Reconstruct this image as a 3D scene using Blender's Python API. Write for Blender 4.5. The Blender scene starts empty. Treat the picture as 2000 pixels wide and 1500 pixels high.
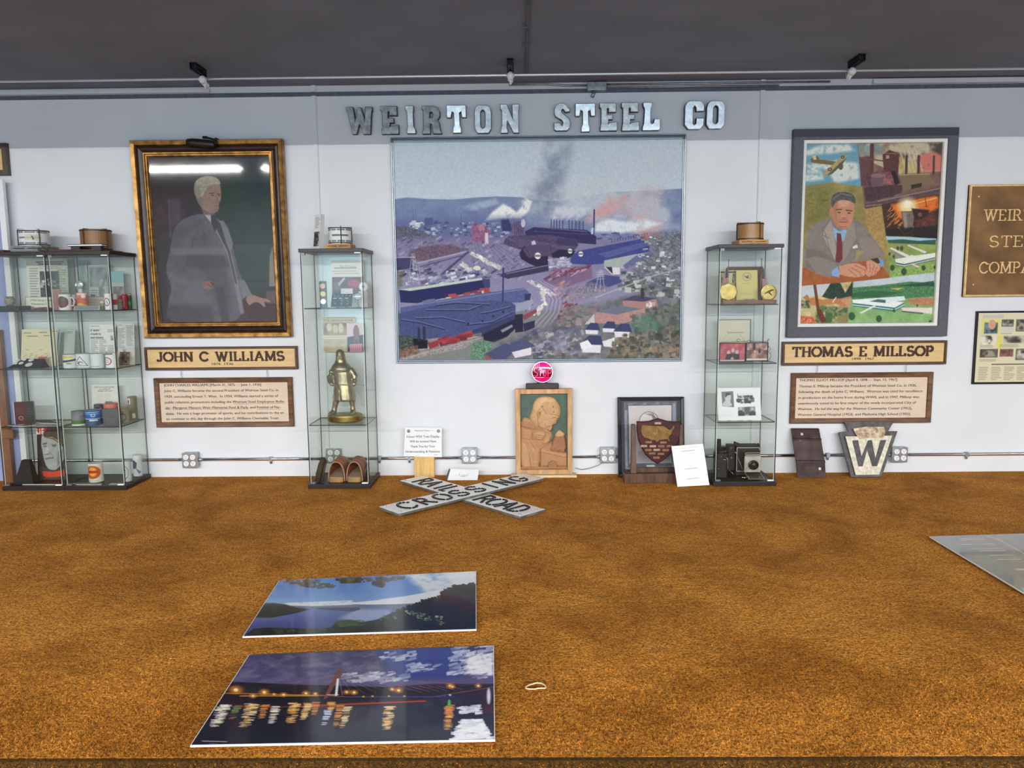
import bpy, bmesh, math, random
import numpy as np
from mathutils import Vector, Matrix
C = bpy.context.scene.collection
SC = bpy.context.scene
random.seed(4)
PI = math.pi

# ---------------------------------------------------------------- camera (metres; wall at y = 0, carpet at z = 0)
FPX, PITCH, YAW, ROLL = 1475.55, .1194, -.0118, -.0095
CAM = Vector((.0904, -5.4343, 1.3228))
_f = Vector((math.sin(YAW)*math.cos(PITCH), math.cos(YAW)*math.cos(PITCH), -math.sin(PITCH)))
_r0 = Vector((math.cos(YAW), -math.sin(YAW), 0)); _u0 = _r0.cross(_f)
_r = _r0*math.cos(ROLL)+_u0*math.sin(ROLL); _u = -_r0*math.sin(ROLL)+_u0*math.cos(ROLL)
cam = bpy.data.objects.new('camera', bpy.data.cameras.new('camera')); C.objects.link(cam)
cam.matrix_world = Matrix(((_r.x, _u.x, -_f.x, CAM.x), (_r.y, _u.y, -_f.y, CAM.y), (_r.z, _u.z, -_f.z, CAM.z), (0, 0, 0, 1)))
cam.data.sensor_width = 36; cam.data.lens = FPX/2000*36; cam.data.clip_start = .05; cam.data.clip_end = 100
SC.camera = cam

# ---------------------------------------------------------------- world, daylight, exposure
w = bpy.data.worlds.new('world'); SC.world = w; w.use_nodes = True
w.node_tree.nodes['Background'].inputs[0].default_value = (.80, .90, 1.0, 1)
w.node_tree.nodes['Background'].inputs[1].default_value = .5
def area(name, loc, rot, sx, sy, power, col=(1, 1, 1), parent=None):
    d = bpy.data.lights.new(name, 'AREA'); d.shape = 'RECTANGLE'; d.size = sx; d.size_y = sy; d.energy = power; d.color = col
    o = bpy.data.objects.new(name, d); C.objects.link(o); o.location = loc; o.rotation_euler = rot
    if parent: o.parent = parent
    return o
# daylight coming through the shop window at the far front of the hall, behind the camera
area('daylight', (0, -15.6, 1.15), (PI/2, 0, 0), 10.5, 2.5, 330, (.58, .79, 1.0))
SC.view_settings.view_transform = 'Standard'; SC.view_settings.look = 'None'
SC.view_settings.exposure = 0.54; SC.view_settings.gamma = 1.0; SC.view_settings.use_curve_mapping = False
SC.cycles.transparent_max_bounces = 40; SC.cycles.max_bounces = 10; SC.cycles.diffuse_bounces = 5; SC.cycles.sample_clamp_indirect = 6

def ray(px, py): return _f+_r*((px-1000)/FPX)-_u*((py-750)/FPX)
def P(px, py, Y=0.):
    """the point at depth Y that the photograph shows at (px, py)"""
    d = ray(px, py); return CAM+d*((Y-CAM.y)/d.y)
def F(px, py, z=0.):
    d = ray(px, py); return CAM+d*((z-CAM.z)/d.z)
# ---------------------------------------------------------------- flat pictures, painted procedurally with numpy
RNG = np.random.RandomState(7)

def _hom(src, dst):
    A = []; b = []
    for (x, y), (u, v) in zip(src, dst):
        A.append([x, y, 1, 0, 0, 0, -u*x, -u*y]); b.append(u)
        A.append([0, 0, 0, x, y, 1, -v*x, -v*y]); b.append(v)
    h = np.linalg.solve(np.array(A, float), np.array(b, float))
    return np.append(h, 1).reshape(3, 3)

def _vnoise(h, w, cell, seed):
    r = np.random.RandomState(seed)
    gh, gw = int(h/cell)+3, int(w/cell)+3
    g = r.rand(gh, gw)
    yy = np.arange(h)/cell; xx = np.arange(w)/cell
    y0 = yy.astype(int); x0 = xx.astype(int)
    fy = (yy-y0)[:, None]; fx = (xx-x0)[None, :]
    fy = fy*fy*(3-2*fy); fx = fx*fx*(3-2*fx)
    a = g[y0][:, x0]; b = g[y0][:, x0+1]; c = g[y0+1][:, x0]; d = g[y0+1][:, x0+1]
    return (a*(1-fx)+b*fx)*(1-fy)+(c*(1-fx)+d*fx)*fy

def fractal(h, w, cell, seed, octv=4):
    o = np.zeros((h, w)); amp = 1.; tot = 0.
    for k in range(octv):
        if cell < 1.2: break
        o += amp*_vnoise(h, w, cell, seed+k); tot += amp; amp *= .55; cell /= 2.
    return o/tot

class Cv:
    """a canvas; shapes are given in the coordinates of four corner points"""
    def __init__(s, w, h, corners=None, bg=(128, 128, 128)):
        s.w, s.h = w, h
        s.a = np.zeros((h, w, 3)); s.a[:] = np.array(bg)/255.
        corners = corners or [(0, 0), (w, 0), (w, h), (0, h)]
        s.H = _hom(corners, [(0, 0), (w, 0), (w, h), (0, h)])
        (x0, y0), (x1, y1) = corners[0], corners[1]
        s.k = w/math.hypot(x1-x0, y1-y0)
        s.seed = 11; s.sm = 0
    def T(s, pts):
        p = np.array(pts, float); p = np.c_[p, np.ones(len(p))] @ s.H.T
        return p[:, :2]/p[:, 2:3]
    def _sd(s, q, pad):
        x0 = max(int(q[:, 0].min()-pad), 0); x1 = min(int(q[:, 0].max()+pad)+2, s.w)
        y0 = max(int(q[:, 1].min()-pad), 0); y1 = min(int(q[:, 1].max()+pad)+2, s.h)
        if x1 <= x0 or y1 <= y0: return None
        X, Y = np.meshgrid(np.arange(x0, x1)+.5, np.arange(y0, y1)+.5)
        return x0, x1, y0, y1, X, Y
    def mask(s, pts, soft=1., tr=True):
        q = s.T(pts) if tr else np.array(pts, float)
        bb = s._sd(q, soft+1)
        if bb is None: return None
        x0, x1, y0, y1, X, Y = bb
        d2 = np.full(X.shape, 1e12); ins = np.zeros(X.shape, bool)
        n = len(q)
        for i in range(n):
            ax, ay = q[i]; bx, by = q[(i+1) % n]
            ex, ey = bx-ax, by-ay
            t = np.clip(((X-ax)*ex+(Y-ay)*ey)/(ex*ex+ey*ey+1e-9), 0, 1)
            d2 = np.minimum(d2, (X-ax-t*ex)**2+(Y-ay-t*ey)**2)
            if ay != by:
                ins ^= ((ay > Y) != (by > Y)) & (X < ex*(Y-ay)/(by-ay)+ax)
        sd = np.sqrt(d2)*np.where(ins, -1, 1)
        return x0, x1, y0, y1, np.clip(.5-sd/soft, 0, 1), sd
    def blend(s, m, col, al):
        x0, x1, y0, y1 = m[:4]; a = (m[4]*al)[..., None]
        s.a[y0:y1, x0:x1] = s.a[y0:y1, x0:x1]*(1-a)+np.asarray(col)/255.*a
    def poly(s, pts, col, al=1., soft=1., nz=0., cell=6):
        if s.sm and s.sm <= len(pts) < 21:
            for _ in range(2):
                n = len(pts); pts = [q for i in range(n) for q in (
                    tuple(.75*a+.25*b for a, b in zip(pts[i], pts[(i+1) % n])), tuple(.25*a+.75*b for a, b in zip(pts[i], pts[(i+1) % n])))]
        m = s.mask(pts, max(1., soft*s.k))
        if m is None: return s
        c = np.zeros(m[4].shape+(3,)); c[:] = col
        if nz:
            s.seed += 1
            c = c*(1+nz*2*(fractal(c.shape[0], c.shape[1], max(1.5, cell*s.k), s.seed)-.5))[..., None]
        s.blend(m, c, al); return s
    def grad(s, pts, c0, c1, al=1., soft=1., ax=1):
        m = s.mask(pts, max(1., soft*s.k))
        if m is None: return s
        n = m[4].shape[0 if ax else 1]; t = np.linspace(0, 1, n)
        t = t[:, None, None] if ax else t[None, :, None]
        c = np.asarray(c0)*(1-t)+np.asarray(c1)*t + np.zeros(m[4].shape+(3,))
        s.blend(m, c, al); return s
    def cloud(s, pts, col, al=1., soft=40, cell=40, lo=.25, hi=.75):
        m = s.mask(pts, max(1., soft*s.k))
        if m is None: return s
        s.seed += 5
        f = fractal(m[4].shape[0], m[4].shape[1], max(2, cell*s.k), s.seed, 5)
        f = np.clip((f-lo)/(hi-lo), 0, 1)
        s.blend((m[0], m[1], m[2], m[3], m[4]*f), col, al); return s
    def line(s, pts, wd, col, al=1., soft=1.):
        q = s.T(pts); wd = max(wd*s.k, .7)
        soft = max(1., soft*s.k)
        for i in range(len(q)-1):
            bb = s._sd(q[i:i+2], wd+soft+1)
            if bb is None: continue
            x0, x1, y0, y1, X, Y = bb
            ax, ay = q[i]; ex, ey = q[i+1]-q[i]
            t = np.clip(((X-ax)*ex+(Y-ay)*ey)/(ex*ex+ey*ey+1e-9), 0, 1)
            d = np.hypot(X-ax-t*ex, Y-ay-t*ey)-wd/2
            s.blend((x0, x1, y0, y1, np.clip(.5-d/soft, 0, 1)), col, al)
        return s
    def ell(s, cx, cy, rx, ry, col, al=1., soft=1., rot=0.):
        c, n = math.cos(rot), math.sin(rot)
        return s.poly([(cx+rx*math.cos(t)*c-ry*math.sin(t)*n, cy+rx*math.cos(t)*n+ry*math.sin(t)*c)
                       for t in np.linspace(0, 2*math.pi, 22)[:-1]], col, al, soft)
    def scat(s, box, n, size, cols, al=1., asp=.6, rot=0., taper=None):
        """scatter small patches inside a quadrilateral"""
        r = RNG; B = np.array(box, float)
        for _ in range(n):
            u, v = r.rand(2)
            p = (B[0]*(1-u)+B[1]*u)*(1-v)+(B[3]*(1-u)+B[2]*u)*v
            z = size*(.5+r.rand()); a = z*asp*(.6+.8*r.rand()); t = rot+r.uniform(-.15, .15)
            c, k = math.cos(t), math.sin(t)
            P = [(p[0]+x*c-y*k, p[1]+x*k+y*c) for x, y in ((-z, -a), (z, -a), (z, a), (-z, a))]
            col = np.array(cols[r.randint(len(cols))])*(.88+.24*r.rand())
            s.poly(P, col, al)
        return s
    def lines(s, x0, y0, x1, y1, n, col=(90, 90, 90), al=.6, wd=None):
        """greeked text: rows of grey strips"""
        st = (y1-y0)/n
        for i in range(n):
            y = y0+st*(i+.5); e = x1-(x1-x0)*(RNG.rand()*.25 if i % 4 != 3 else .2+RNG.rand()*.4)
            s.line([(x0, y), (e, y)], wd or st*.4, col, al)
        return s
    def grain(s, amp, cell=2, seed=3):
        f = fractal(s.h, s.w, cell, seed, 2)-.5
        s.a *= (1+amp*2*f)[..., None]; return s
def paint_mural():
    c = Cv(540, 410, [(75, 88), (1900, 52), (1873, 1434), (138, 1445)])
    c.grad([(60, 40), (1920, 40), (1920, 470), (60, 470)], (186, 206, 216), (202, 212, 224))
    c.poly([(1100, 40), (1920, 40), (1920, 420), (1300, 420)], (182, 200, 208), .7, 250)
    # hills
    c.poly([(80, 455), (170, 443), (300, 452), (450, 455), (600, 441), (720, 434), (870, 437), (1000, 460), (1150, 455), (1300, 425), (1450, 402), (1600, 395), (1900, 378), (1900, 760), (80, 760)], (118, 135, 172), 1, 6)
    c.grad([(80, 500), (1900, 520), (1900, 760), (80, 760)], (112, 130, 170), (96, 106, 160), .9, 60)
    c.cloud([(100, 460), (900, 450), (900, 560), (100, 580)], (140, 155, 190), .5, 40, 60)
    # smoke
    c.cloud([(900, 60), (1880, 60), (1880, 640), (1280, 640), (900, 560)], (196, 203, 212), .8, 140, 160, .3, .62)
    c.cloud([(1040, 100), (1190, 90), (1160, 300), (1100, 400), (960, 500), (880, 470), (1000, 330)], (122, 136, 158), .75, 90, 70, .2, .65)
    c.cloud([(900, 380), (1090, 260), (1150, 420), (1080, 560), (900, 560)], (128, 138, 158), .7, 70, 60, .25, .6)
    c.cloud([(1100, 380), (1400, 300), (1500, 420), (1280, 560), (1060, 560)], (196, 200, 208), .8, 70, 80, .25, .6)
    c.cloud([(1280, 590), (1330, 530), (1430, 440), (1560, 420), (1500, 520), (1400, 560)], (214, 158, 156), .95, 40, 50, .1, .5)
    c.cloud([(1480, 470), (1650, 380), (1780, 400), (1720, 560), (1780, 620), (1660, 670), (1560, 560)], (206, 174, 174), .85, 80, 70, .2, .6)
    c.cloud([(1560, 640), (1680, 590), (1780, 600), (1740, 660), (1600, 690)], (208, 168, 160), .8, 40, 50, .2, .55)
    c.cloud([(1340, 650), (1350, 600), (1430, 570), (1540, 590), (1650, 570), (1760, 600), (1640, 640), (1500, 660)], (222, 226, 232), 1, 22, 40, .1, .45)
    c.cloud([(650, 590), (700, 530), (765, 480), (810, 500), (850, 530), (890, 490), (885, 460), (910, 445), (945, 465), (930, 520), (880, 570), (760, 570)], (236, 236, 228), 1, 16, 34, .05, .35)
    c.cloud([(490, 515), (560, 480), (720, 450), (740, 480), (600, 520)], (165, 180, 208), .9, 20, 40, .1, .5)
    for x in (1075, 1125, 1165, 1220): c.cloud([(x, 580), (x+20, 500), (x+90, 500), (x+60, 545)], (206, 208, 216), .9, 20, 25, .1, .5)
    # far town
    c.grad([(95, 590), (900, 560), (900, 760), (95, 760)], (98, 108, 158), (110, 108, 158), .8, 50)
    c.scat([(170, 590), (900, 600), (900, 700), (170, 660)], 130, 9, [(150, 165, 195), (80, 86, 140), (70, 78, 120), (180, 190, 205)], .8)
    c.scat([(180, 590), (260, 590), (280, 640), (180, 630)], 14, 9, [(222, 228, 232), (200, 210, 220)])
    c.poly([(95, 622), (180, 625), (290, 660), (380, 720), (380, 770), (95, 780)], (98, 98, 118), 1, 12, .2)
    c.poly([(280, 570), (330, 566), (332, 612), (280, 616)], (80, 88, 140), .9, 6)
    for x, y0, y1 in ((222, 520, 570), (207, 520, 585), (590, 600, 660), (505, 540, 655), (600, 530, 600)): c.line([(x, y0), (x+2, y1)], 4, (90, 96, 140), .8)
    # ground plane of the works
    c.grad([(95, 700), (1900, 680), (1900, 1120), (95, 1150)], (128, 120, 160), (150, 142, 178), 1, 40)
    c.scat([(100, 690), (900, 690), (900, 960), (100, 1000)], 260, 14, [(105, 96, 140), (150, 140, 165), (84, 78, 118), (170, 165, 185)], .7, .3, -.5)
    c.poly([(190, 770), (300, 740), (450, 730), (540, 770), (330, 840), (170, 830)], (110, 84, 104), .9, 14, .2)
    c.poly([(570, 610), (640, 605), (690, 650), (670, 715), (575, 720)], (150, 92, 130), 1, 6, .15)
    c.poly([(610, 620), (640, 600), (655, 640), (620, 650)], (190, 130, 150), .8, 4)
    c.poly([(655, 660), (675, 660), (678, 730), (655, 728)], (214, 200, 208), 1, 4)
    c.poly([(755, 580), (800, 575), (835, 650), (760, 650)], (58, 58, 112), 1, 8)
    c.poly([(820, 600), (900, 585), (910, 680), (820, 690)], (108, 92, 132), 1, 8, .2)
    for x in (838, 850, 862, 875, 890): c.line([(x, 590), (x+4, 680)], 4, (66, 56, 98))
    c.ell(892, 600, 14, 26, (196, 192, 206))
    # big dark mill halls
    c.poly([(905, 650), (960, 622), (1290, 640), (1350, 680), (1350, 730), (1240, 722), (910, 680)], (52, 46, 98), 1, 3, .12)
    c.line([(905, 645), (960, 622), (1290, 650)], 5, (120, 108, 140))
    c.line([(960, 650), (1300, 668)], 3, (96, 88, 130))
    for i, x in enumerate((1068, 1085, 1102, 1120, 1140, 1180, 1198, 1222, 1245, 1268)):
        c.line([(x, 578+i), (x, 640)], 6, (70, 66, 120))
    c.line([(1337, 515), (1335, 665)], 9, (52, 50, 112)); c.poly([(1318, 630), (1334, 625), (1332, 665), (1318, 668)], (190, 205, 225))
    c.poly([(780, 700), (800, 680), (1050, 670), (1225, 700), (1240, 735), (1210, 770), (1120, 820), (860, 760), (770, 730)], (84, 70, 108), 1, 3, .15)
    for k in range(5): c.line([(790+20*k, 690+13*k), (1190-8*k, 748+8*k)], 3, (126, 112, 146), .8)
    c.poly([(1090, 715), (1110, 690), (1220, 700), (1235, 740), (1120, 738)], (66, 56, 100), 1, 3)
    for k in range(12): c.line([(910+14*k, 676+3*k), (910+14*k, 690+3*k)], 4, (60, 52, 92))
    c.poly([(945, 715), (965, 705), (975, 730), (948, 735)], (206, 214, 232), .9, 4)
    c.poly([(870, 785), (900, 740), (1000, 745), (1050, 800), (1050, 900), (930, 850), (880, 820)], (48, 38, 70), 1, 3)
    c.poly([(890, 765), (910, 740), (1060, 735), (1120, 770), (1060, 800), (930, 815)], (86, 72, 104), 1, 3)
    c.line([(910, 750), (935, 800)], 3, (50, 42, 76)); c.line([(1060, 740), (1075, 790)], 3, (50, 42, 76))
    c.poly([(1070, 790), (1120, 760), (1220, 770), (1200, 815), (1080, 815)], (44, 38, 72), 1, 3)
    c.poly([(1190, 805), (1240, 770), (1660, 690), (1690, 720), (1680, 780), (1390, 850), (1300, 858), (1190, 850)], (62, 70, 142), 1, 3, .1)
    c.poly([(1360, 790), (1640, 715), (1690, 735), (1420, 815)], (84, 92, 160), 1, 3)
    for k in range(14): c.line([(1450+17*k, 716-3*k), (1450+17*k, 700-3*k)], 5, (70, 74, 130))
    for x, y, r in ((985, 802, 19), (1187, 772, 14), (1254, 790, 15)):
        c.ell(x, y, r, r*1.1, (236, 234, 226)); c.line([(x-r*.6, y), (x+r*.6, y)], r*.7, (96, 88, 90), .8)
    c.poly([(1400, 830), (1600, 790), (1700, 775), (1710, 800), (1520, 880), (1400, 870)], (170, 178, 176), 1, 4)
    c.poly([(1600, 800), (1700, 775), (1720, 800), (1530, 885), (1520, 860)], (100, 106, 156), 1, 4)
    for k in range(7): c.line([(1530+30*k, 870-9*k), (1530+30*k, 900-10*k)], 4, (150, 150, 166))
    c.poly([(1400, 870), (1500, 875), (1500, 915), (1450, 918)], (222, 214, 218)); c.poly([(1410, 870), (1450, 870), (1455, 915)], (60, 46, 66))
    c.poly([(1290, 965), (1400, 920), (1510, 930), (1510, 965), (1390, 1010), (1290, 1005)], (72, 74, 138), 1, 3)
    # upper right suburb
    c.poly([(1640, 660), (1890, 640), (1890, 1010), (1520, 1010), (1600, 860), (1720, 790)], (108, 118, 128), .8, 30, .3)
    c.scat([(1620, 680), (1890, 670), (1880, 960), (1600, 930)], 150, 10, [(210, 214, 214), (90, 98, 100), (150, 156, 150), (96, 110, 96), (130, 126, 130)], .9)
    c.scat([(1620, 670), (1750, 660), (1780, 690), (1620, 695)], 14, 12, [(190, 112, 106)], .9, .3)
    c.scat([(1350, 660), (1640, 660), (1640, 690), (1350, 700)], 30, 12, [(76, 84, 150), (150, 150, 180), (60, 64, 120)], .8, .3)
    # yard tracks and piles
    for k in range(9): c.line([(570+18*k, 720), (600+42*k, 930-8*k)], 4, (100, 90, 128), .55)
    for x0, y0, x1, y1 in ((585, 800, 670, 850), (670, 850, 740, 880), (500, 850, 590, 930), (560, 790, 640, 830)):
        c.scat([(x0, y0), (x0+24, y0-8), (x1+24, y1-8), (x1, y1)], 22, 10, [(222, 216, 204), (200, 192, 186)], .95, .5, .6)
    c.ell(608, 880, 24, 16, (226, 220, 196))
    c.scat([(1050, 815), (1190, 815), (1190, 880), (1060, 890)], 40, 10, [(210, 206, 216), (170, 166, 190)], .9, .5)
    c.poly([(1080, 880), (1320, 860), (1330, 940), (1150, 1000), (1020, 960)], (128, 92, 128), .85, 14)
    for k in range(7): c.scat([(1030+38*k, 950-10*k), (1060+38*k, 900-6*k), (1090+38*k, 900-6*k), (1060+38*k, 960-10*k)], 12, 15, [(140, 62, 84), (108, 64, 104), (180, 150, 170)], .9, .25, -.4)
    c.poly([(730, 920), (940, 870), (1050, 860), (1055, 895), (800, 945)], (60, 54, 92), 1, 4); c.line([(735, 925), (1050, 860)], 4, (150, 146, 160))
    # curving tracks
    for k in range(10):
        o = 13*k
        c.line([(920+o, 960), (1010+o, 1010), (1060+o*.9, 1070), (1040+o, 1150), (960+o*1.2, 1230+o*.2)], 4, (116, 108, 140) if k % 2 else (176, 168, 188), .9)
    c.scat([(915, 955), (940, 950), (1100, 1040), (1070, 1055)], 46, 9, [(226, 220, 212), (200, 196, 200)], 1, .5, .5)
    c.scat([(1005, 1030), (1030, 1030), (1040, 1100), (1015, 1100)], 22, 9, [(222, 216, 210)], 1, .5, 1.2)
    c.scat([(990, 1110), (1030, 1100), (1000, 1160), (960, 1170)], 20, 9, [(216, 212, 210)], 1, .5, -.8)
    c.scat([(945, 1050), (970, 1050), (950, 1130), (905, 1150)], 18, 10, [(180, 178, 200), (120, 116, 150)], 1, .5, 1.9)
    c.scat([(1160, 1080), (1230, 1110), (1150, 1210), (1090, 1210)], 50, 12, [(120, 50, 66), (150, 66, 76), (96, 76, 84)], .95, .5, -.6)
    c.scat([(1080, 960), (1300, 960), (1200, 1080), (1120, 1060)], 60, 12, [(150, 134, 160), (170, 110, 120), (186, 150, 140), (110, 100, 140)], .8, .4, -.5)
    c.poly([(895, 1170), (980, 1130), (985, 1150), (905, 1200)], (150, 60, 76), .9, 4)
    # left: pylon and long shed
    c.poly([(100, 815), (205, 812), (210, 880), (110, 895)], (66, 66, 112), 1, 4); c.line([(100, 815), (220, 812)], 6, (176, 176, 180))
    c.line([(240, 850), (550, 775)], 10, (170, 162, 186)); c.line([(390, 920), (550, 780)], 14, (74, 72, 118)); c.line([(260, 870), (520, 800)], 8, (90, 84, 130))
    c.scat([(120, 880), (680, 890), (690, 960), (150, 990)], 130, 14, [(60, 60, 100), (168, 170, 186), (100, 100, 140), (130, 132, 160), (210, 212, 220)], .9, .45, -.2)
    c.poly([(120, 900), (150, 900), (150, 990), (120, 1000)], (108, 116, 70), .6, 14)
    for d in (-26, 0, 26): c.line([(212+d*.3, 790), (218+d*1.3, 980)], 3, (196, 200, 200), .9)
    for k in range(7): c.line([(206-4*k*.5, 800+26*k), (220+6*k, 816+26*k)], 2, (196, 200, 200), .8)
    for k in range(3): c.line([(185, 775+12*k), (245, 770+12*k)], 3, (110, 110, 140), .9)
    c.poly([(130, 1015), (640, 940), (688, 948), (690, 1000), (480, 1050), (240, 1095), (140, 1090)], (38, 42, 98), 1, 3)
    c.poly([(130, 1012), (640, 938), (685, 945), (200, 1020)], (196, 208, 190), 1, 3)
    c.poly([(640, 940), (690, 948), (690, 1000), (660, 1006)], (60, 64, 120))
    c.scat([(410, 1055), (690, 1005), (700, 1030), (420, 1080)], 18, 22, [(176, 66, 70), (150, 60, 74), (206, 196, 170)], .95, .45, -.15)
    c.scat([(240, 1090), (420, 1070), (520, 1080), (300, 1115)], 14, 22, [(176, 170, 180), (120, 116, 150)], .9, .35, -.2)
    # second long shed and the round roofed mill
    c.poly([(140, 1120), (520, 1050), (900, 1000), (945, 1040), (900, 1090), (850, 1090), (560, 1130), (140, 1210)], (84, 94, 150), 1, 3, .08)
    c.line([(140, 1120), (920, 1005)], 5, (128, 134, 170)); c.poly([(905, 1040), (945, 1035), (940, 1075), (905, 1080)], (54, 52, 98))
    c.poly([(850, 1100), (960, 1070), (930, 1130), (850, 1150)], (150, 158, 186), 1, 5)
    c.poly([(130, 1160), (420, 1090), (700, 1078), (820, 1085), (850, 1110), (850, 1200), (700, 1280), (560, 1310), (330, 1330), (140, 1300)], (70, 80, 132), 1, 3, .1)
    for q in ([(360, 1110), (480, 1095), (690, 1105)], [(300, 1140), (560, 1140), (640, 1110)], [(240, 1190), (400, 1185), (540, 1215)], [(150, 1200), (260, 1215), (410, 1255)], [(640, 1160), (700, 1150), (820, 1120)], [(550, 1230), (700, 1215), (840, 1150)]):
        c.line(q, 6, (40, 44, 88)); c.line([(x, y-7) for x, y in q], 3, (120, 128, 168))
    for x, y in ((640, 1205), (706, 1176), (766, 1150), (550, 1222)): c.poly([(x, y-8), (x+14, y-8), (x+14, y+4), (x, y+4)], (40, 42, 80))
    c.poly([(560, 1270), (840, 1170), (850, 1210), (760, 1290), (570, 1310)], (56, 60, 108), 1, 3)
    c.poly([(650, 1285), (850, 1190), (870, 1230), (800, 1300), (720, 1335), (655, 1320)], (34, 34, 62)); c.poly([(760, 1260), (830, 1225), (835, 1240), (770, 1275)], (186, 186, 190), .7, 5)
    c.poly([(845, 1165), (895, 1160), (900, 1270), (850, 1275)], (40, 38, 62)); c.poly([(898, 1220), (970, 1200), (970, 1245), (905, 1270)], (44, 44, 84))
    c.line([(772, 880), (770, 1085)], 10, (54, 52, 110)); c.line([(760, 920), (790, 915)], 5, (66, 60, 100))
    # lower left rail line
    c.poly([(140, 1330), (560, 1290), (650, 1300), (540, 1370), (140, 1450)], (150, 142, 138), 1, 8, .2)
    for k in range(6): c.line([(140, 1440-16*k), (640, 1305-6*k)], 4, (112, 100, 102) if k % 2 else (180, 172, 160), .8)
    c.poly([(130, 1290), (260, 1300), (330, 1340), (140, 1400)], (72, 82, 78), 1, 14, .4)
    c.scat([(310, 1340), (560, 1280), (570, 1305), (320, 1370)], 26, 24, [(172, 54, 58), (150, 48, 58), (130, 44, 60)], 1, .5, -.2)
    c.poly([(220, 1310), (310, 1320), (310, 1370), (230, 1375)], (26, 26, 40), 1, 6); c.line([(255, 1250), (258, 1320)], 16, (46, 50, 74)); c.line([(288, 1245), (290, 1320)], 18, (46, 50, 74))
    c.poly([(135, 1380), (250, 1350), (260, 1400), (140, 1430)], (122, 88, 70), .8, 12, .4)
    # lower centre and right: houses, school, trees
    c.poly([(700, 1340), (1000, 1260), (1250, 1110), (1500, 1060), (1900, 960), (1900, 1450), (560, 1450)], (112, 112, 120), .95, 30, .35, 40)
    c.scat([(900, 1280), (1250, 1200), (1260, 1400), (960, 1440)], 170, 15, [(146, 150, 172), (100, 100, 116), (84, 90, 84), (180, 182, 190), (120, 112, 120), (80, 86, 130)], .75, .5, -.3)
    c.scat([(1150, 1110), (1350, 1110), (1350, 1210), (1100, 1250)], 110, 12, [(136, 118, 122), (150, 130, 130), (110, 100, 104), (120, 124, 112)], .8)
    c.scat([(1520, 900), (1880, 980), (1880, 1080), (1500, 1010)], 130, 14, [(92, 102, 104), (108, 116, 104), (150, 150, 156), (76, 84, 92), (196, 196, 190)], .85)
    c.poly([(1290, 960), (1450, 1000), (1300, 1060), (1180, 1090)], (140, 130, 142), .7, 20, .3)
    for d in (-22, 0, 22): c.line([(1380+d*.3, 890), (1375+d*1.4, 1020)], 3, (206, 210, 214), .9)
    for k in range(4): c.line([(1352, 905+14*k), (1405, 900+14*k)], 3, (200, 204, 210), .8)
    c.line([(1345, 1060), (1720, 920), (1880, 880)], 8, (176, 184, 176), .8)
    c.poly([(1515, 1080), (1730, 1070), (1740, 1125), (1650, 1135), (1520, 1110)], (178, 130, 124)); c.poly([(1515, 1075), (1590, 1045), (1730, 1065), (1650, 1085)], (70, 74, 106))
    c.line([(1640, 1010), (1642, 1060)], 20, (70, 58, 66)); c.scat([(1660, 1090), (1730, 1085), (1730, 1115), (1660, 1120)], 8, 6, [(220, 196, 190)], 1, 1.2)
    c.poly([(1345, 1150), (1660, 1130), (1655, 1180), (1500, 1225), (1345, 1215)], (186, 138, 132), 1, 2, .06); c.poly([(1350, 1148), (1480, 1115), (1640, 1128), (1480, 1165)], (110, 116, 138))
    c.poly([(1280, 1225), (1340, 1160), (1345, 1220)], (216, 212, 216), .8, 4)
    for x, y, w in ((1330, 1240, 46), (1435, 1230, 44), (1520, 1250, 56), (1330, 1330, 70)):
        c.poly([(x-w, y+10), (x+w*.8, y+10), (x+w*.7, y+w), (x-w*.9, y+w*.95)], (226, 222, 224)); c.poly([(x-w*1.1, y+18), (x-w*.3, y-w*.55), (x+w*.7, y-w*.5), (x+w, y+22)], (62, 66, 108))
    c.poly([(1250, 1340), (1300, 1320), (1340, 1370), (1260, 1375)], (236, 234, 234)); c.poly([(1390, 1330), (1480, 1300), (1490, 1370), (1400, 1360)], (226, 222, 218))
    c.poly([(570, 1400), (580, 1350), (650, 1320), (710, 1340), (700, 1400), (640, 1440), (580, 1430)], (96, 136, 108), 1, 14, .3)
    c.poly([(670, 1400), (700, 1440), (670, 1445)], (150, 60, 70)); c.poly([(665, 1405), (790, 1340), (880, 1370), (790, 1435), (720, 1440)], (72, 78, 118))
    c.poly([(820, 1340), (900, 1310), (965, 1350), (940, 1400), (830, 1395)], (76, 80, 120)); c.poly([(830, 1395), (950, 1365), (950, 1410), (850, 1430)], (214, 214, 220)); c.poly([(670, 1410), (720, 1440), (670, 1445)], (156, 72, 78))
    c.scat([(950, 1380), (1250, 1370), (1250, 1440), (960, 1440)], 60, 14, [(90, 98, 92), (150, 152, 166), (70, 74, 110), (120, 110, 110)], .8)
    c.scat([(1560, 1180), (1880, 1060), (1880, 1300), (1600, 1300)], 220, 13, [(92, 104, 92), (110, 116, 108), (84, 90, 88), (132, 128, 118), (76, 112, 92)], .75, .9)
    c.scat([(1480, 1300), (1880, 1230), (1880, 1440), (1420, 1440)], 320, 11, [(118, 110, 92), (98, 98, 82), (148, 134, 112), (84, 88, 76), (158, 122, 96), (70, 74, 66)], .8, .9)
    c.cloud([(1600, 1190), (1700, 1160), (1740, 1260), (1620, 1270)], (96, 140, 116), .8, 20, 20, .2, .6)
    c.cloud([(1100, 1270), (1200, 1260), (1170, 1390), (1060, 1400)], (160, 164, 190), .6, 40, 30)
    g = c.a.mean(2, keepdims=True); c.a[:] = c.a*.84+g*.16
    c.grain(.035, 2.2)
    return c
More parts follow.
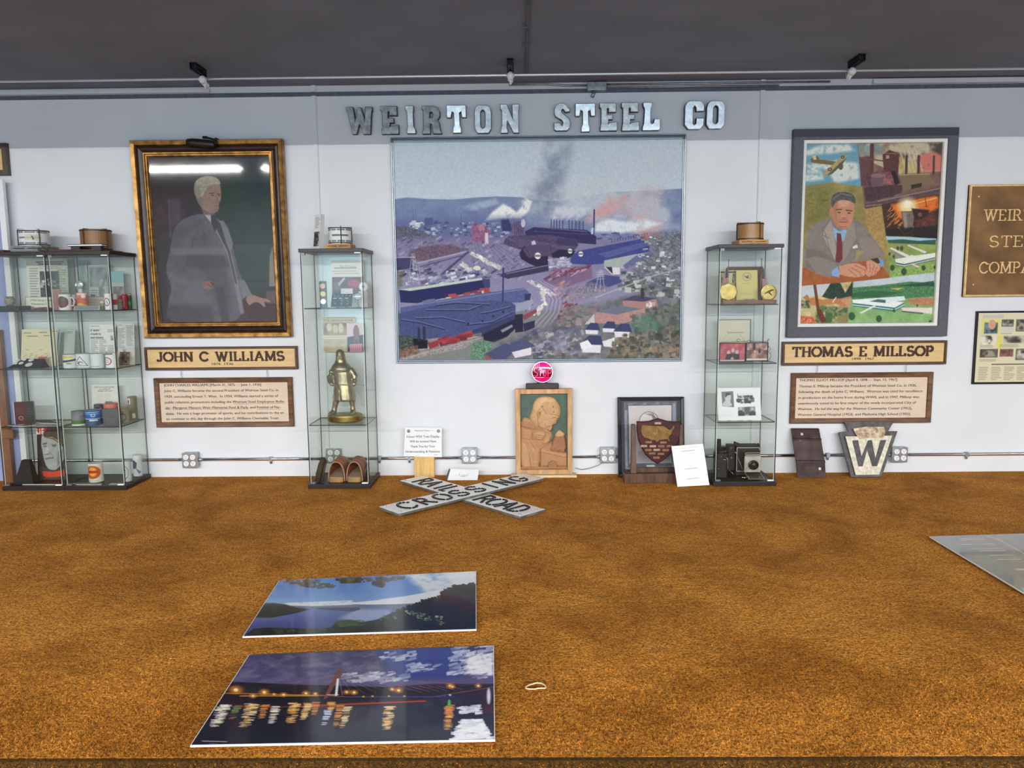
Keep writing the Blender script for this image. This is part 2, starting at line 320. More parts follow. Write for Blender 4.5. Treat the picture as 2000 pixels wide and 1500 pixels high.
def paint_portrait():
    c = Cv(250, 345, [(175, 198), (1022, 192), (1090, 1360), (248, 1362)], (48, 44, 50)); c.sm = 9
    c.grad([(170, 190), (560, 190), (560, 1370), (240, 1370)], (54, 46, 50), (58, 48, 48), 1, 30)
    c.grad([(520, 190), (1100, 190), (1100, 1370), (700, 1370)], (38, 50, 48), (52, 62, 60), 1, 120)
    c.cloud([(520, 330), (1040, 330), (1070, 800), (700, 800)], (46, 68, 66), .8, 60, 90)
    c.cloud([(680, 380), (800, 380), (800, 600), (680, 600)], (36, 66, 40), .6, 50, 60, .1, .6)
    c.cloud([(190, 450), (420, 450), (420, 760), (220, 800)], (82, 62, 70), .7, 60, 60)
    c.poly([(310, 500), (390, 480), (398, 640), (330, 700)], (96, 88, 96), .5, 22); c.line([(316, 500), (326, 760)], 8, (120, 110, 116), .5, 8)
    # window and landscape on the right
    c.grad([(775, 800), (1050, 800), (1075, 1110), (800, 1110)], (64, 80, 76), (50, 66, 62), .9, 14)
    c.cloud([(780, 870), (1040, 870), (1060, 1000), (800, 1000)], (42, 64, 58), .9, 20, 40)
    c.line([(775, 800), (1048, 802)], 9, (34, 44, 44), .9, 4); c.line([(830, 1065), (1030, 1068)], 8, (34, 44, 46), .8, 4)
    c.poly([(1028, 900), (1050, 820), (1072, 1105), (1028, 1108)], (150, 142, 126), .9, 6); c.line([(1050, 700), (1076, 1110)], 9, (120, 104, 76), .9, 4)
    # desk
    c.poly([(820, 1180), (1100, 1160), (1100, 1370), (800, 1370)], (70, 42, 44), 1, 24, .2, 30); c.poly([(1010, 1140), (1080, 1140), (1085, 1230), (1000, 1225)], (110, 90, 88), .8, 10)
    # coat
    c.poly([(570, 590), (480, 600), (380, 650), (345, 720), (320, 860), (285, 1000), (340, 1100), (300, 1230), (290, 1370), (770, 1370), (840, 1300), (830, 1200), (860, 1180), (900, 1160), (830, 1060), (770, 850), (740, 690), (690, 640)], (104, 99, 106), 1, 8, .12, 40)
    c.cloud([(340, 700), (560, 640), (640, 850), (560, 1060), (300, 1000)], (84, 78, 86), .7, 50, 70)
    c.poly([(445, 880), (700, 880), (740, 960), (560, 990), (430, 960)], (72, 66, 72), .7, 30)
    c.poly([(330, 830), (700, 830), (720, 880), (330, 880)], (126, 120, 130), .6, 26)  # pale band over the coat: a reflection in the glass, painted into the canvas
    c.poly([(560, 990), (720, 950), (760, 1300), (640, 1200)], (84, 78, 86), .7, 30)
    c.poly([(640, 1110), (700, 1100), (750, 1370), (690, 1370)], (70, 66, 74), .8, 14)
    c.poly([(700, 640), (730, 690), (770, 800), (745, 900), (700, 780), (650, 650)], (128, 130, 132), .9, 6)
    c.line([(620, 650), (690, 760), (750, 900), (790, 1070), (835, 1290)], 30, (142, 142, 146), .8, 10); c.line([(640, 640), (740, 860), (790, 1080)], 16, (74, 74, 82), .9, 5)
    c.poly([(640, 620), (680, 660), (730, 830), (700, 800), (650, 690)], (68, 66, 76), 1, 6)
    c.poly([(810, 1060), (850, 1060), (905, 1165), (840, 1190)], (122, 126, 126), 1, 6)
    c.poly([(555, 700), (600, 760), (560, 790)], (86, 80, 88), .8, 12); c.line([(490, 750), (480, 830)], 6, (72, 68, 76), .8, 6)
    c.cloud([(300, 1000), (560, 1080), (560, 1200), (320, 1240)], (118, 112, 120), .6, 40, 50)
    # shirt, tie, head
    c.poly([(560, 590), (640, 596), (630, 660), (600, 640)], (182, 178, 180), 1, 5); c.poly([(612, 600), (640, 595), (660, 690), (640, 720), (615, 660)], (60, 60, 70), 1, 4)
    c.poly([(515, 470), (560, 600), (640, 600), (600, 480)], (118, 100, 92), 1, 12)
    c.poly([(500, 400), (560, 350), (640, 350), (680, 390), (686, 450), (684, 500), (668, 520), (670, 570), (630, 592), (580, 580), (540, 540), (515, 500)], (158, 130, 114), 1, 7, .08, 20)
    c.poly([(500, 420), (540, 440), (560, 560), (520, 510)], (132, 112, 102), .8, 16)
    c.poly([(494, 440), (498, 370), (540, 338), (600, 330), (650, 340), (678, 365), (680, 395), (640, 388), (610, 396), (590, 400), (570, 450), (545, 480), (515, 480)], (168, 164, 142), 1, 6, .12, 14)
    c.poly([(494, 440), (498, 390), (530, 400), (545, 480), (515, 500)], (146, 138, 120), .8, 12)
    c.line([(600, 452), (635, 450)], 8, (100, 78, 66), .9, 4); c.line([(655, 456), (684, 456)], 7, (100, 78, 66), .9, 4); c.ell(625, 464, 9, 4, (60, 52, 50), .9, 3); c.ell(670, 466, 7, 4, (60, 52, 50), .9, 3)
    c.line([(650, 470), (662, 510), (648, 514)], 6, (128, 98, 84), .8, 5); c.line([(632, 540), (668, 536)], 6, (140, 84, 78), .9, 4); c.poly([(640, 556), (668, 552), (660, 575), (630, 585)], (140, 112, 100), .7, 8); c.ell(548, 500, 12, 26, (150, 118, 104), .8, 6)
    # hands
    c.poly([(555, 1070), (600, 1065), (632, 1085), (625, 1115), (590, 1130), (555, 1120)], (146, 104, 92), 1, 6, .1); c.line([(590, 1090), (620, 1110)], 5, (96, 60, 56), .8, 4); c.poly([(605, 1075), (635, 1080), (630, 1110)], (84, 44, 44), .7, 6)
    c.poly([(860, 1185), (900, 1160), (960, 1185), (1030, 1200), (1040, 1225), (985, 1210), (1005, 1250), (990, 1255), (950, 1215), (905, 1225), (890, 1245), (865, 1215)], (164, 128, 114), 1, 4)
    c.poly([(240, 1220), (620, 1240), (640, 1370), (250, 1370)], (56, 46, 48), .45, 40)
    c.grain(.05, 2.5, 9)
    return c

def paint_collage():
    c = Cv(300, 400, [(228, 158), (1103, 145), (1045, 1312), (185, 1322)], (150, 140, 90)); c.sm = 11
    # sky with biplane
    c.grad([(215, 150), (560, 145), (585, 430), (215, 440)], (112, 156, 172), (104, 158, 180))
    for q in ([(225, 200), (340, 160), (500, 160), (540, 200), (380, 220), (230, 230)], [(270, 300), (420, 260), (560, 280), (570, 380), (400, 410), (380, 330)], [(220, 360), (330, 345), (340, 385), (220, 400)], [(230, 290), (300, 280), (330, 340), (230, 350)]): c.cloud(q, (216, 218, 206), 1, 20, 30, .1, .5)
    c.line([(270, 265), (430, 285)], 26, (122, 104, 70), 1, 3); c.poly([(255, 255), (300, 235), (320, 265), (265, 275)], (120, 96, 62)); c.poly([(270, 235), (290, 232), (295, 258), (276, 260)], (210, 190, 150))
    c.poly([(330, 350), (470, 225), (495, 235), (400, 345), (345, 368)], (172, 156, 104)); c.poly([(360, 360), (490, 240), (460, 290), (395, 350)], (104, 92, 60)); c.ell(380, 320, 14, 11, (60, 60, 66)); c.ell(462, 242, 12, 10, (60, 60, 66)); c.ell(380, 320, 6, 5, (200, 170, 150)); c.ell(462, 242, 5, 4, (200, 170, 150)); c.ell(450, 300, 16, 24, (90, 88, 84))
    # background wash behind the sitter
    c.poly([(215, 425), (400, 405), (575, 430), (610, 560), (715, 555), (770, 1040), (195, 1080)], (150, 136, 80), 1, 4, .2, 60)
    c.poly([(215, 440), (400, 420), (400, 620), (215, 700)], (112, 108, 58), .6, 70, .2)
    c.poly([(600, 570), (715, 555), (760, 880), (680, 830), (620, 680)], (176, 140, 84), .8, 20, .15)
    # mill
    c.poly([(555, 150), (1105, 140), (1095, 480), (603, 572)], (124, 92, 82), 1, 2, .2, 40)
    c.cloud([(560, 150), (1080, 145), (1090, 330), (820, 350), (570, 240)], (196, 182, 152), 1, 10, 40, .2, .6); c.cloud([(560, 155), (720, 150), (720, 230), (565, 230)], (122, 150, 150), .9, 14, 30, .2, .6)
    c.cloud([(940, 230), (1095, 190), (1095, 330), (960, 340)], (206, 120, 104), 1, 20, 30, .1, .5); c.cloud([(1010, 150), (1100, 145), (1095, 230), (1040, 200)], (66, 58, 56), .9, 20, 30, .1, .5)
    c.poly([(820, 240), (950, 290), (950, 345), (825, 350)], (196, 168, 92), .7, 20)
    for k in range(5): c.line([(830+26*k, 200), (870+26*k, 330)], 9, (214, 204, 176), .6, 8)
    c.line([(650, 150), (648, 330)], 25, (92, 62, 56)); c.poly([(568, 240), (640, 236), (640, 420), (580, 430)], (104, 72, 70)); c.line([(570, 245), (720, 265)], 9, (120, 80, 76))
    c.poly([(718, 225), (760, 195), (825, 215), (820, 330), (815, 410), (730, 400)], (96, 58, 56), 1, 2, .15); c.line([(735, 215), (825, 220)], 6, (140, 96, 86)); c.poly([(740, 230), (760, 228), (760, 250), (740, 252)], (180, 150, 130))
    for x, w in ((872, 16), (950, 18), (1047, 14)): c.line([(x, 235), (x-2, 345)], w, (82, 64, 58))
    c.poly([(585, 350), (730, 330), (800, 420), (790, 500), (610, 520)], (92, 64, 70), .9, 8, .3); c.cloud([(690, 340), (800, 340), (790, 420), (700, 420)], (176, 110, 110), .8, 16, 16, .2, .6)
    c.poly([(640, 360), (720, 350), (720, 430), (650, 440)], (112, 86, 92), 1, 4); c.ell(685, 360, 40, 14, (140, 110, 112)); c.poly([(770, 330), (800, 330), (830, 410), (800, 420)], (44, 34, 36))
    c.poly([(600, 440), (760, 420), (850, 420), (840, 470), (640, 530), (610, 520)], (74, 54, 58), .9, 4, .2)
    c.poly([(820, 355), (1010, 350), (1060, 410), (850, 460), (840, 400)], (128, 108, 82)); c.poly([(900, 420), (970, 405), (970, 430), (905, 445)], (58, 46, 42)); c.line([(830, 355), (1020, 348)], 7, (166, 148, 108))
    c.poly([(603, 545), (1090, 425), (1092, 480), (606, 575)], (96, 74, 74), 1, 3, .15); c.line([(690, 525), (1085, 440)], 9, (146, 120, 116)); c.line([(610, 555), (720, 545)], 6, (170, 140, 120), .7)
    # furnace hall
    c.poly([(712, 545), (1085, 478), (1070, 770), (742, 750)], (70, 46, 38), 1, 2, .25, 30)
    c.cloud([(770, 545), (1080, 485), (1080, 570), (950, 620), (830, 640)], (226, 112, 40), 1, 18, 30, .1, .5); c.ell(880, 555, 60, 50, (252, 226, 170), .95, 40); c.ell(880, 545, 24, 24, (255, 246, 220), 1, 14)
    c.poly([(940, 510), (1060, 490), (1065, 540), (950, 560)], (226, 120, 50), .9, 8); c.line([(925, 540), (1070, 500)], 5, (250, 200, 120)); c.line([(990, 490), (1000, 560)], 5, (130, 60, 30))
    for k in range(26): x = 760+RNG.rand()*90; y = 560+RNG.rand()*110; c.line([(x, y), (x-12-RNG.rand()*16, y+22)], 4, (236, 150, 60), .8)
    c.poly([(835, 590), (925, 585), (915, 690), (860, 705)], (122, 106, 96), 1, 3, .15); c.poly([(850, 600), (870, 600), (880, 700), (862, 700)], (168, 154, 140), .7, 6); c.poly([(905, 570), (1020, 580), (1000, 640), (930, 650)], (58, 38, 36), 1, 8); c.ell(960, 610, 14, 14, (120, 84, 66)); c.line([(820, 695), (860, 740), (910, 720), (920, 690)], 6, (180, 160, 140)); c.poly([(930, 650), (1050, 600), (1060, 680), (940, 700)], (112, 58, 50), .7, 14, .4)
    c.poly([(742, 705), (1075, 680), (1070, 770), (745, 752)], (34, 30, 30), .8, 16)
    # upper aerial view
    c.poly([(742, 752), (900, 752), (1065, 775), (1055, 985), (775, 1045)], (142, 160, 84), 1, 2, .15, 40); c.poly([(742, 750), (1065, 765), (1065, 790), (745, 775)], (170, 200, 214)); c.poly([(750, 775), (850, 770), (950, 780), (1065, 772), (1060, 805), (940, 800), (760, 795)], (54, 92, 76), 1, 3); c.poly([(745, 800), (960, 810), (780, 860)], (156, 152, 90), .8, 14)
    c.poly([(765, 830), (775, 822), (905, 880), (890, 895)], (222, 224, 212)); c.poly([(880, 812), (890, 806), (1005, 850), (992, 862)], (222, 222, 216)); c.poly([(775, 845), (900, 900), (880, 905), (770, 860)], (150, 130, 130)); c.poly([(800, 900), (900, 880), (1060, 858), (1060, 885), (860, 930), (805, 920)], (232, 232, 224)); c.poly([(805, 920), (860, 932), (1060, 888), (1058, 905), (860, 950), (808, 940)], (64, 110, 100)); c.line([(806, 932), (860, 943), (1058, 897)], 5, (230, 230, 224)); c.poly([(900, 870), (935, 878), (900, 890)], (230, 230, 224)); c.poly([(905, 925), (960, 945), (965, 968), (910, 935)], (226, 200, 190))
    c.poly([(775, 960), (950, 950), (1055, 920), (1055, 985), (775, 1045)], (138, 172, 92), .8, 14, .2)
    for x, y, r in ((783, 955, 15), (858, 980, 18), (985, 955, 13), (765, 865, 8), (843, 828, 11), (818, 828, 9), (792, 882, 8), (1056, 950, 8)): c.ell(x, y, r, r*1.3, (52, 84, 48), 1, 5); c.line([(x, y), (x, y+r*1.7)], 3, (70, 60, 40))
    # lower valley view
    c.poly([(535, 1045), (1058, 985), (1048, 1320), (488, 1322)], (136, 176, 110), 1, 2, .15, 40); c.poly([(535, 1045), (1058, 985), (1055, 1060), (530, 1095)], (190, 202, 204), 1, 6, .08, 40)
    c.poly([(528, 1085), (700, 1070), (900, 1045), (1055, 1055), (1052, 1140), (700, 1170), (522, 1160)], (78, 126, 82), 1, 5, .2); c.poly([(560, 1095), (720, 1085), (1052, 1040), (1052, 1075), (800, 1075)], (44, 84, 66), 1, 5, .2); c.poly([(770, 1090), (860, 1085), (820, 1100)], (196, 196, 60)); c.poly([(524, 1120), (660, 1105), (840, 1115), (700, 1150), (522, 1150)], (50, 100, 64), .9, 8); c.poly([(880, 1160), (1000, 1145), (1050, 1155), (1048, 1205), (900, 1195)], (186, 128, 96), 1, 8, .1)
    c.poly([(525, 1165), (640, 1155), (860, 1180), (800, 1215), (530, 1185)], (236, 240, 236)); c.poly([(640, 1155), (860, 1140), (870, 1165), (740, 1185), (640, 1175)], (224, 232, 232)); c.poly([(640, 1175), (740, 1185), (740, 1165), (690, 1160)], (70, 110, 100)); c.poly([(528, 1186), (800, 1216), (860, 1184), (862, 1205), (800, 1240), (530, 1207)], (58, 120, 116)); c.line([(529, 1198), (800, 1228), (861, 1196)], 5, (234, 240, 238)); c.poly([(570, 1250), (665, 1200), (680, 1205), (585, 1255)], (226, 226, 214)); c.poly([(840, 1215), (1045, 1215), (1040, 1255), (980, 1250), (850, 1235)], (226, 216, 206)); c.line([(850, 1240), (980, 1252)], 9, (80, 100, 90))
    for x, y, r in ((698, 1288, 19), (522, 1272, 22), (795, 1235, 9), (1030, 1308, 10), (945, 1200, 6)): c.ell(x, y, r, r*1.2, (54, 90, 54), 1, 5)
    # deer and rifle corner
    c.poly([(193, 1070), (535, 1030), (490, 1322), (185, 1325)], (196, 178, 130), 1, 2, .2, 30); c.poly([(193, 1070), (400, 1045), (380, 1130), (193, 1150)], (196, 202, 206), 1, 10); c.poly([(330, 1145), (390, 1050), (420, 1035), (450, 1060), (480, 1120), (530, 1035), (525, 1150), (430, 1175)], (42, 64, 50), 1, 6, .3, 12); c.poly([(430, 1160), (520, 1140), (510, 1215), (440, 1210)], (206, 144, 112), .9, 8)
    c.poly([(225, 1165), (270, 1150), (330, 1165), (440, 1155), (490, 1205), (470, 1210), (420, 1190), (300, 1205), (260, 1200)], (190, 128, 74)); c.poly([(205, 1150), (235, 1130), (250, 1160), (230, 1170)], (180, 122, 74)); c.line([(400, 1180), (420, 1150)], 7, (230, 216, 190))
    c.cloud([(185, 1170), (250, 1170), (250, 1220), (185, 1220)], (60, 70, 54), .9, 10, 14, .2, .6); c.cloud([(300, 1200), (500, 1215), (495, 1320), (280, 1320)], (74, 100, 60), 1, 14, 20, .2, .6); c.poly([(185, 1270), (270, 1275), (300, 1322), (185, 1325)], (196, 110, 70), 1, 10, .3); c.poly([(430, 1270), (495, 1255), (490, 1322), (430, 1322)], (146, 130, 84), .9, 8)
    c.line([(268, 945), (290, 1110)], 7, (70, 54, 44)); c.line([(280, 1050), (305, 1230)], 19, (112, 64, 38)); c.poly([(295, 1225), (320, 1225), (362, 1305), (325, 1318), (300, 1260)], (104, 56, 34))
    # table, suit
    c.poly([(195, 955), (330, 960), (560, 915), (690, 905), (770, 1020), (520, 1048), (195, 1075)], (164, 92, 48), 1, 3, .12, 30)
    c.poly([(385, 628), (290, 665), (235, 710), (228, 830), (200, 920), (240, 975), (340, 1010), (385, 1020), (440, 940), (560, 915), (620, 905), (660, 890), (720, 890), (735, 860), (690, 800), (640, 740), (600, 670), (530, 640)], (136, 124, 116), 1, 4, .08, 40)
    c.poly([(230, 830), (330, 850), (440, 930), (385, 1020), (320, 1005), (225, 950)], (118, 106, 100), .8, 14, .1); c.poly([(225, 900), (300, 880), (430, 930), (385, 1020), (300, 1000)], (148, 136, 128), .7, 14)
    c.poly([(560, 840), (600, 850), (545, 915), (550, 850)], (160, 150, 90), .9, 4); c.poly([(560, 770), (650, 760), (720, 870), (640, 890), (590, 850)], (148, 134, 124), .8, 12)
    c.poly([(385, 640), (330, 740), (390, 860), (415, 915), (425, 860), (400, 700)], (166, 152, 140), 1, 4); c.poly([(535, 650), (550, 760), (480, 900), (455, 920), (470, 780), (490, 700)], (150, 138, 128), 1, 4); c.line([(330, 690), (335, 745), (375, 765)], 4, (96, 86, 82), .8); c.line([(390, 640), (340, 700), (400, 900)], 4, (104, 94, 88), .7)
    c.poly([(400, 690), (440, 720), (480, 705), (490, 715), (470, 780), (425, 790), (410, 760)], (140, 176, 204), 1, 3); c.poly([(425, 730), (452, 735), (460, 800), (462, 900), (440, 925), (415, 915), (425, 820)], (112, 52, 50), 1, 3, .1); c.poly([(525, 820), (555, 805), (562, 825), (530, 832)], (226, 226, 222))
    # head
    c.poly([(388, 590), (390, 520), (420, 485), (480, 475), (530, 500), (540, 560), (535, 620), (515, 680), (480, 708), (440, 705), (405, 660), (395, 620)], (196, 138, 108), 1, 4, .06, 20)
    c.poly([(395, 560), (425, 540), (430, 660), (470, 704), (440, 705), (402, 660)], (172, 112, 86), .7, 18); c.poly([(440, 520), (510, 520), (500, 560), (440, 560)], (214, 164, 136), .7, 14); c.poly([(386, 535), (390, 490), (430, 465), (500, 465), (545, 495), (546, 545), (530, 535), (505, 520), (440, 515), (410, 545), (395, 575)], (88, 86, 84), 1, 4, .15); c.line([(400, 510), (450, 475), (520, 490)], 8, (130, 128, 122), .7, 5)
    c.line([(420, 580), (455, 578)], 7, (92, 66, 54)); c.line([(485, 584), (522, 588)], 7, (92, 66, 54)); c.ell(440, 598, 11, 4, (70, 56, 52)); c.ell(503, 602, 11, 4, (70, 56, 52)); c.poly([(466, 590), (480, 592), (486, 630), (462, 632)], (208, 140, 112), .8, 6); c.line([(460, 634), (488, 634)], 5, (140, 82, 64)); c.line([(440, 660), (490, 660)], 6, (150, 70, 62)); c.line([(440, 650), (470, 643), (500, 652)], 6, (150, 96, 74), .7, 4); c.ell(384, 600, 8, 26, (186, 124, 98), 1, 3); c.line([(435, 690), (490, 690)], 5, (164, 106, 82), .7, 5)
    # hands
    c.poly([(390, 980), (430, 945), (445, 1000), (440, 1018), (395, 1010)], (134, 168, 204)); c.poly([(440, 945), (500, 930), (560, 925), (610, 950), (618, 985), (600, 1010), (540, 1020), (470, 1008), (442, 1000)], (204, 146, 116), 1, 3, .06); c.poly([(690, 895), (725, 905), (728, 945), (705, 950)], (118, 158, 206)); c.poly([(615, 915), (660, 900), (700, 930), (705, 965), (670, 1000), (630, 1015), (612, 1000), (620, 960)], (206, 148, 118), 1, 3, .06)
    for q in ([(540, 940), (600, 965), (610, 985)], [(520, 955), (575, 985), (585, 1010)], [(500, 970), (545, 1000), (550, 1015)], [(640, 930), (640, 985)], [(665, 940), (650, 1000)], [(685, 950), (668, 995)]): c.line(q, 4, (146, 90, 70), .8)
    c.poly([(640, 900), (690, 890), (705, 920), (690, 930)], (64, 52, 48))
    c.grain(.05, 2.5, 5)
    return c

def paint_lake():
    c = Cv(300, 210, [(372, 175), (1882, 104), (1884, 550), (88, 606)], (60, 110, 190))
    c.grad([(80, 90), (1900, 90), (1900, 420), (80, 420)], (72, 128, 214), (150, 186, 222))
    c.cloud([(1300, 130), (1900, 90), (1900, 260), (1500, 300)], (226, 232, 238), 1, 70, 90, .05, .5); c.poly([(1600, 110), (1900, 90), (1900, 230), (1700, 260)], (240, 242, 244), .8, 60)
    c.poly([(820, 355), (1100, 325), (1300, 300), (1500, 265), (1700, 225), (1690, 300), (1400, 360), (1150, 370)], (236, 240, 244), 1, 14); c.cloud([(400, 350), (900, 330), (900, 375), (430, 375)], (226, 232, 240), 1, 14, 40, .05, .5); c.line([(920, 345), (1110, 325)], 9, (110, 126, 150), .7, 6)
    c.poly([(400, 370), (600, 376), (900, 365), (1250, 360), (1450, 350), (1400, 420), (1000, 420), (500, 400)], (108, 122, 150), 1, 6)
    c.grad([(120, 395), (1400, 390), (1250, 470), (900, 560), (80, 620)], (106, 128, 190), (48, 60, 122), 1, 4)
    c.poly([(930, 398), (1190, 400), (1210, 430), (1100, 480), (960, 500), (800, 470)], (172, 186, 218), .75, 50); c.poly([(620, 388), (950, 385), (960, 402), (900, 418), (640, 400)], (66, 76, 106), .9, 5)
    c.poly([(240, 350), (330, 350), (420, 365), (480, 385), (585, 400), (480, 430), (300, 465), (170, 465)], (36, 52, 56), 1, 5, .2)
    c.poly([(170, 545), (280, 540), (600, 550), (730, 540), (780, 490), (880, 480), (970, 500), (1080, 480), (1200, 430), (1400, 355), (1480, 335), (1600, 300), (1690, 225), (1760, 220), (1890, 200), (1890, 560), (80, 620)], (18, 26, 30), 1, 4, .3)
    c.cloud([(760, 490), (980, 480), (1000, 520), (800, 540)], (62, 96, 52), .9, 10, 20, .2, .6); c.cloud([(300, 545), (690, 545), (690, 580), (320, 590)], (60, 90, 66), .8, 10, 18, .3, .7)
    c.scat([(1280, 400), (1600, 450), (1620, 520), (1400, 470)], 50, 9, [(126, 150, 112), (90, 112, 92), (160, 176, 140)], .8); c.scat([(1080, 450), (1240, 430), (1240, 470), (1100, 480)], 12, 8, [(90, 120, 80)], .8)
    for b in ([(345, 180), (640, 170), (780, 225), (650, 240), (400, 245)], [(780, 165), (920, 160), (1000, 190), (820, 195)], [(900, 160), (1310, 145), (1290, 170), (1100, 195), (920, 200)], [(1060, 190), (1150, 200), (1130, 225), (1070, 215)]): c.scat(b, 90, 10, [(44, 40, 34), (70, 50, 40), (34, 44, 36), (90, 66, 50)], .95)
    for a, b in (((1200, 430), (1400, 355)), ((1400, 355), (1600, 300)), ((1600, 300), (1690, 225)), ((1690, 228), (1890, 200))): c.scat([(a[0], a[1]-9), (b[0], b[1]-9), (b[0], b[1]+16), (a[0], a[1]+16)], 34, 8, [(18, 26, 30), (26, 36, 36), (34, 46, 44)], 1, .8)
    c.cloud([(1400, 380), (1880, 260), (1880, 540), (1300, 540)], (34, 46, 48), .7, 30, 26, .4, .8)
    c.scat([(1600, 260), (1680, 225), (1700, 280), (1600, 280)], 16, 12, [(24, 30, 32)]); c.line([(1280, 562), (1416, 556)], 8, (150, 156, 150), .8)
    return c

def paint_bridge():
    c = Cv(320, 230, [(422, 120), (1888, 64), (1896, 640), (62, 672)], (40, 36, 60))
    c.grad([(60, 60), (1900, 60), (1900, 330), (60, 330)], (66, 62, 104), (92, 84, 124)); c.poly([(1150, 90), (1700, 70), (1700, 260), (1300, 280)], (44, 66, 140), .9, 60); c.cloud([(420, 120), (1200, 95), (1200, 300), (320, 290)], (122, 116, 142), .8, 30, 60, .4, .8)
    for q, n in (([(1640, 70), (1890, 62), (1890, 270), (1600, 240)], 130), ([(1350, 180), (1540, 175), (1530, 215), (1350, 225)], 34), ([(940, 240), (1340, 215), (1340, 290), (960, 290)], 50), ([(1180, 110), (1420, 100), (1400, 160), (1200, 170)], 20)): c.scat(q, n, 22, [(222, 226, 240), (180, 186, 212), (140, 144, 184)], .75, .25, -.2)
    c.cloud([(1720, 130), (1890, 110), (1890, 250), (1700, 240)], (250, 250, 252), .9, 30, 30, .1, .5)
    c.poly([(310, 285), (600, 300), (900, 310), (1200, 320), (1500, 300), (1890, 300), (1895, 440), (230, 440)], (28, 20, 34), 1, 12)
    c.grad([(220, 420), (1895, 330), (1896, 645), (60, 675)], (34, 26, 40), (34, 36, 52), 1, 20); c.cloud([(900, 430), (1700, 380), (1600, 640), (600, 660)], (52, 54, 72), .7, 80, 100)
    # bridge
    for k in range(12): c.line([(930, 240), (300+48*k, 352+2*k)], 2.5, (150, 120, 130), .45); c.line([(940, 250), (1010+70*k, 362-5*k)], 2.5, (186, 150, 150), .5)
    for k in range(6): c.line([(1290+60*k, 312), (1430+52*k, 352-4*k)], 4, (196, 130, 120), .6)
    c.line([(270, 355), (900, 372)], 10, (240, 150, 40), .8, 9); c.line([(360, 372), (800, 372)], 12, (246, 180, 60), .8, 10); c.line([(900, 378), (1500, 380), (1890, 318)], 5, (206, 110, 80), .8, 3); c.line([(1000, 380), (1640, 378)], 7, (60, 60, 190), .9, 5); c.line([(640, 438), (1450, 405)], 16, (196, 70, 34), .85, 9); c.line([(940, 425), (1440, 405)], 8, (214, 60, 40), .8, 6); c.line([(230, 438), (920, 440)], 5, (176, 80, 30), .9, 4)
    c.poly([(925, 215), (950, 203), (945, 245), (925, 275), (860, 385), (832, 395)], (120, 70, 62)); c.line([(925, 270), (912, 370)], 13, (240, 240, 236)); c.line([(860, 366), (925, 366)], 6, (236, 230, 226)); c.line([(930, 260), (950, 370)], 4, (170, 140, 140), .8)
    for x, y, r in ((335, 335, 26), (495, 350, 20), (605, 365, 14), (735, 357, 16), (790, 360, 12), (550, 362, 9), (975, 350, 14), (1020, 352, 16), (1250, 333, 14), (1290, 340, 18), (1610, 312, 16), (1625, 318, 12), (1790, 312, 14), (1130, 375, 6), (1230, 375, 6), (1325, 375, 6), (1075, 378, 6), (430, 372, 14)):
        c.ell(x, y, r*1.5, r, (244, 150, 40), .7, r*1.2); c.ell(x, y, r*.5, r*.4, (255, 238, 180), 1, 4)
    c.ell(1610, 368, 7, 5, (240, 240, 250), 1, 3)
    # reflections in the water
    def col(x0, x1, y0, y1, cols, lean=-40, n=44):
        for _ in range(n):
            t = RNG.rand(); x = x0+(x1-x0)*RNG.rand()+lean*t; y = y0+(y1-y0)*t; w = 20*(1-.5*t)
            c.line([(x-w, y), (x+w, y)], 7, np.array(cols[RNG.randint(len(cols))]), .85*(1-.4*t))
    Y = [(255, 236, 190), (250, 214, 130), (240, 160, 70)]; O = [(236, 150, 60), (250, 196, 90), (220, 110, 50)]; W = [(255, 250, 236), (240, 240, 236), (255, 232, 190)]
    col(240, 290, 425, 560, W, -60, 90); col(400, 450, 420, 560, Y, -50, 80); col(330, 350, 430, 520, [(200, 90, 70), (60, 160, 80)], -40, 24); col(490, 510, 425, 510, O, -30, 30); col(550, 570, 430, 540, W, -30, 40); col(650, 690, 415, 540, O+Y, -30, 70); col(740, 760, 415, 520, Y, -40, 50); col(790, 800, 410, 490, O, -20, 30); col(880, 900, 410, 470, O, -20, 24); col(860, 870, 460, 550, [(220, 226, 250)], -30, 26); col(930, 940, 430, 560, O, -30, 40); col(975, 990, 440, 570, Y, -40, 40); col(1220, 1260, 430, 580, Y, -30, 90); col(1590, 1620, 430, 580, O+[(250, 220, 120)], -10, 90); c.ell(1605, 415, 10, 20, (80, 190, 90), 1, 8)
    c.ell(1857, 375, 12, 50, (230, 226, 246), 1, 12); c.poly([(1815, 430), (1890, 430), (1890, 480), (1820, 480)], (90, 30, 44), .7, 20)
    c.scat([(1660, 440), (1800, 430), (1800, 480), (1690, 480)], 50, 18, [(236, 240, 244), (200, 206, 220)], .9, .25); c.scat([(1690, 520), (1800, 520), (1890, 635), (1620, 640)], 190, 20, [(250, 250, 250), (226, 230, 240)], .9, .25); c.cloud([(1680, 560), (1830, 560), (1880, 640), (1650, 645)], (255, 255, 255), .8, 20, 20, .05, .4)
    c.line([(130, 648), (266, 652)], 7, (190, 188, 196), .9); c.line([(170, 662), (215, 664)], 4, (120, 118, 130), .9)
    return c

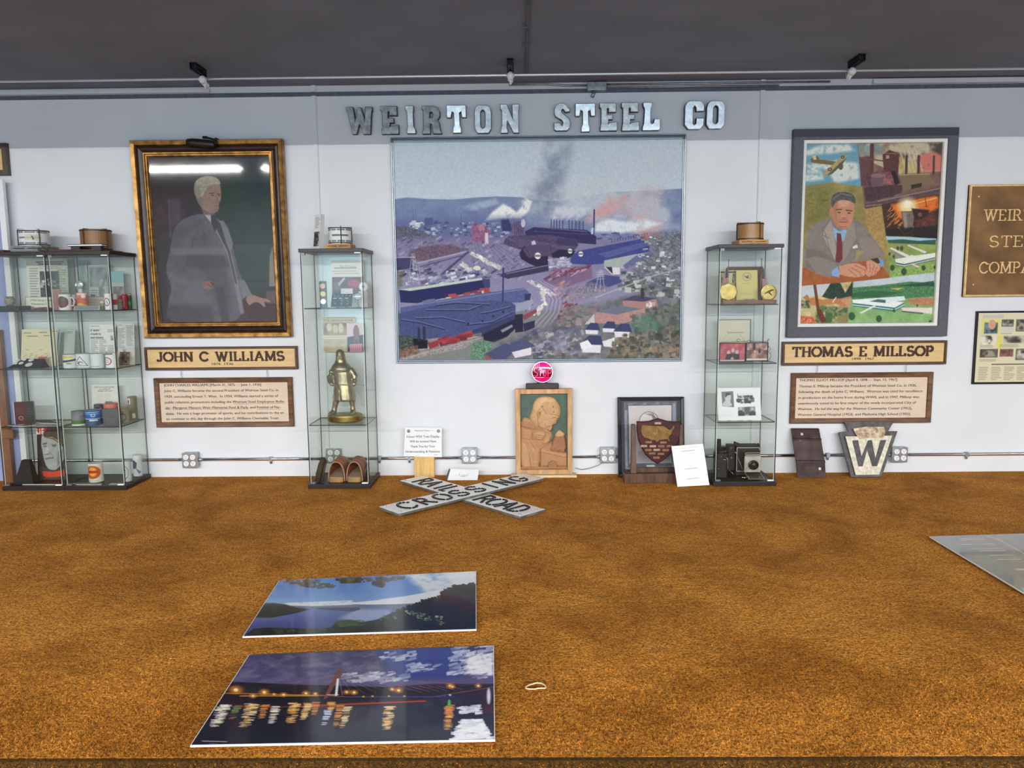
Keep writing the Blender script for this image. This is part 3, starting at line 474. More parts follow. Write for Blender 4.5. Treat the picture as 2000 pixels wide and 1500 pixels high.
def paint_dusk():
    # rows of the canvas run across the lying photograph, so the night scene is sideways
    c = Cv(170, 240, [(294, 253), (2078, 198), (4529, 1337), (2225, 1414)], (124, 116, 112))
    c.grad([(280, 190), (2100, 190), (4600, 1450), (2200, 1450)], (128, 130, 128), (112, 104, 104))
    c.poly([(294, 253), (760, 250), (2200, 1180), (2225, 1414)], (124, 132, 134), .9, 60)
    for x0, x1, y, col in ((800, 1160, 285, 0), (830, 1200, 310, 1), (790, 1260, 345, 2), (820, 1330, 382, 1), (990, 1450, 456, 3), (1130, 1520, 490, 1), (1280, 1650, 565, 4), (1380, 1720, 603, 2), (1400, 1780, 632, 1), (1600, 2000, 668, 2), (1700, 2300, 785, 3), (1720, 2400, 800, 1)):
        k = [(206, 184, 170), (236, 216, 190), (176, 146, 130), (226, 210, 150), (200, 214, 190)][col]
        c.line([(x0, y), (x1, y-4)], 17, k, .95, 8); c.line([(x0-50, y+8), (x0+150, y+2)], 8, k, .6, 5)
    c.line([(1250, 255), (1460, 335), (1750, 490), (2300, 800)], 16, (232, 206, 186), .95, 8); c.line([(1390, 290), (1480, 320)], 12, (232, 216, 200)); c.line([(1600, 520), (1800, 522), (1850, 560)], 8, (206, 170, 140), .9)
    c.line([(940, 658), (1340, 645)], 6, (170, 156, 146), .8); c.poly([(1640, 260), (1900, 230), (2600, 700), (2100, 600)], (112, 118, 128), .8, 60)
    c.scat([(1730, 1090), (2000, 1080), (2300, 1250), (1900, 1240)], 40, 30, [(210, 222, 226), (150, 164, 170)], .9, .4, .2)
    return c
# ---------------------------------------------------------------- materials
def lin(c):
    c = np.asarray(c, float)
    return np.where(c <= .04045, c/12.92, ((np.maximum(c, 0)+.055)/1.055)**2.4)
def rgb(*c): return tuple(lin(np.array(c)/255.))+(1.,)
_mats = {}
def M(name, col, rough=.6, metal=0., var=.1, scale=30., bump=0., spec=.5, coat=0., emit=0., wood=False, streak=None):
    """principled surface whose colour wavers with noise in object space"""
    if name in _mats: return _mats[name]
    m = bpy.data.materials.new(name); m.use_nodes = True; _mats[name] = m
    n = m.node_tree.nodes; l = m.node_tree.links; b = n['Principled BSDF']
    b.inputs['Roughness'].default_value = rough; b.inputs['Metallic'].default_value = metal
    b.inputs['Specular IOR Level'].default_value = spec; b.inputs['Coat Weight'].default_value = coat; b.inputs['Coat Roughness'].default_value = .06
    tc = n.new('ShaderNodeTexCoord'); mp = n.new('ShaderNodeMapping'); l.new(tc.outputs['Object'], mp.inputs[0])
    if wood: mp.inputs['Scale'].default_value = wood
    tx = n.new('ShaderNodeTexNoise'); tx.inputs['Scale'].default_value = scale; tx.inputs['Detail'].default_value = 5; l.new(mp.outputs[0], tx.inputs[0])
    rp = n.new('ShaderNodeValToRGB'); l.new(tx.outputs['Fac'], rp.inputs[0])
    c = rgb(*col); d = tuple(max(0, x*(1-2.2*var)) for x in c[:3])+(1,); e = tuple(min(1, x*(1+1.6*var)) for x in c[:3])+(1,)
    if streak: d = rgb(*streak)
    rp.color_ramp.elements[0].color = d; rp.color_ramp.elements[1].color = e
    rp.color_ramp.elements[0].position = .3; rp.color_ramp.elements[1].position = .7
    l.new(rp.outputs[0], b.inputs['Base Color'])
    if bump:
        bp = n.new('ShaderNodeBump'); bp.inputs['Strength'].default_value = bump; bp.inputs['Distance'].default_value = .004
        l.new(tx.outputs['Fac'], bp.inputs['Height']); l.new(bp.outputs[0], b.inputs['Normal'])
    if emit:
        b.inputs['Emission Color'].default_value = c; b.inputs['Emission Strength'].default_value = emit
    return m
def art(name, rough=.5, coat=0., spec=.3, emit=0.):
    """a printed or painted surface; colours come from the mesh's colour attribute"""
    if name in _mats: return _mats[name]
    m = bpy.data.materials.new(name); m.use_nodes = True; _mats[name] = m
    n = m.node_tree.nodes; l = m.node_tree.links; b = n['Principled BSDF']
    a = n.new('ShaderNodeAttribute'); a.attribute_name = 'Col'; l.new(a.outputs['Color'], b.inputs['Base Color'])
    b.inputs['Roughness'].default_value = rough; b.inputs['Specular IOR Level'].default_value = spec; b.inputs['Coat Weight'].default_value = coat; b.inputs['Coat Roughness'].default_value = .05
    if emit: l.new(a.outputs['Color'], b.inputs['Emission Color']); b.inputs['Emission Strength'].default_value = emit
    return m
def glass(name, tint=(.965, .978, .966), ior=1.45, refl=(.7, .7, .67), graze=.5):
    """thin clear pane: fresnel mix of a tinted see-through and a mirror"""
    if name in _mats: return _mats[name]
    m = bpy.data.materials.new(name); m.use_nodes = True; _mats[name] = m
    n = m.node_tree.nodes; l = m.node_tree.links; n.clear()
    o = n.new('ShaderNodeOutputMaterial'); mx = n.new('ShaderNodeMixShader'); t = n.new('ShaderNodeBsdfTransparent'); g = n.new('ShaderNodeBsdfGlossy')
    # Schlick's fresnel from |N.I|, the same from either side of the thin pane
    ge = n.new('ShaderNodeNewGeometry'); dp = n.new('ShaderNodeVectorMath'); dp.operation = 'DOT_PRODUCT'; l.new(ge.outputs['Normal'], dp.inputs[0]); l.new(ge.outputs['Incoming'], dp.inputs[1])
    def mth(op, a, b_=None, v=None):
        x = n.new('ShaderNodeMath'); x.operation = op
        if isinstance(a, (int, float)): x.inputs[0].default_value = a
        else: l.new(a, x.inputs[0])
        if v is not None: x.inputs[1].default_value = v
        if b_ is not None: l.new(b_, x.inputs[1])
        return x.outputs[0]
    r0 = ((ior-1)/(ior+1))**2
    fz = mth('ADD', mth('MULTIPLY', mth('POWER', mth('SUBTRACT', 1., mth('ABSOLUTE', dp.outputs['Value'])), v=5.), v=graze), v=r0)
    tx = n.new('ShaderNodeTexNoise'); tx.inputs['Scale'].default_value = 9; rp = n.new('ShaderNodeMapRange'); rp.inputs[3].default_value = .02; rp.inputs[4].default_value = .05
    l.new(tx.outputs['Fac'], rp.inputs[0]); l.new(rp.outputs[0], g.inputs['Roughness'])
    t.inputs[0].default_value = tint+(1,); g.inputs[0].default_value = refl+(1,)
    l.new(fz, mx.inputs[0]); l.new(t.outputs[0], mx.inputs[1]); l.new(g.outputs[0], mx.inputs[2]); l.new(mx.outputs[0], o.inputs[0])
    return m

# ---------------------------------------------------------------- mesh building
def box(bm, x0, x1, y0, y1, z0, z1, mi=0):
    v = [bm.verts.new(p) for p in ((x0, y0, z0), (x1, y0, z0), (x1, y1, z0), (x0, y1, z0), (x0, y0, z1), (x1, y0, z1), (x1, y1, z1), (x0, y1, z1))]
    for q in ((0, 3, 2, 1), (4, 5, 6, 7), (0, 1, 5, 4), (1, 2, 6, 5), (2, 3, 7, 6), (3, 0, 4, 7)):
        bm.faces.new([v[i] for i in q]).material_index = mi
    return v
def hexa(bm, a, b, mi=0):
    """solid between two quads of points"""
    v = [bm.verts.new(p) for p in list(a)+list(b)]
    for q in ((3, 2, 1, 0), (4, 5, 6, 7), (0, 1, 5, 4), (1, 2, 6, 5), (2, 3, 7, 6), (3, 0, 4, 7)):
        bm.faces.new([v[i] for i in q]).material_index = mi
def _ring(bm, c, ax, r, n, rx=1., ry=1.):
    ax = Vector(ax).normalized(); u = ax.orthogonal().normalized() if abs(ax.z) < .999 else Vector((1, 0, 0)); w_ = ax.cross(u)
    return [bm.verts.new(Vector(c)+u*(r*rx*math.cos(2*PI*i/n))+w_*(r*ry*math.sin(2*PI*i/n))) for i in range(n)]
def skin(bm, rings, mi=0, caps=True, closed=False):
    fs = []
    n = len(rings[0])
    pr = list(zip(rings[:-1], rings[1:]))
    if closed: pr.append((rings[-1], rings[0]))
    for a, b in pr:
        for i in range(n):
            fs.append(bm.faces.new((a[i], a[(i+1) % n], b[(i+1) % n], b[i])))
    if caps and not closed: fs.append(bm.faces.new(rings[0][::-1])); fs.append(bm.faces.new(rings[-1]))
    for f in fs: f.material_index = mi
def cyl(bm, a, b, r, r2=None, n=16, mi=0):
    a, b = Vector(a), Vector(b); skin(bm, [_ring(bm, a, b-a, r, n), _ring(bm, b, b-a, r if r2 is None else r2, n)], mi)
def lathe(bm, prof, n=32, c=(0, 0, 0), mi=0, ax=(0, 0, 1), sy=1.):
    c = Vector(c); ax = Vector(ax)
    skin(bm, [_ring(bm, c+ax*z, ax, max(r, 1e-4), n, 1, sy) for r, z in prof], mi)
def tube(bm, pts, r, n=8, mi=0, closed=False):
    pts = [Vector(p) for p in pts]; rings = []
    for i, p in enumerate(pts):
        if closed: t = pts[(i+1) % len(pts)]-pts[i-1]
        else: t = pts[min(i+1, len(pts)-1)]-pts[max(i-1, 0)]
        t.normalize(); u = Vector((.13, .27, 1)).cross(t)
        if u.length < .05: u = Vector((1, 0, 0)).cross(t)
        u.normalize(); w_ = t.cross(u); rr = r[i] if isinstance(r, (list, tuple)) else r
        rings.append([bm.verts.new(p+u*(rr*math.cos(2*PI*k/n))+w_*(rr*math.sin(2*PI*k/n))) for k in range(n)])
    skin(bm, rings, mi, True, closed)
def ball(bm, c, r, n=10, s=(1, 1, 1), mi=0):
    c = Vector(c); rings = []
    for j in range(1, n//2+1):
        t = PI*j/(n//2+1)
        rings.append([bm.verts.new(c+Vector((r*s[0]*math.sin(t)*math.cos(2*PI*i/n), r*s[1]*math.sin(t)*math.sin(2*PI*i/n), -r*s[2]*math.cos(t)))) for i in range(n)])
    skin(bm, rings, mi)
def molding(bm, x0, x1, z0, z1, prof, mi=0):
    """mitred picture frame round a rectangle; prof = (inset, y) points from the back outer edge to the front inner edge"""
    rings = []
    for i, y in prof:
        rings.append([bm.verts.new(p) for p in ((x0+i, y, z0+i), (x1-i, y, z0+i), (x1-i, y, z1-i), (x0+i, y, z1-i))])
    for a, b in zip(rings[:-1], rings[1:]):
        for k in range(4): bm.faces.new((a[k], a[(k+1) % 4], b[(k+1) % 4], b[k])).material_index = mi
def BM(): return bmesh.new()
def obj(name, bm, mat, parent=None, smooth=False, bevel=0., loc=None, rot=None, norm=True):
    if norm: bmesh.ops.recalc_face_normals(bm, faces=bm.faces)
    me = bpy.data.meshes.new(name); bm.to_mesh(me); bm.free()
    return link(name, me, mat, parent, smooth, bevel, loc, rot)
def link(name, me, mat, parent=None, smooth=False, bevel=0., loc=None, rot=None):
    me.name = name
    if len(me.materials): me.materials.clear()
    for m in (mat if isinstance(mat, (list, tuple)) else [mat]): me.materials.append(m)
    o = bpy.data.objects.new(name, me); C.objects.link(o)
    if parent: o.parent = parent
    if loc is not None: o.location = loc
    if rot is not None: o.rotation_euler = rot
    if smooth:
        for p in me.polygons: p.use_smooth = True
    if bevel:
        b = o.modifiers.new('bevel', 'BEVEL'); b.width = bevel; b.segments = 2; b.limit_method = 'ANGLE'
    return o
def thing(name, label, cat, loc=(0, 0, 0), rz=0., group=None):
    o = bpy.data.objects.new(name, None); C.objects.link(o); o.empty_display_size = .05
    o.location = loc; o.rotation_euler = (0, 0, rz)
    return tag(o, label, cat, group)
def tag(o, label, cat, group=None):
    o['label'] = label; o['category'] = cat
    if group: o['group'] = group
    return o
def struct(o): o['kind'] = 'structure'; return o
def kind_stuff(o): o['kind'] = 'stuff'; return o

# flat shapes with thickness, from outlines and holes (x, z) facing -y; front face at y
def plate_mesh(outlines, depth, bevel=0.):
    cu = bpy.data.curves.new('tmp', 'CURVE'); cu.dimensions = '2D'; cu.fill_mode = 'BOTH'; cu.extrude = depth/2-bevel; cu.bevel_depth = bevel; cu.bevel_resolution = 0; cu.offset = -bevel
    for pts in outlines:
        s = cu.splines.new('POLY'); s.points.add(len(pts)-1); s.use_cyclic_u = True
        for p, q in zip(s.points, pts): p.co = (q[0], q[1], 0, 1)
    return _cv2mesh(cu)
def _cv2mesh(cu):
    o = bpy.data.objects.new('tmp', cu); C.objects.link(o)
    dg = bpy.context.evaluated_depsgraph_get(); me = bpy.data.meshes.new_from_object(o.evaluated_get(dg))
    C.objects.unlink(o); bpy.data.objects.remove(o); bpy.data.curves.remove(cu)
    return me
UP = Matrix(((1, 0, 0, 0), (0, 0, -1, 0), (0, 1, 0, 0), (0, 0, 0, 1)))      # drawing plane (x, y) -> (x, z), thickness towards -y
def plate(name, outlines, y_front, depth, mat, parent=None, bevel=0., **k):
    me = plate_mesh(outlines, depth, bevel); me.transform(Matrix.Translation((0, y_front+depth/2, 0)) @ UP)
    return link(name, me, mat, parent, **k)
def text_mesh(body, size=1., extrude=0., bold=0., spacing=1., align='LEFT'):
    cu = bpy.data.curves.new('tmp', 'FONT'); cu.body = body; cu.size = size; cu.extrude = extrude; cu.offset = bold; cu.space_character = spacing; cu.align_x = align; cu.resolution_u = 3
    return _cv2mesh(cu)
def mesh_np(me):
    a = np.empty(len(me.vertices)*3, np.float32); me.vertices.foreach_get('co', a); return a.reshape(-1, 3)
class _Rows:
    def __init__(s): object.__setattr__(s, 'rows', [])
    def __setattr__(s, k, v):
        for o in s.rows: setattr(o, k, v)
def lettering(name, rows, y, mat, parent, bold=.0, depth=.0012):
    """rows = (text, x0, x1, base z, cap height): each line is fitted to its measured width"""
    out = _Rows()
    for t, x0, x1, z, h in rows:
        bm = BM(); me = text_mesh(t); a = mesh_np(me)
        lo, hi = a[:, 0].min(), a[:, 0].max(); sx = (x1-x0)/(hi-lo); sz = h/.73
        me.transform(Matrix.Translation((x0-lo*sx, y, z)) @ UP @ Matrix.Diagonal((sx, sz, 1, 1)))
        for k in ((-1, 1) if bold else (0,)):      # heavier type: the line printed twice, a hair apart
            m2 = me.copy(); m2.transform(Matrix.Translation((k*bold*sz*.55, k*4e-6, 0))); bm.from_mesh(m2); bpy.data.meshes.remove(m2)
        bpy.data.meshes.remove(me); out.rows.append(obj(name, bm, mat, parent, norm=False))
    return out
def arc(cx, cy, rx, ry, a0, a1, n=7):
    return [(cx+rx*math.cos(math.radians(a0+(a1-a0)*i/(n-1))), cy+ry*math.sin(math.radians(a0+(a1-a0)*i/(n-1)))) for i in range(n)]

# pictures: one vertex per painted dot
def picture(name, cv, quad, mat, parent=None, curl=None):
    """quad = TL, TR, BR, BL"""
    h, w_ = cv.h, cv.w; q = [np.array(p, float) for p in quad]
    u = np.linspace(0, 1, w_)[None, :, None]; v = np.linspace(0, 1, h)[:, None, None]
    co = (q[0]*(1-u)+q[1]*u)*(1-v)+(q[3]*(1-u)+q[2]*u)*v
    if curl is not None: co = curl(co, u, v)
    i = (np.arange(h-1)[:, None]*w_+np.arange(w_-1)[None, :]).ravel()
    idx = np.stack([i, i+w_, i+w_+1, i+1], 1).astype(np.int32)
    me = bpy.data.meshes.new(name); n = len(idx)
    me.vertices.add(h*w_); me.vertices.foreach_set('co', co.reshape(-1).astype(np.float32))
    me.loops.add(n*4); me.loops.foreach_set('vertex_index', idx.ravel())
    me.polygons.add(n); me.polygons.foreach_set('loop_start', np.arange(0, n*4, 4, dtype=np.int32))
    me.update(calc_edges=True)
    at = me.color_attributes.new('Col', 'FLOAT_COLOR', 'POINT')
    c4 = np.ones((h*w_, 4), np.float32); c4[:, :3] = lin(np.clip(cv.a, 0, 1)).reshape(-1, 3); at.data.foreach_set('color', c4.ravel())
    return link(name, me, mat, parent, smooth=True)
def wquad(x0, x1, z0, z1, y): return [(x0, y, z1), (x1, y, z1), (x1, y, z0), (x0, y, z0)]
def cylpic(name, cv, r, h, z0, mat, parent, a0=-PI, a1=0., n=None):
    """a painted band wrapped round the front (-y) half of a can"""
    def bend(co, u, v):
        a = a0+(a1-a0)*u+0*v
        return np.stack([r*np.cos(a), r*np.sin(a), (z0+h*(1-v))+0*u], -1)
    def bend2(co, u, v):
        a = bend(co, u, v).reshape(cv.h, cv.w, 3); return a
    return picture(name, cv, [(0, 0, 0)]*4, mat, parent, curl=bend2)
def page(w_, h_, bg, parts=()):
    """a small printed sheet; parts: ('l', x0,y0,x1,y1,n[,col]) greeked lines, ('b', x0,y0,x1,y1,col) block, ('p', x0,y0,x1,y1,c1,c2) mottled picture"""
    c = Cv(w_, h_, bg=bg)
    for p in parts:
        k, x0, y0, x1, y1 = p[:5]; X0, X1, Y0, Y1 = x0*w_, x1*w_, y0*h_, y1*h_
        if k == 'l': c.lines(X0, Y0, X1, Y1, p[5], p[6] if len(p) > 6 else (90, 90, 88), p[7] if len(p) > 7 else .55)
        elif k == 'b': c.poly([(X0, Y0), (X1, Y0), (X1, Y1), (X0, Y1)], p[5])
        elif k == 'p':
            c.poly([(X0, Y0), (X1, Y0), (X1, Y1), (X0, Y1)], p[5]); c.cloud([(X0+1, Y0+1), (X1-1, Y0+1), (X1-1, Y1-1), (X0+1, Y1-1)], p[6], 1, 3, max(3, (X1-X0)/3), .35, .65)
        elif k == 'e': c.ell(X0, Y0, x1*w_, y1*h_, p[5], 1, 1.5)
        elif k == 'n': c.line([(X0, Y0), (X1, Y1)], p[6]*w_, p[5])
        elif k == 'g': c.poly([(x*w_, y*h_) for x, y in p[6]], p[5])
    return c
# serif stroke letters: width, strokes, serif spots (x, y)
def _stroke_font():
    o = arc(.42, .5, .42, .5, 0, 360, 15)[:-1]
    return {
        'J': (.5, [[(.36, 1), (.36, .22)]+arc(.18, .2, .18, .2, 0, -170, 6)], [(.36, 1)]),
        'O': (.84, [o+[o[0]]], []), 'H': (.8, [[(.12, 0), (.12, 1)], [(.68, 0), (.68, 1)], [(.12, .5), (.68, .5)]], [(.12, 0), (.12, 1), (.68, 0), (.68, 1)]),
        'N': (.82, [[(.12, 0), (.12, 1)], [(.12, 1), (.7, 0)], [(.7, 0), (.7, 1)]], [(.12, 0), (.12, 1), (.7, 1)]),
        'C': (.78, [arc(.42, .5, .4, .5, 42, 318, 12)], [(.72, .84)]), 'W': (1.16, [[(.1, 1), (.36, 0), (.58, .9), (.8, 0), (1.06, 1)]], [(.1, 1), (.58, 1), (1.06, 1)]),
        'I': (.32, [[(.16, 0), (.16, 1)]], [(.16, 0), (.16, 1)]), 'L': (.62, [[(.12, 1), (.12, 0), (.56, 0), (.58, .2)]], [(.12, 1), (.12, 0)]),
        'A': (.84, [[(.08, 0), (.42, 1), (.76, 0)], [(.2, .34), (.64, .34)]], [(.08, 0), (.76, 0)]), 'M': (1., [[(.12, 0), (.14, 1), (.5, .1), (.86, 1), (.88, 0)]], [(.12, 0), (.12, 1), (.88, 0), (.88, 1)]),
        'S': (.66, [arc(.32, .74, .26, .26, 30, 250, 9)+arc(.32, .25, .3, .25, 80, -150, 9)], []), 'T': (.78, [[(.39, 0), (.39, 1)], [(.06, .84), (.06, 1), (.72, 1), (.72, .84)]], [(.39, 0)]),
        'E': (.66, [[(.12, 0), (.12, 1)], [(.12, 1), (.56, 1), (.58, .82)], [(.12, .52), (.44, .52)], [(.12, 0), (.58, 0), (.6, .2)]], [(.12, 0), (.12, 1)]),
        'P': (.66, [[(.12, 0), (.12, 1), (.36, 1)]+arc(.36, .74, .24, .26, 90, -90, 7)+[(.12, .48)]], [(.12, 0), (.12, 1)]),
        'R': (.78, [[(.12, 0), (.12, 1), (.36, 1)]+arc(.36, .74, .24, .26, 90, -90, 7)+[(.12, .48)], [(.36, .48), (.7, 0)]], [(.12, 0), (.12, 1), (.7, 0)]),
        'Y': (.8, [[(.08, 1), (.4, .5), (.4, 0)], [(.72, 1), (.4, .5)]], [(.08, 1), (.72, 1), (.4, 0)]),
        'D': (.8, [[(.12, 0), (.12, 1), (.34, 1)]+arc(.34, .5, .36, .5, 90, -90, 9)+[(.12, 0)]], []), 'G': (.82, [arc(.42, .5, .4, .5, 42, 330, 12)+[(.78, .42), (.5, .42)]], []), ' ': (.42, [], [])}
SF = _stroke_font()
def serif_word(word, x0, x1, z, h, y, depth, tk=.17, serif=True, mi=0, bm=None, split=None):
    """ribbon letters fitted between x0 and x1"""
    bm = bm or BM(); gap = .13; W = sum(SF[c][0]+gap for c in word)-gap; sx = (x1-x0)/W; x = 0.; s = []
    for i_, c in enumerate(word):
        if c == ' ' and split is not None: split.append(bm); bm = BM()
        wd, st, se = SF[c]
        def bar(a, b, t0, t1, s=()):
            ax, az, bx, bz = x0+(x+a[0])*sx, z+a[1]*h, x0+(x+b[0])*sx, z+b[1]*h
            L = math.hypot(bx-ax, bz-az) or 1; nx, nz = -(bz-az)/L, (bx-ax)/L
            e_ = min(t0*.35, L*.25) if len(s) > 4 else t0*.3
            ex, ez = (bx-ax)/L*e_, (bz-az)/L*e_
            p = [(ax-ex+nx*t0/2, az-ez+nz*t0/2), (bx+ex+nx*t0/2, bz+ez+nz*t0/2), (bx+ex-nx*t0/2, bz+ez-nz*t0/2), (ax-ex-nx*t0/2, az-ez-nz*t0/2)]
            y_ = y-2.5e-5*(len(bm.faces)//6); hexa(bm, [(q[0], y_, q[1]) for q in p], [(q[0], y+depth, q[1]) for q in p], mi)
        for s in st:
            for a, b in zip(s[:-1], s[1:]):
                flat = abs(a[1]-b[1]) < .03*h/h
                bar(a, b, h*tk*(.55 if flat else 1.), 0, s)
        if serif:
            for sx_, sz_ in se: bar((sx_-.16, sz_), (sx_+.16, sz_), h*.085, 0)
        x += wd+gap
    return bm
# ---------------------------------------------------------------- the room
XW = 9.6; CZ = 2.765; EDGE = -3.41; HF = -.42; HZ = 3.79
wall_m = M('wall_paint', (228, 229, 231), .75, var=.018, scale=2.2, bump=.05)
ceil_m = M('ceiling_paint', (124, 130, 142), .9, var=.05, scale=3)
hall_w = M('hall_wall', (136, 142, 152), .8, var=.03, scale=2)
hall_m = M('hall_ceiling', (170, 174, 180), .9, var=.02, scale=3)
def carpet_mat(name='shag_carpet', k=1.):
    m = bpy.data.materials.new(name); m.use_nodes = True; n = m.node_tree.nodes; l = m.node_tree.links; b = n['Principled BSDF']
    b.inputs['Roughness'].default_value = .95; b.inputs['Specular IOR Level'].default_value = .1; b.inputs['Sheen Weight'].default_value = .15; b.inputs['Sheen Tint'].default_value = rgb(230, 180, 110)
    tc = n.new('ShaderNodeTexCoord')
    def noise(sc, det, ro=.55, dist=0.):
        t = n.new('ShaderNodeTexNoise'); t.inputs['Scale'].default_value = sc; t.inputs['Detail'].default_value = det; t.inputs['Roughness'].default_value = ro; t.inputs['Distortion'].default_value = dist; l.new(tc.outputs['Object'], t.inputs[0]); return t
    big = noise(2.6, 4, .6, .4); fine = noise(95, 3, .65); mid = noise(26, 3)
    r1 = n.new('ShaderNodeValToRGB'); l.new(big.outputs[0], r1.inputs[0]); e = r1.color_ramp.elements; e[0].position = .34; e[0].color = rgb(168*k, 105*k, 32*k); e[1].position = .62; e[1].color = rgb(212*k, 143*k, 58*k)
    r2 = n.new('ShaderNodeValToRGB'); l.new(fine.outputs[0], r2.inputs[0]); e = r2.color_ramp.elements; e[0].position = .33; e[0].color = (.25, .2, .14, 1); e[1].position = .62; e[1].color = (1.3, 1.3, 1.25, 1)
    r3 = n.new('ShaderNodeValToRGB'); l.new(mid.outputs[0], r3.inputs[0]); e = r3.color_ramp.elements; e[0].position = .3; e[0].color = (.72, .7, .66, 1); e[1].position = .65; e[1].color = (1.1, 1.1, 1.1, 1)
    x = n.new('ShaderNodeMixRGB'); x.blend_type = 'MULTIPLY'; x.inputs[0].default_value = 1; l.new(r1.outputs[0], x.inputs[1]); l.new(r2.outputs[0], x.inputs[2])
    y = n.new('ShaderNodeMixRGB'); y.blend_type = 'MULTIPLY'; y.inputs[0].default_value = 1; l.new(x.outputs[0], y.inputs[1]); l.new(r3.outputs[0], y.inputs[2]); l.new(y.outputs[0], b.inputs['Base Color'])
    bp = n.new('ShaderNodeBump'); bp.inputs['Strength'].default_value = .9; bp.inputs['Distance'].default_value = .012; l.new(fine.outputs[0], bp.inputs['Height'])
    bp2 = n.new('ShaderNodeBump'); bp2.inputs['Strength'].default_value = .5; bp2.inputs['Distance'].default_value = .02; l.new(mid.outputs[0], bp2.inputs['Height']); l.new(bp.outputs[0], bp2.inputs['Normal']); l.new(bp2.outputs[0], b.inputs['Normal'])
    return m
carpet_m = carpet_mat()
bm = BM(); prof = [(.0, 0.), (EDGE+.004, 0.), (EDGE+.004, HF), (.0, HF)]
a = [bm.verts.new((-XW, y, z)) for y, z in prof]; b = [bm.verts.new((XW, y, z)) for y, z in prof]; skin(bm, [a, b])
struct(obj('floor', bm, carpet_m))
bm = BM(); box(bm, -XW, XW, EDGE-.012, EDGE+.0035, HF, -.0008); struct(obj('trim_8', bm, carpet_mat('shaded_edge_carpet', .36)))  # darkened copy of the carpet: shade on the platform front put into its colour
def carpet_pile(n=150000):
    r = np.random.RandomState(3); k = int(n*.8)
    x = r.uniform(-3.2, 3.2, n); y = np.where(np.arange(n) < k, EDGE+.01+np.abs(r.normal(0, .4, n)), 0.); t = r.uniform(0, PI/2, n)
    onedge = np.arange(n) >= k
    bx = x; by = np.where(onedge, EDGE+.012-.016*np.sin(t), y); bz = np.where(onedge, -.012+.012*np.cos(t), 0.)
    down = onedge & (r.rand(n) < .7); by = np.where(down, EDGE-.012, by); bz = np.where(down, -.004-r.rand(n)*.07, bz)
    ny = np.where(onedge, -np.sin(t), 0.); nz = np.where(onedge, np.cos(t), 1.); ny = np.where(down, -1., ny); nz = np.where(down, -.25, nz)
    h = r.uniform(.003, .0075, n)*np.where(onedge, 1.6, 1.)*np.clip(1.25-(y-EDGE)/1.1, .4, 1.); lx = r.normal(0, .5, n); ly = r.normal(0, .45, n)
    tip = np.stack([bx+h*lx, by+h*(ny+ly*nz), bz+h*(nz+.4*ly*ny)], 1); b = np.stack([bx, by, bz-.001], 1)
    a = r.uniform(0, PI, n); w_ = r.uniform(.0008, .0016, n); d = np.stack([w_*np.cos(a), w_*np.sin(a)*nz, w_*np.sin(a)*.6*(1-nz)], 1)
    mid = b*.45+tip*.55+d*.2
    keep = np.ones(n, bool)      # no tufts under the photographs
    for q in ([(-1.02, -2.67), (-1.06, -2.03), (-.11, -1.92), (-.07, -2.61)], [(-.92, -3.385), (-.955, -2.75), (.01, -2.68), (.04, -3.36)]):
        ins = np.ones(n, bool)
        for (ax, ay), (cx_, cy_) in zip(q, q[1:]+q[:1]): ins &= ((cx_-ax)*(by-ay)-(cy_-ay)*(bx-ax)) < 0
        keep &= ~ins
    b, d, mid, tip = b[keep], d[keep], mid[keep], tip[keep]; n = int(keep.sum())
    co = np.stack([b-d, b+d, mid+d*.8, tip, mid-d*.8], 1).reshape(-1, 3); i = np.arange(n)*5
    idx = np.stack([i, i+1, i+2, i+3, i+4], 1).astype(np.int32)
    me = bpy.data.meshes.new('carpet_pile'); me.vertices.add(n*5); me.vertices.foreach_set('co', co.reshape(-1).astype(np.float32)); me.loops.add(n*5); me.loops.foreach_set('vertex_index', idx.ravel()); me.polygons.add(n); me.polygons.foreach_set('loop_start', np.arange(0, n*5, 5, dtype=np.int32)); me.update(calc_edges=True)
    o = link('carpet_pile', me, carpet_m); o['kind'] = 'stuff'; tag(o, 'golden brown shag carpet tufts along the front edge of the platform', 'carpet')
carpet_pile()
bm = BM(); box(bm, -XW, XW, -15.2, EDGE, HF-.1, HF); struct(obj('floor', bm, M('hall_floor', (92, 94, 98), .5, var=.1, scale=2)))
bm = BM(); box(bm, -XW, XW, 0, .15, HF, HZ); struct(obj('wall_back', bm, wall_m))
for s, nm in ((-1, 'wall_left'), (1, 'wall_right')):
    bm = BM(); box(bm, s*XW, s*(XW+.15), -15.2, .15, HF, HZ); struct(obj(nm, bm, hall_w))
bm = BM(); box(bm, -XW, -5.4, -15.2, -15, HF, HZ); box(bm, 5.4, XW, -15.2, -15, HF, HZ); box(bm, -5.4, 5.4, -15.2, -15, 2.45, HZ); box(bm, -5.4, 5.4, -15.2, -15, HF, -.1); struct(obj('wall_front', bm, hall_w))
wn = struct(bpy.data.objects.new('window_1', None)); C.objects.link(wn)
bm = BM()
for k in range(7): box(bm, -5.4+1.8*k-.03, -5.4+1.8*k+.03, -15.13, -15.03, -.1, 2.45)
box(bm, -5.4, 5.4, -15.13, -15.03, -.1, -.04); box(bm, -5.4, 5.4, -15.13, -15.03, 2.39, 2.45)
struct(obj('window_frame', bm, M('alu_frame', (150, 152, 154), .4, .8), wn)); bm = BM(); box(bm, -5.4, 5.4, -15.09, -15.084, -.04, 2.39); struct(obj('window_pane', bm, glass('shop_glass', (.96, .98, .97)), wn))
bm = BM(); box(bm, -XW, XW, EDGE-.04, 0, CZ, HZ); struct(obj('ceiling', bm, ceil_m))
bm = BM(); box(bm, -XW, XW, -15.2, .15, HZ, HZ+.1); struct(obj('ceiling', bm, hall_m))
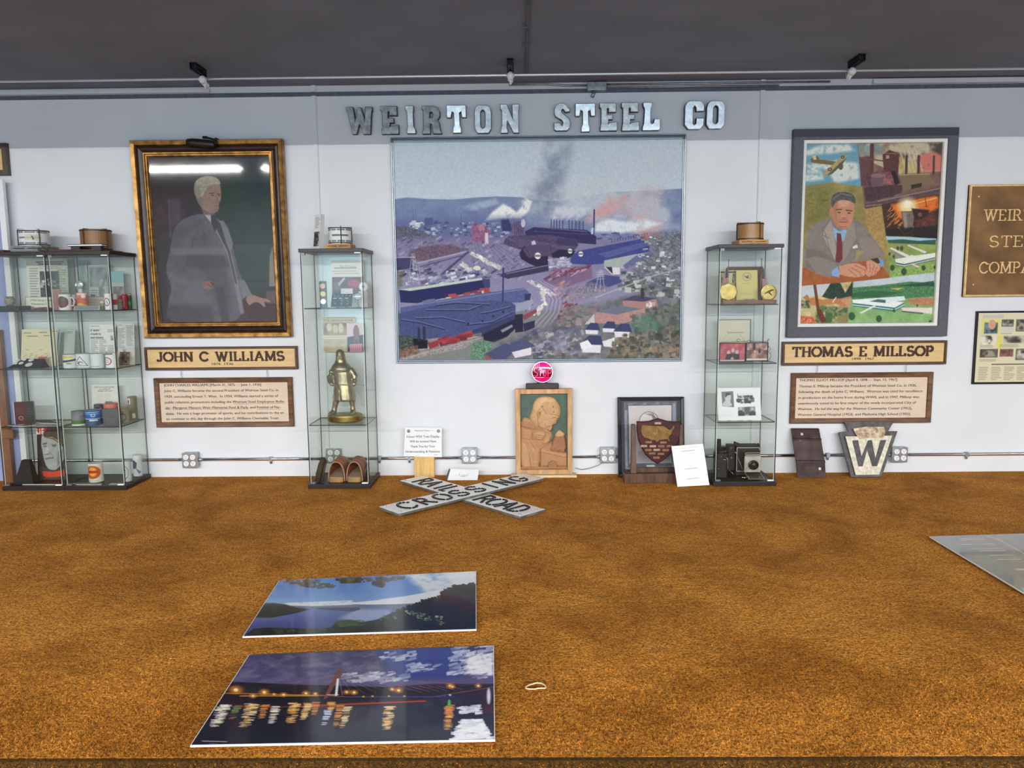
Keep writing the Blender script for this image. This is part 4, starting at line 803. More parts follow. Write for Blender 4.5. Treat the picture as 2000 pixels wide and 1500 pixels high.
# dark band, pale strip and the two vertical cover strips on the back wall
bm = BM(); box(bm, -XW, XW, -.006, 0, 2.694, 2.722); struct(obj('trim_1', bm, M('band_grey', (92, 98, 112), .7)))
xl, xr = P(617.5, 300).x, P(1487, 250).x
for i, (x, z0, z1) in enumerate(((xl, .205, 2.694), (xl, 2.722, CZ), (xr, .205, 2.694), (xr, 2.722, CZ))):
    bm = BM(); box(bm, x-.016, x+.016, -.014, 0, z0, z1); box(bm, x-.012, x+.012, -.018, -.014, z0, z1); struct(obj('trim_%d' % (i+2), bm, wall_m))
bm = BM(); box(bm, P(1703, 160).x, XW, -.03, 0, 2.726, 2.756); struct(obj('trim_6', bm, wall_m))
bm = BM(); box(bm, -XW, P(410, 172).x, -.02, 0, 2.726, 2.75); struct(obj('trim_7', bm, wall_m))

# fluorescent fittings of the hall, behind the photographer
def strip_light(x, y, L, power, label):
    t = thing('ceiling_light', label, 'light', (x, y, HZ), 0, 'fluorescent strips of the hall')
    bm = BM(); box(bm, -L/2, L/2, -.06, .06, -.07, 0); box(bm, -L/2, L/2, -.035, .035, -.085, -.07); obj('housing', bm, M('white_enamel', (236, 236, 232), .4), t)
    m = M('tube_glow', (255, 255, 255), .3, var=0., emit=26.)
    for s in (-.045, .045):
        bm = BM(); cyl(bm, (-L/2+.02, s, -.09), (L/2-.02, s, -.09), .017, n=10); obj('tube', bm, m, t, smooth=True)
    area('tube_light', (0, 0, -.13), (0, 0, 0), L, .05, power, (1., .982, .945), t)
for k, x in enumerate((-7.05, -4.2, -1.4, 1.4, 4.2, 7.05)):
    strip_light(x, -11.2, 2.35, 470, 'long white fluorescent strip in the far row, %s' % ('leftmost', 'second from the left', 'left of the middle', 'right of the middle', 'second from the right', 'rightmost')[k])
# ---------------------------------------------------------------- along the ceiling line
steel = M('bright_steel', (196, 198, 202), .28, .9, .06, 12); dark_metal = M('black_metal', (24, 24, 26), .5, .3); galv = M('galvanised', (168, 172, 176), .42, .75, .12, 40)
white_plastic = M('white_plastic', (246, 246, 244), .35, 0, .02); dark_stain = M('dark_stain', (38, 30, 28), .4, 0, .12, 10, wood=(1, 1, 8)); clearg = glass('cabinet_glass'); paper_w = M('white_paper', (240, 240, 238), .8, 0, .015)
prn = art('print', .55); gloss = art('gloss_print', .16, .6); paint = art('paint_film', .62); satin = art('satin_print', .5); mural_m = art('mural_print', .6, spec=.15)

ry = -.386
bm = BM(); tube(bm, [(-XW+.05, ry, 2.7135), (XW-.05, ry, 2.7135)], .0078, 10)
tag(obj('curtain_rail', bm, M('white_rail', (246, 246, 246), .25, .6, .02), smooth=True), 'long bright steel rail running across under the dark ceiling', 'rail')
for k, (px, nm) in enumerate(((400, 'left'), (997, 'middle'), (1659, 'right'))):
    x = P(px, 148, ry).x
    t = thing('rail_bracket', ('black square arm with white clamp on the ceiling rail above the gilt framed portrait', 'black square arm with white clamp on the ceiling rail above the steel letter N', 'black square arm with white clamp on the ceiling rail above the grey framed painting')[k], 'bracket', (x, ry, CZ), 0, 'rail brackets')
    bm = BM(); y0, y1 = -.18, -.015
    for q in ((-.02, -.016, -.042, 0), (.016, .02, -.042, 0), (-.02, .02, -.005, -.001), (-.02, -.008, -.042, -.038), (.008, .02, -.042, -.038)): box(bm, q[0], q[1], y0, y1, q[2], q[3])
    box(bm, -.016, .016, y0+.02, y1, -.036, -.006); obj('arm', bm, dark_metal, t)
    bm = BM(); lathe(bm, [(.012, -.044), (.016, -.05), (.024, -.058), (.026, -.072), (.018, -.082), (.012, -.09)], 14, (0, -.04, 0)); ball(bm, (0, -.012, -.079), .019, 10); ball(bm, (.004, .02, -.084), .014, 8); tube(bm, [(0, -.03, -.08), (0, 0, -.106), (0, .03, -.1), (0, .05, -.044)], .007, 8); obj('clamp', bm, white_plastic, t, smooth=True)
# junction box, stub and thin pipes
jx = P(1165, 158, -.03).x
t = thing('junction_box', 'grey steel junction box under the ceiling between the middle and right rail arms', 'box', (jx, 0, 2.752))
bm = BM(); box(bm, -.065, .068, -.05, 0, -.052, .005); obj('body', bm, galv, t, bevel=.004)
bm = BM(); box(bm, -.058, .06, -.054, -.05, -.046, 0); obj('cover', bm, galv, t); bm = BM(); cyl(bm, (-.012, -.02, -.052), (-.03, -.02, -.092), .012); obj('nipple', bm, galv, t, smooth=True)
for i, (x, z) in enumerate(((-.04, -.02), (.045, -.02))):
    bm = BM(); cyl(bm, (x, -.056, z), (x, -.054, z), .006, n=8); obj('screw', bm, steel, t)
def hpipe(name, x0, x1, y, z, r, label, mat=galv, rise=0.):
    bm = BM(); pts = [(x0, y, z+rise)] + ([(x0+.25, y, z+rise), (x0+.4, y, z)] if rise else []) + [(x1, y, z)]; tube(bm, pts, r, 8); return tag(obj(name, bm, mat, smooth=True), label, 'pipe')
hpipe('conduit_pipe', jx-.6, jx-.066, -.025, 2.738, .007, 'short thin grey pipe left of the ceiling junction box', rise=.012)
hpipe('conduit_pipe', jx+.07, jx+1.6, -.025, 2.743, .007, 'upper thin grey pipe right of the ceiling junction box'); hpipe('conduit_pipe', jx+.07, jx+1.25, -.025, 2.722, .006, 'lower thin grey pipe right of the ceiling junction box')
xc = F(1030, 60, CZ).x; t = thing('ceiling_conduit', 'thin dark pipe running along the ceiling towards the viewer', 'pipe', (xc, 0, CZ))
bm = BM(); tube(bm, [(0, -.24, -.009), (0, -1.9, -.009)], .009, 8); obj('pipe', bm, M('pipe_grey', (92, 92, 96), .6), t, smooth=True)
for y in (-.85, -1.15):
    bm = BM(); box(bm, -.03, .012, y-.008, y+.008, -.02, 0); obj('strap', bm, M('pipe_grey', (92, 92, 96)), t)

# ---------------------------------------------------------------- steel letters
def G(pts): return pts
LET = {
 'W': [[(0, 1), (.27, 1), (.30, .86), (.34, .5), (.45, .98), (.58, .98), (.70, .52), (.73, 1), (1, 1), (1, .86), (.97, .8), (.90, 0), (.62, 0), (.50, .4), (.38, 0), (.22, 0), (.05, .8), (0, .88)]],
 'E': [[(0, 1), (.93, 1), (.93, .66), (.5, .66), (.5, .8), (.42, .8), (.42, .58), (.74, .58), (.74, .4), (.5, .4), (.5, .26), (.58, .3), (1, .34), (1, 0), (.04, 0), (.04, .18), (.08, .24), (.08, .78), (0, .84)]],
 'I': [[(0, 1), (.85, 1), (.85, .84), (.8, .78), (.82, .26), (1, .14), (1, 0), (.12, 0), (.12, .16), (.2, .24), (.15, .8), (0, .86)]],
 'R': [[(0, 1), (.6, 1), (.82, .94), (.93, .8), (.93, .62), (.8, .5), (.9, .4), (.95, .1), (1, .08), (1, 0), (.56, 0), (.54, .1), (.5, .34), (.42, .36), (.42, 0), (0, 0), (0, .1), (.06, .16), (.06, .84), (0, .88)], [(.4, .76), (.4, .58), (.5, .57), (.56, .62), (.56, .72), (.5, .78)]],
 'T': [[(0, 1), (1, 1), (1, .55), (.78, .55), (.74, .76), (.66, .72), (.68, .3), (.74, .16), (.74, 0), (.3, 0), (.3, .16), (.37, .28), (.36, .72), (.28, .76), (.22, .55), (0, .55)]],
 'O': [arc(.3, .74, .3, .26, 180, 90, 5)+arc(.7, .74, .3, .26, 90, 0, 5)+[(1, .16), (.82, 0), (.18, 0), (0, .16)], arc(.5, .7, .13, .12, 0, 180, 6)+arc(.5, .3, .13, .12, 180, 360, 6)],
 'N': [[(0, 1), (.36, 1), (.64, .52), (.62, .84), (.6, 1), (1, 1), (1, .86), (.96, .78), (.97, 0), (.68, 0), (.36, .46), (.36, .16), (.4, .12), (.4, 0), (.02, 0), (.02, .16), (.08, .24), (.08, .76), (0, .84)]],
 'S': [arc(.45, .72, .43, .28, 20, 160, 8)+[(.03, .62), (.1, .52), (.5, .36), (.55, .28), (.5, .19), (.44, .22), (.4, .3), (0, .3), (.02, .06), (.14, 0), (.78, 0), (.95, .1), (1, .26), (.93, .44), (.75, .52), (.48, .66), (.47, .74), (.54, .78), (.62, .72), (.66, .66), (.95, .68), (.98, .8)]],
 'L': [[(0, 1), (.52, 1), (.52, .86), (.46, .78), (.46, .3), (.52, .24), (.62, .28), (.66, .42), (1, .42), (1, .06), (.94, 0), (0, 0), (0, .16), (.06, .24), (.1, .76), (.02, .86)]],
 'C': [[(1, .63), (1, .8)]+arc(.7, .76, .3, .24, 10, 90, 5)+arc(.3, .76, .3, .24, 90, 180, 5)+[(0, .16), (.2, 0), (.8, 0), (1, .14), (1, .4), (.6, .4), (.58, .2), (.5, .16), (.44, .2), (.43, .74), (.5, .82), (.57, .76), (.58, .62)]],
}
cast = [M('cast_metal_dull', (168, 168, 166), .42, .7, .2, 26, .35), M('cast_metal', (216, 216, 214), .38, .8, .16, 26, .35), M('cast_metal_bright', (246, 246, 246), .34, .85, .12, 26, .3)]; edge_m = M('cast_edge', (66, 66, 68), .5, .6)
def letter(ch, px0, py0, px1, py1, m, label):
    Y = -.045; a, b = P(px0, py0, Y), P(px1, py1, Y); x0, x1, z0, z1 = a.x, b.x, b.z, a.z
    me = plate_mesh([[(p[0]*(x1-x0), p[1]*(z1-z0)) for p in s] for s in LET[ch]], .043, .004); me.transform(UP)
    o = link('metal_letter', me, [cast[m], edge_m], None, loc=(x0, Y+.0215, z0), rot=(math.radians((.6, 2.6, 4.2)[m]), 0, 0)); tag(o, label, 'letter', 'cast metal letters on the wall')
    for p in me.polygons: p.material_index = 0 if p.normal.y < -.4 else 1
A_, B_ = (lambda x, y: (670+x/5.555, 190+y/5.555)), (lambda x, y: (1060+x/5.405, 190+y/5.405))
for f, rows in ((A_, (('W', 28, 325, 103, 398, 0, 'dull cast metal letter W at the left end of the wall lettering'), ('E', 402, 605, 95, 398, 0, 'dull cast metal letter E between the W and the I'), ('I', 672, 790, 92, 392, 1, 'cast metal letter I above the mural, the only I'), ('R', 852, 1070, 92, 395, 0, 'cast metal letter R, dark right leg, above the mural'), ('T', 1122, 1340, 87, 385, 2, 'bright cast metal letter T beside the letter R'), ('O', 1422, 1612, 85, 388, 1, 'cast metal letter O in front of the letter N'), ('N', 1703, 1915, 75, 385, 1, 'cast metal letter N ending the first word'))),
                (B_, (('S', 115, 295, 60, 352, 1, 'cast metal letter S with a wrinkled face, the only S'), ('T', 342, 553, 66, 362, 2, 'bright cast metal letter T right after the S'), ('E', 600, 787, 60, 352, 1, 'cast metal letter E right after the second T'), ('E', 830, 1020, 55, 352, 1, 'cast metal letter E right before the L'), ('L', 1055, 1240, 55, 348, 2, 'brightest cast metal letter L, the only L'), ('C', 1500, 1700, 38, 335, 2, 'bright cast metal letter C starting the last short word'), ('O', 1730, 1918, 38, 330, 2, 'cast metal letter O at the right end of the wall lettering')))):
    for ch, x0, x1, y0, y1, m, lb in rows: letter(ch, *f(x0, y0), *f(x1, y1), m, lb)

# ---------------------------------------------------------------- mural
t = thing('wall_mural', 'large colour photograph of a smoking steel mill in a thin silver frame', 'picture', (0, 0, 0))
X0, X1, Z0, Z1 = -.803, 1.247, .831, 2.405
bm = BM(); molding(bm, X0, X1, Z0, Z1, [(0, 0), (0, -.03), (.004, -.036), (.009, -.036), (.012, -.03), (.015, -.034), (.019, -.034), (.021, -.024)]); obj('frame', bm, M('silver_frame', (150, 152, 156), .3, .95, .03), t)
bm = BM(); box(bm, X0+.01, X1-.01, -.018, -.001, Z0+.01, Z1-.01); obj('backing', bm, paper_w, t)
picture('print', paint_mural(), wquad(X0+.02, X1-.02, Z0+.02, Z1-.02, -.022), mural_m, t)

# ---------------------------------------------------------------- gilt portrait
t = thing('framed_portrait', 'tall oil portrait of a grey-haired standing man in a gilt and dark frame', 'painting')
X0, X1, Z0, Z1 = -2.607, -1.546, 1.03, 2.40; gold = M('gilt', (160, 116, 60), .36, .72, .3, 18); umber = M('umber_wood', (46, 28, 22), .3, .1, .25, 16)
bm = BM(); molding(bm, X0, X1, Z0, Z1, [(0, 0), (0, -.045), (.006, -.056), (.03, -.05), (.036, -.04)]); molding(bm, X0, X1, Z0, Z1, [(.078, -.03), (.082, -.038), (.09, -.038), (.094, -.028), (.102, -.028), (.106, -.018), (.11, -.014)]); obj('gilt_moulding', bm, gold, t, smooth=False)
bm = BM(); molding(bm, X0, X1, Z0, Z1, [(.036, -.04), (.042, -.034), (.052, -.038), (.064, -.034), (.074, -.028), (.079, -.03)]); obj('dark_moulding', bm, umber, t)
bm = BM(); box(bm, X0+.02, X1-.02, -.006, 0, Z0+.02, Z1-.02); obj('backing', bm, umber, t)
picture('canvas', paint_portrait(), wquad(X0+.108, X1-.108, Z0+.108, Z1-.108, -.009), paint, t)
bm = BM(); box(bm, X0+.106, X1-.106, -.014, -.011, Z0+.106, Z1-.106); obj('glass_pane', bm, glass('picture_glass', (.97, .97, .97), 1.52), t)
g = P(395, 282, -.09); bm = BM(); lathe(bm, [(.001, -.1), (.026, -.095), (.032, -.06), (.033, .05), (.03, .09), (.024, .1), (.001, .1)], 18, (g.x, -.085, g.z+.002), ax=(1, 0, -.1)); pl = obj('picture_light', bm, M('bronze_lamp', (48, 42, 38), .42, .6, .2, 20), t, smooth=True); pl['label'] = 'dark bronze picture lamp clamped to the frame top'
bm = BM(); tube(bm, [(g.x+.02, -.05, g.z+.052), (g.x+.085, -.06, g.z+.034), (g.x+.1, -.08, g.z+.01)], .006); cyl(bm, (g.x+.0, -.05, g.z+.052), (g.x+.03, -.05, g.z+.05), .009); box(bm, g.x+.09, g.x+.1, -.07, -.02, g.z+.0, g.z+.045); obj('lamp_arm', bm, dark_metal, pl); t.rotation_euler.x = .016; t.location.y = .0155

# ---------------------------------------------------------------- grey framed collage painting
t = thing('framed_collage', 'painting of a seated man among mill, biplane and valley scenes in a wide grey frame', 'painting')
X0, X1, Z0, Z1 = 1.985, 3.117, .993, 2.427; gfm = M('grey_frame', (92, 93, 102), .75, 0, .06, 60)
bm = BM(); molding(bm, X0, X1, Z0, Z1, [(0, 0), (0, -.04), (.004, -.046), (.07, -.046), (.074, -.03)]); obj('frame', bm, gfm, t)
bm = BM(); molding(bm, X0, X1, Z0, Z1, [(.072, -.02), (.072, -.036), (.076, -.04), (.094, -.034), (.098, -.02)]); lo = obj('liner', bm, M('cream_liner', (232, 230, 222), .6, 0, .02), t); lo['label'] = 'cream inner liner'
bm = BM(); box(bm, X0+.03, X1-.03, -.012, 0, Z0+.03, Z1-.03); obj('backing', bm, gfm, t); picture('canvas', paint_collage(), wquad(X0+.097, X1-.097, Z0+.097, Z1-.097, -.016), paint, t)

# ---------------------------------------------------------------- name boards and hanging text boards
tan = M('tan_board', (226, 190, 130), .5, 0, .05, 5, wood=(.6, 1, 6)); walnut = M('walnut', (92, 62, 46), .5, 0, .22, 9, wood=(1, 6, 6), bump=.1); oak = M('oak_frame', (112, 74, 46), .5, 0, .24, 9, wood=(1, 6, 6), bump=.1); ink = M('dark_ink', (30, 26, 24), .7, 0, .02); burnt = M('burnt_letters', (66, 34, 20), .6, 0, .3, 90); linen = M('linen_panel', (226, 204, 180), .7, 0, .03, 8)
def name_board(X0, X1, Z0, Z1, word, wx0, wx1, wz, wh, dates, label):
    t = thing('name_sign', label, 'sign', (0, 0, 0), 0, 'carved name boards under the portraits')
    bm = BM(); molding(bm, X0, X1, Z0, Z1, [(0, 0), (0, -.03), (.003, -.034), (.015, -.034), (.018, -.022)]); obj('frame', bm, walnut, t)
    bm = BM(); box(bm, X0+.01, X1-.01, -.022, -.001, Z0+.01, Z1-.01); obj('panel', bm, tan, t)
    sp = []; sp.append(serif_word(word, wx0, wx1, wz, wh, -.0245, .004, .26, split=sp))
    for b_ in sp: obj('lettering', b_, burnt, t)
    lettering('date_lettering', dates, -.0225, burnt, t, .05)
fl = lambda x, y, Y=-.024: P(270+x/5.555, 660+y/5.555, Y); fr = lambda x, y, Y=-.024: P(1510+x/5., 650+y/5., Y)
def cap(f, x0, x1, yt, yb): a, b = f(x0, yb), f(x1, yt); return a.x, b.x, (f((x0+x1)/2, yb)).z, f((x0+x1)/2, yt).z-f((x0+x1)/2, yb).z
def dt(f, s, x0, x1, yt, yb): a = cap(f, x0, x1, yt, yb); return (s, a[0], a[1], a[2], a[3])
name_board(-2.622, -1.518, .795, .961, 'JOHN C WILLIAMS', *cap(fl, 207, 1580, 155, 247), [dt(fl, '1876', 800, 892, 268, 294), dt(fl, '1936', 934, 1029, 268, 294)], 'long tan name board with dark carved letters under the gilt framed portrait')
name_board(1.961, 3.128, .792, .961, 'THOMAS E MILLSOP', *cap(fr, 188, 1566, 138, 226), [dt(fr, '1898', 773, 858, 240, 264), dt(fr, '1967', 903, 986, 240, 264)], 'long tan name board with dark carved letters under the grey framed painting')
def text_board(X0, X1, Z0, Z1, f, rows, under, hooks, label):
    t = thing('text_board', label, 'sign', (0, 0, 0), 0, 'biography boards hung under the name boards')
    bm = BM(); molding(bm, X0, X1, Z0, Z1, [(0, 0), (0, -.024), (.004, -.028), (.032, -.024), (.037, -.016)]); obj('frame', bm, oak, t)
    bm = BM(); box(bm, X0+.01, X1-.01, -.014, -.001, Z0+.01, Z1-.01); obj('panel', bm, linen, t)
    R_ = []
    for s, x0, x1, yb in rows: a, b = f(x0, yb, -.015), f(x1, yb, -.015); R_.append((s, a.x, b.x, f((x0+x1)/2, yb, -.015).z, .0185))
    o = lettering('text', R_, -.0148, ink, t, .03)
    if under:
        bm = BM()
        for x0, x1, yb in under: a, b = f(x0, yb, -.015), f(x1, yb, -.015); box(bm, a.x, b.x, -.0148, -.014, (a.z+b.z)/2-.001, (a.z+b.z)/2+.0006)
        obj('underline', bm, ink, t)
    for x in hooks:
        bm = BM(); tube(bm, [(x+.004*math.cos(a), -.016, Z1+.017+.017*math.sin(a)) for a in np.linspace(0, 2*PI, 13)[:-1]], .0014, 6, closed=True); tube(bm, [(x, -.016+.004*math.cos(a), Z1+.041+.012*math.sin(a)) for a in np.linspace(0, 2*PI, 13)[:-1]], .0014, 6, closed=True); obj('hanging_link', bm, steel, t)
text_board(-2.572, -1.565, .375, .736, fl, [('JOHN CHARLES WILLIAMS [March 31, 1876 — June 1, 1936]', 277, 1333, 522), ('John C. Williams became the second President of Weirton Steel Co. in', 282, 1521, 583), ('1929, succeeding Ernest T. Weir.  In 1934, Williams started a series of', 289, 1518, 645), ('public relations promotions including the Weirton Steel Employees Bulle-', 291, 1590, 706), ('tin,  Margaret Manson Weir Memorial Pool & Park, and Festival of Na-', 295, 1541, 767), ('tions.  He was a huge promoter of sports, and his contributions to the ar-', 301, 1589, 828), ('ea continue to this day through the John C. Williams Charitable Trust.', 305, 1530, 886)],
           [(1035, 1590, 712), (295, 343, 773), (373, 1196, 773), (1288, 1541, 772), (301, 385, 834)], [fl(460, 380).x, fl(1395, 380).x], 'framed biography board hanging under the left name board, seven lines of text with underlines')
text_board(2.034, 3.046, .368, .735, fr, [('THOMAS ELLIOT MILLSOP [April 4, 1898 — Sept. 12, 1967]', 257, 1210, 471), ('Thomas E. Millsop became the President of Weirton Steel Co. in 1936,', 253, 1402, 529), ('following the death of John C. Williams.  Weirton was cited for excellence', 250, 1458, 584), ('in production on the home front during WWII, and in 1947, Millsop was', 247, 1424, 641), ('unanimously voted to be first mayor of the newly incorporated City of', 244, 1393, 696), ('Weirton.  He led the way for the Weirton Community Center (1952),', 241, 1355, 751), ('Weirton General Hospital (1953), and Madonna High School (1955).', 239, 1345, 807)], None, [fr(437, 350).x, fr(1304, 350).x], 'framed biography board hanging under the right name board, seven lines without underlines')

# ---------------------------------------------------------------- right edge: bronze plaque and poster, left edge: cut-off board
t = thing('bronze_plaque', 'large brown bronze plaque with raised gold letters at the right edge', 'plaque'); br = M('bronze_plate', (126, 92, 56), .45, .55, .2, 5); bg = M('polished_bronze', (226, 188, 128), .4, .45, .1, 30)
X0, X1, Z0, Z1 = 3.222, 3.93, 1.268, 2.042
bm = BM(); box(bm, X0, X1, -.014, -.001, Z0, Z1); obj('plate', bm, br, t); bm = BM(); molding(bm, X0, X1, Z0, Z1, [(0, 0), (0, -.022), (.003, -.026), (.013, -.026), (.018, -.014)]); obj('rim', bm, bg, t); t.location.y = -.003
for w_, z0, z1, sx in (('WEIRTON', (522, 462), None, 234), ('STEEL', (670, 610), None, 264), ('COMPANY', (818, 758), None, 207)):
    a = P(1840+sx/2.887, 250+z0[0]/2.887, -.02); b = P(1840+sx/2.887, 250+z0[1]/2.887, -.02)
    obj('lettering', serif_word(w_, a.x, 2*3.576-a.x, a.z, b.z-a.z, -.02, .007, .13), bg, t)
for x in (X0+.07, X1-.07):
    for z in (Z0+.085, Z1-.08): bm = BM(); lathe(bm, [(.001, -.006), (.008, -.004), (.009, 0)], 12, (x, -.014, z), ax=(0, 1, 0)); obj('bolt', bm, bg, t, smooth=True)
t = thing('framed_poster', 'yellowed newspaper page of small pictures in a thin black frame under the bronze plaque', 'poster'); X0, X1, Z0, Z1 = 3.33, 3.96, .645, 1.166
bm = BM(); molding(bm, X0, X1, Z0, Z1, [(0, 0), (0, -.02), (.012, -.02), (.014, -.012)]); obj('frame', bm, dark_metal, t)
Y_, K_, B2 = (226, 214, 110), (64, 60, 56), (160, 150, 130)
pg = page(150, 124, (222, 212, 178), [('b', .06, .03, .3, .08, (196, 196, 180)), ('b', .05, .1, .26, .3, Y_), ('p', .08, .14, .24, .3, (110, 140, 150), (60, 66, 76)), ('e', .17, .17, .045, .07, (206, 160, 128)), ('b', .28, .1, .42, .28, (206, 206, 190)), ('p', .28, .1, .42, .2, K_, (170, 166, 150)), ('p', .45, .1, .57, .27, K_, B2), ('p', .6, .09, .75, .26, (150, 150, 140), (70, 70, 66)), ('b', .24, .32, .3, .52, Y_), ('p', .05, .32, .23, .46, (226, 220, 200), K_), ('p', .31, .33, .56, .44, (200, 190, 170), K_), ('b', .58, .32, .8, .45, Y_), ('p', .05, .52, .26, .64, K_, B2), ('p', .28, .52, .44, .63, (150, 96, 80), K_), ('p', .47, .52, .64, .68, K_, (200, 196, 180)), ('b', .65, .54, .8, .68, (216, 180, 120)), ('n', .2, .74, .62, .74, (80, 76, 66), .012)]+[('l', .05+.15*k, .77, .17+.15*k, .97, 8, (110, 104, 90)) for k in range(6)]+[('l', .05, .46, .22, .5, 2), ('l', .28, .45, .55, .5, 3), ('l', .05, .66, .26, .7, 2), ('l', .28, .29, .42, .31, 1), ('p', .8, .1, .95, .3, K_, B2), ('p', .82, .35, .95, .5, B2, K_), ('p', .82, .55, .95, .68, K_, B2)])
bm = BM(); box(bm, X0+.01, X1-.01, -.012, 0, Z0+.01, Z1-.01); obj('backing', bm, paper_w, t); picture('print', pg, wquad(X0+.013, X1-.013, Z0+.013, Z1-.013, -.0135), satin, t)
t = thing('wall_sign', 'cut-off tan board in a dark brown frame at the upper left edge', 'sign'); xe = P(14, 310, -.03).x; z1, z0 = P(8, 279, -.03).z, P(8, 342, -.03).z
bm = BM(); molding(bm, xe-1., xe, z0, z1, [(0, 0), (0, -.03), (.003, -.034), (.035, -.034), (.038, -.02)]); obj('frame', bm, M('grey_brown_wood', (84, 72, 62), .5, 0, .2, 9), t); bm = BM(); box(bm, xe-.98, xe-.02, -.02, 0, z0+.02, z1-.02); obj('panel', bm, tan, t)

# ---------------------------------------------------------------- low conduit and outlet boxes
hb = []
zc = .133
t = thing('wall_conduit', 'shiny steel conduit pipe running low along the white wall', 'pipe', (0, 0, 0)); BX = [P(px, 890, -.05).x for px in (371, 650, 917, 1187, 1757)]
for xa, xb in zip([-XW+.02]+[x+.084 for x in BX], [x-.084 for x in BX]+[XW-.02]):
    bm = BM(); tube(bm, [(xa, -.0155, zc), (xb, -.0155, zc)], .0125, 12); obj('pipe', bm, M('chrome_pipe', (214, 216, 220), .16, 1., .03), t, smooth=True)
for px in (530, 742, 800, 1615, 1885, 1450):
    x = P(px, 890).x; bm = BM(); box(bm, x-.012, x+.012, -.03, 0, zc-.016, zc+.016); cyl(bm, (x, -.02, zc-.03), (x, -.008, zc-.024), .008, n=8); obj('strap', bm, galv, t)
def outlet(px, py, label, flatten=1.):
    p = P(px, py, -.05); t = thing('outlet_box', label, 'outlet', (p.x, 0, p.z), 0, 'outlet boxes on the low conduit'); t.scale.y = flatten
    bm = BM(); box(bm, -.054, .054, -.05, 0, -.054, .054); obj('box', bm, galv, t, bevel=.004); bm = BM(); box(bm, -.056, .056, -.055, -.05, -.056, .056); obj('cover', bm, M('cover_steel', (176, 178, 180), .35, .8, .1, 30), t, bevel=.004)
    for s in (-1, 1):
        bm = BM(); lathe(bm, [(.016, 0), (.016, .012), (.011, .018), (.011, .03)], 12, (s*.05, -.016, zc-p.z), ax=(s, 0, 0)); obj('connector', bm, galv, t, smooth=True)
        bm = BM()
        for q in (-1, 1): lathe(bm, [(.0195, 0), (.0195, .006), (.018, .008)], 20, (s*.025, -.055, q*.024), ax=(0, -1, 0), sy=1.)
        r = obj('receptacle', bm, white_plastic, t); r['label'] = 'white duplex receptacle'
        for q in (-1, 1):
            bm = BM()
            for d in (-.006, .006): box(bm, s*.025+d-.0014, s*.025+d+.0014, -.0638, -.0625, q*.024+.001, q*.024+.009)
            cyl(bm, (s*.025, -.0638, q*.024-.007), (s*.025, -.0625, q*.024-.007), .0028, n=8); obj('slot', bm, dark_metal, r)
outlet(371, 899, 'grey four-socket outlet box below the left biography board'); outlet(650, 892, 'grey four-socket outlet box seen behind the wooden sandals', .36); outlet(917, 890, 'grey four-socket outlet box between the train notice and the wood carving'); outlet(1187, 889, 'grey four-socket outlet box between the wood carving and the black framed picture'); outlet(1757, 888, 'grey four-socket outlet box right of the keystone W sign')
# ---------------------------------------------------------------- glass display cabinets
CW, CD, YF = .43, .355, -.378
S1, S2, S3, S0, ST = 1.237, .843, .444, .032, 1.631      # shelf tops, base top, cabinet top
gedge = M('glass_edge', (30, 44, 40), .5, 0, .1, 20, spec=.3)
def pane(bm, x0, x1, y0, y1, z0, z1):
    v = [bm.verts.new(p) for p in ((x0, y0, z0), (x1, y0, z0), (x1, y1, z0), (x0, y1, z0), (x0, y0, z1), (x1, y0, z1), (x1, y1, z1), (x0, y1, z1))]
    d = (x1-x0, y1-y0, z1-z0); k = d.index(min(d)); fs = ((0, 3, 2, 1), (4, 5, 6, 7), (0, 1, 5, 4), (2, 3, 7, 6), (1, 2, 6, 5), (3, 0, 4, 7)); axis = (2, 2, 1, 1, 0, 0)
    for q, ax in zip(fs, axis): bm.faces.new([v[i] for i in q]).material_index = 0 if ax == k else 1
def cabinet(x0, label, shelves=(S1, S2, S3)):
    t = thing('display_cabinet', label, 'display cabinet', (x0, YF, 0), 0, 'tall glass display cabinets'); G2 = [clearg, gedge]
    bm = BM(); box(bm, 0, CW, 0, CD, .001, S0-.0012); obj('base', bm, dark_stain, t, bevel=.002)
    bm = BM(); box(bm, 0, CW, 0, CD, ST-.026, ST-.0012); obj('top', bm, dark_stain, t, bevel=.002)
    for nm, a in (('side_pane', (.008, .0135, .016, CD-.01)), ('side_pane', (CW-.0135, CW-.008, .016, CD-.01)), ('back_pane', (.0155, CW-.0155, CD-.014, CD-.01))):
        bm = BM(); pane(bm, *a, S0, ST-.026); obj(nm, bm, G2, t)
    bm = BM(); pane(bm, .01, CW-.01, .006, .010, S0+.004, ST-.03); d = obj('door', bm, G2, t)
    for xs in (.0165, CW-.0195):
        bm = BM(); box(bm, xs, xs+.003, .011, .0155, S0+.004, ST-.04); e = obj('edge_strip', bm, M('clear_strip', (226, 230, 228), .3, 0, .02), d); e['label'] = 'pale sealing strip'
    for nm, q, mm in (('hinge', (.014, .04, .004, .03, ST-.044, ST-.027), 0), ('hinge', (.014, .05, .004, .024, S0+.002, S0+.014), 0), ('latch', (CW-.06, CW-.018, .004, .024, ST-.034, ST-.027), 1), ('latch', (CW-.06, CW-.018, .004, .022, S0+.002, S0+.01), 1)):
        bm = BM(); box(bm, *q); obj(nm, bm, white_plastic if mm else M('hinge_grey', (120, 122, 124), .4, .4), d)
    for z in shelves: bm = BM(); pane(bm, .0155, CW-.0155, .018, CD-.016, z-.0072, z-.0012); obj('shelf', bm, G2, t)
    return t
XC, XR, XA, XB = -1.377, 1.399, -3.497, -3.066
cabinet(XA, 'glass display cabinet at the left edge holding badges and the magazine with a face'); cabinet(XB, 'glass display cabinet full of drink cans, right one of the pair on the left')
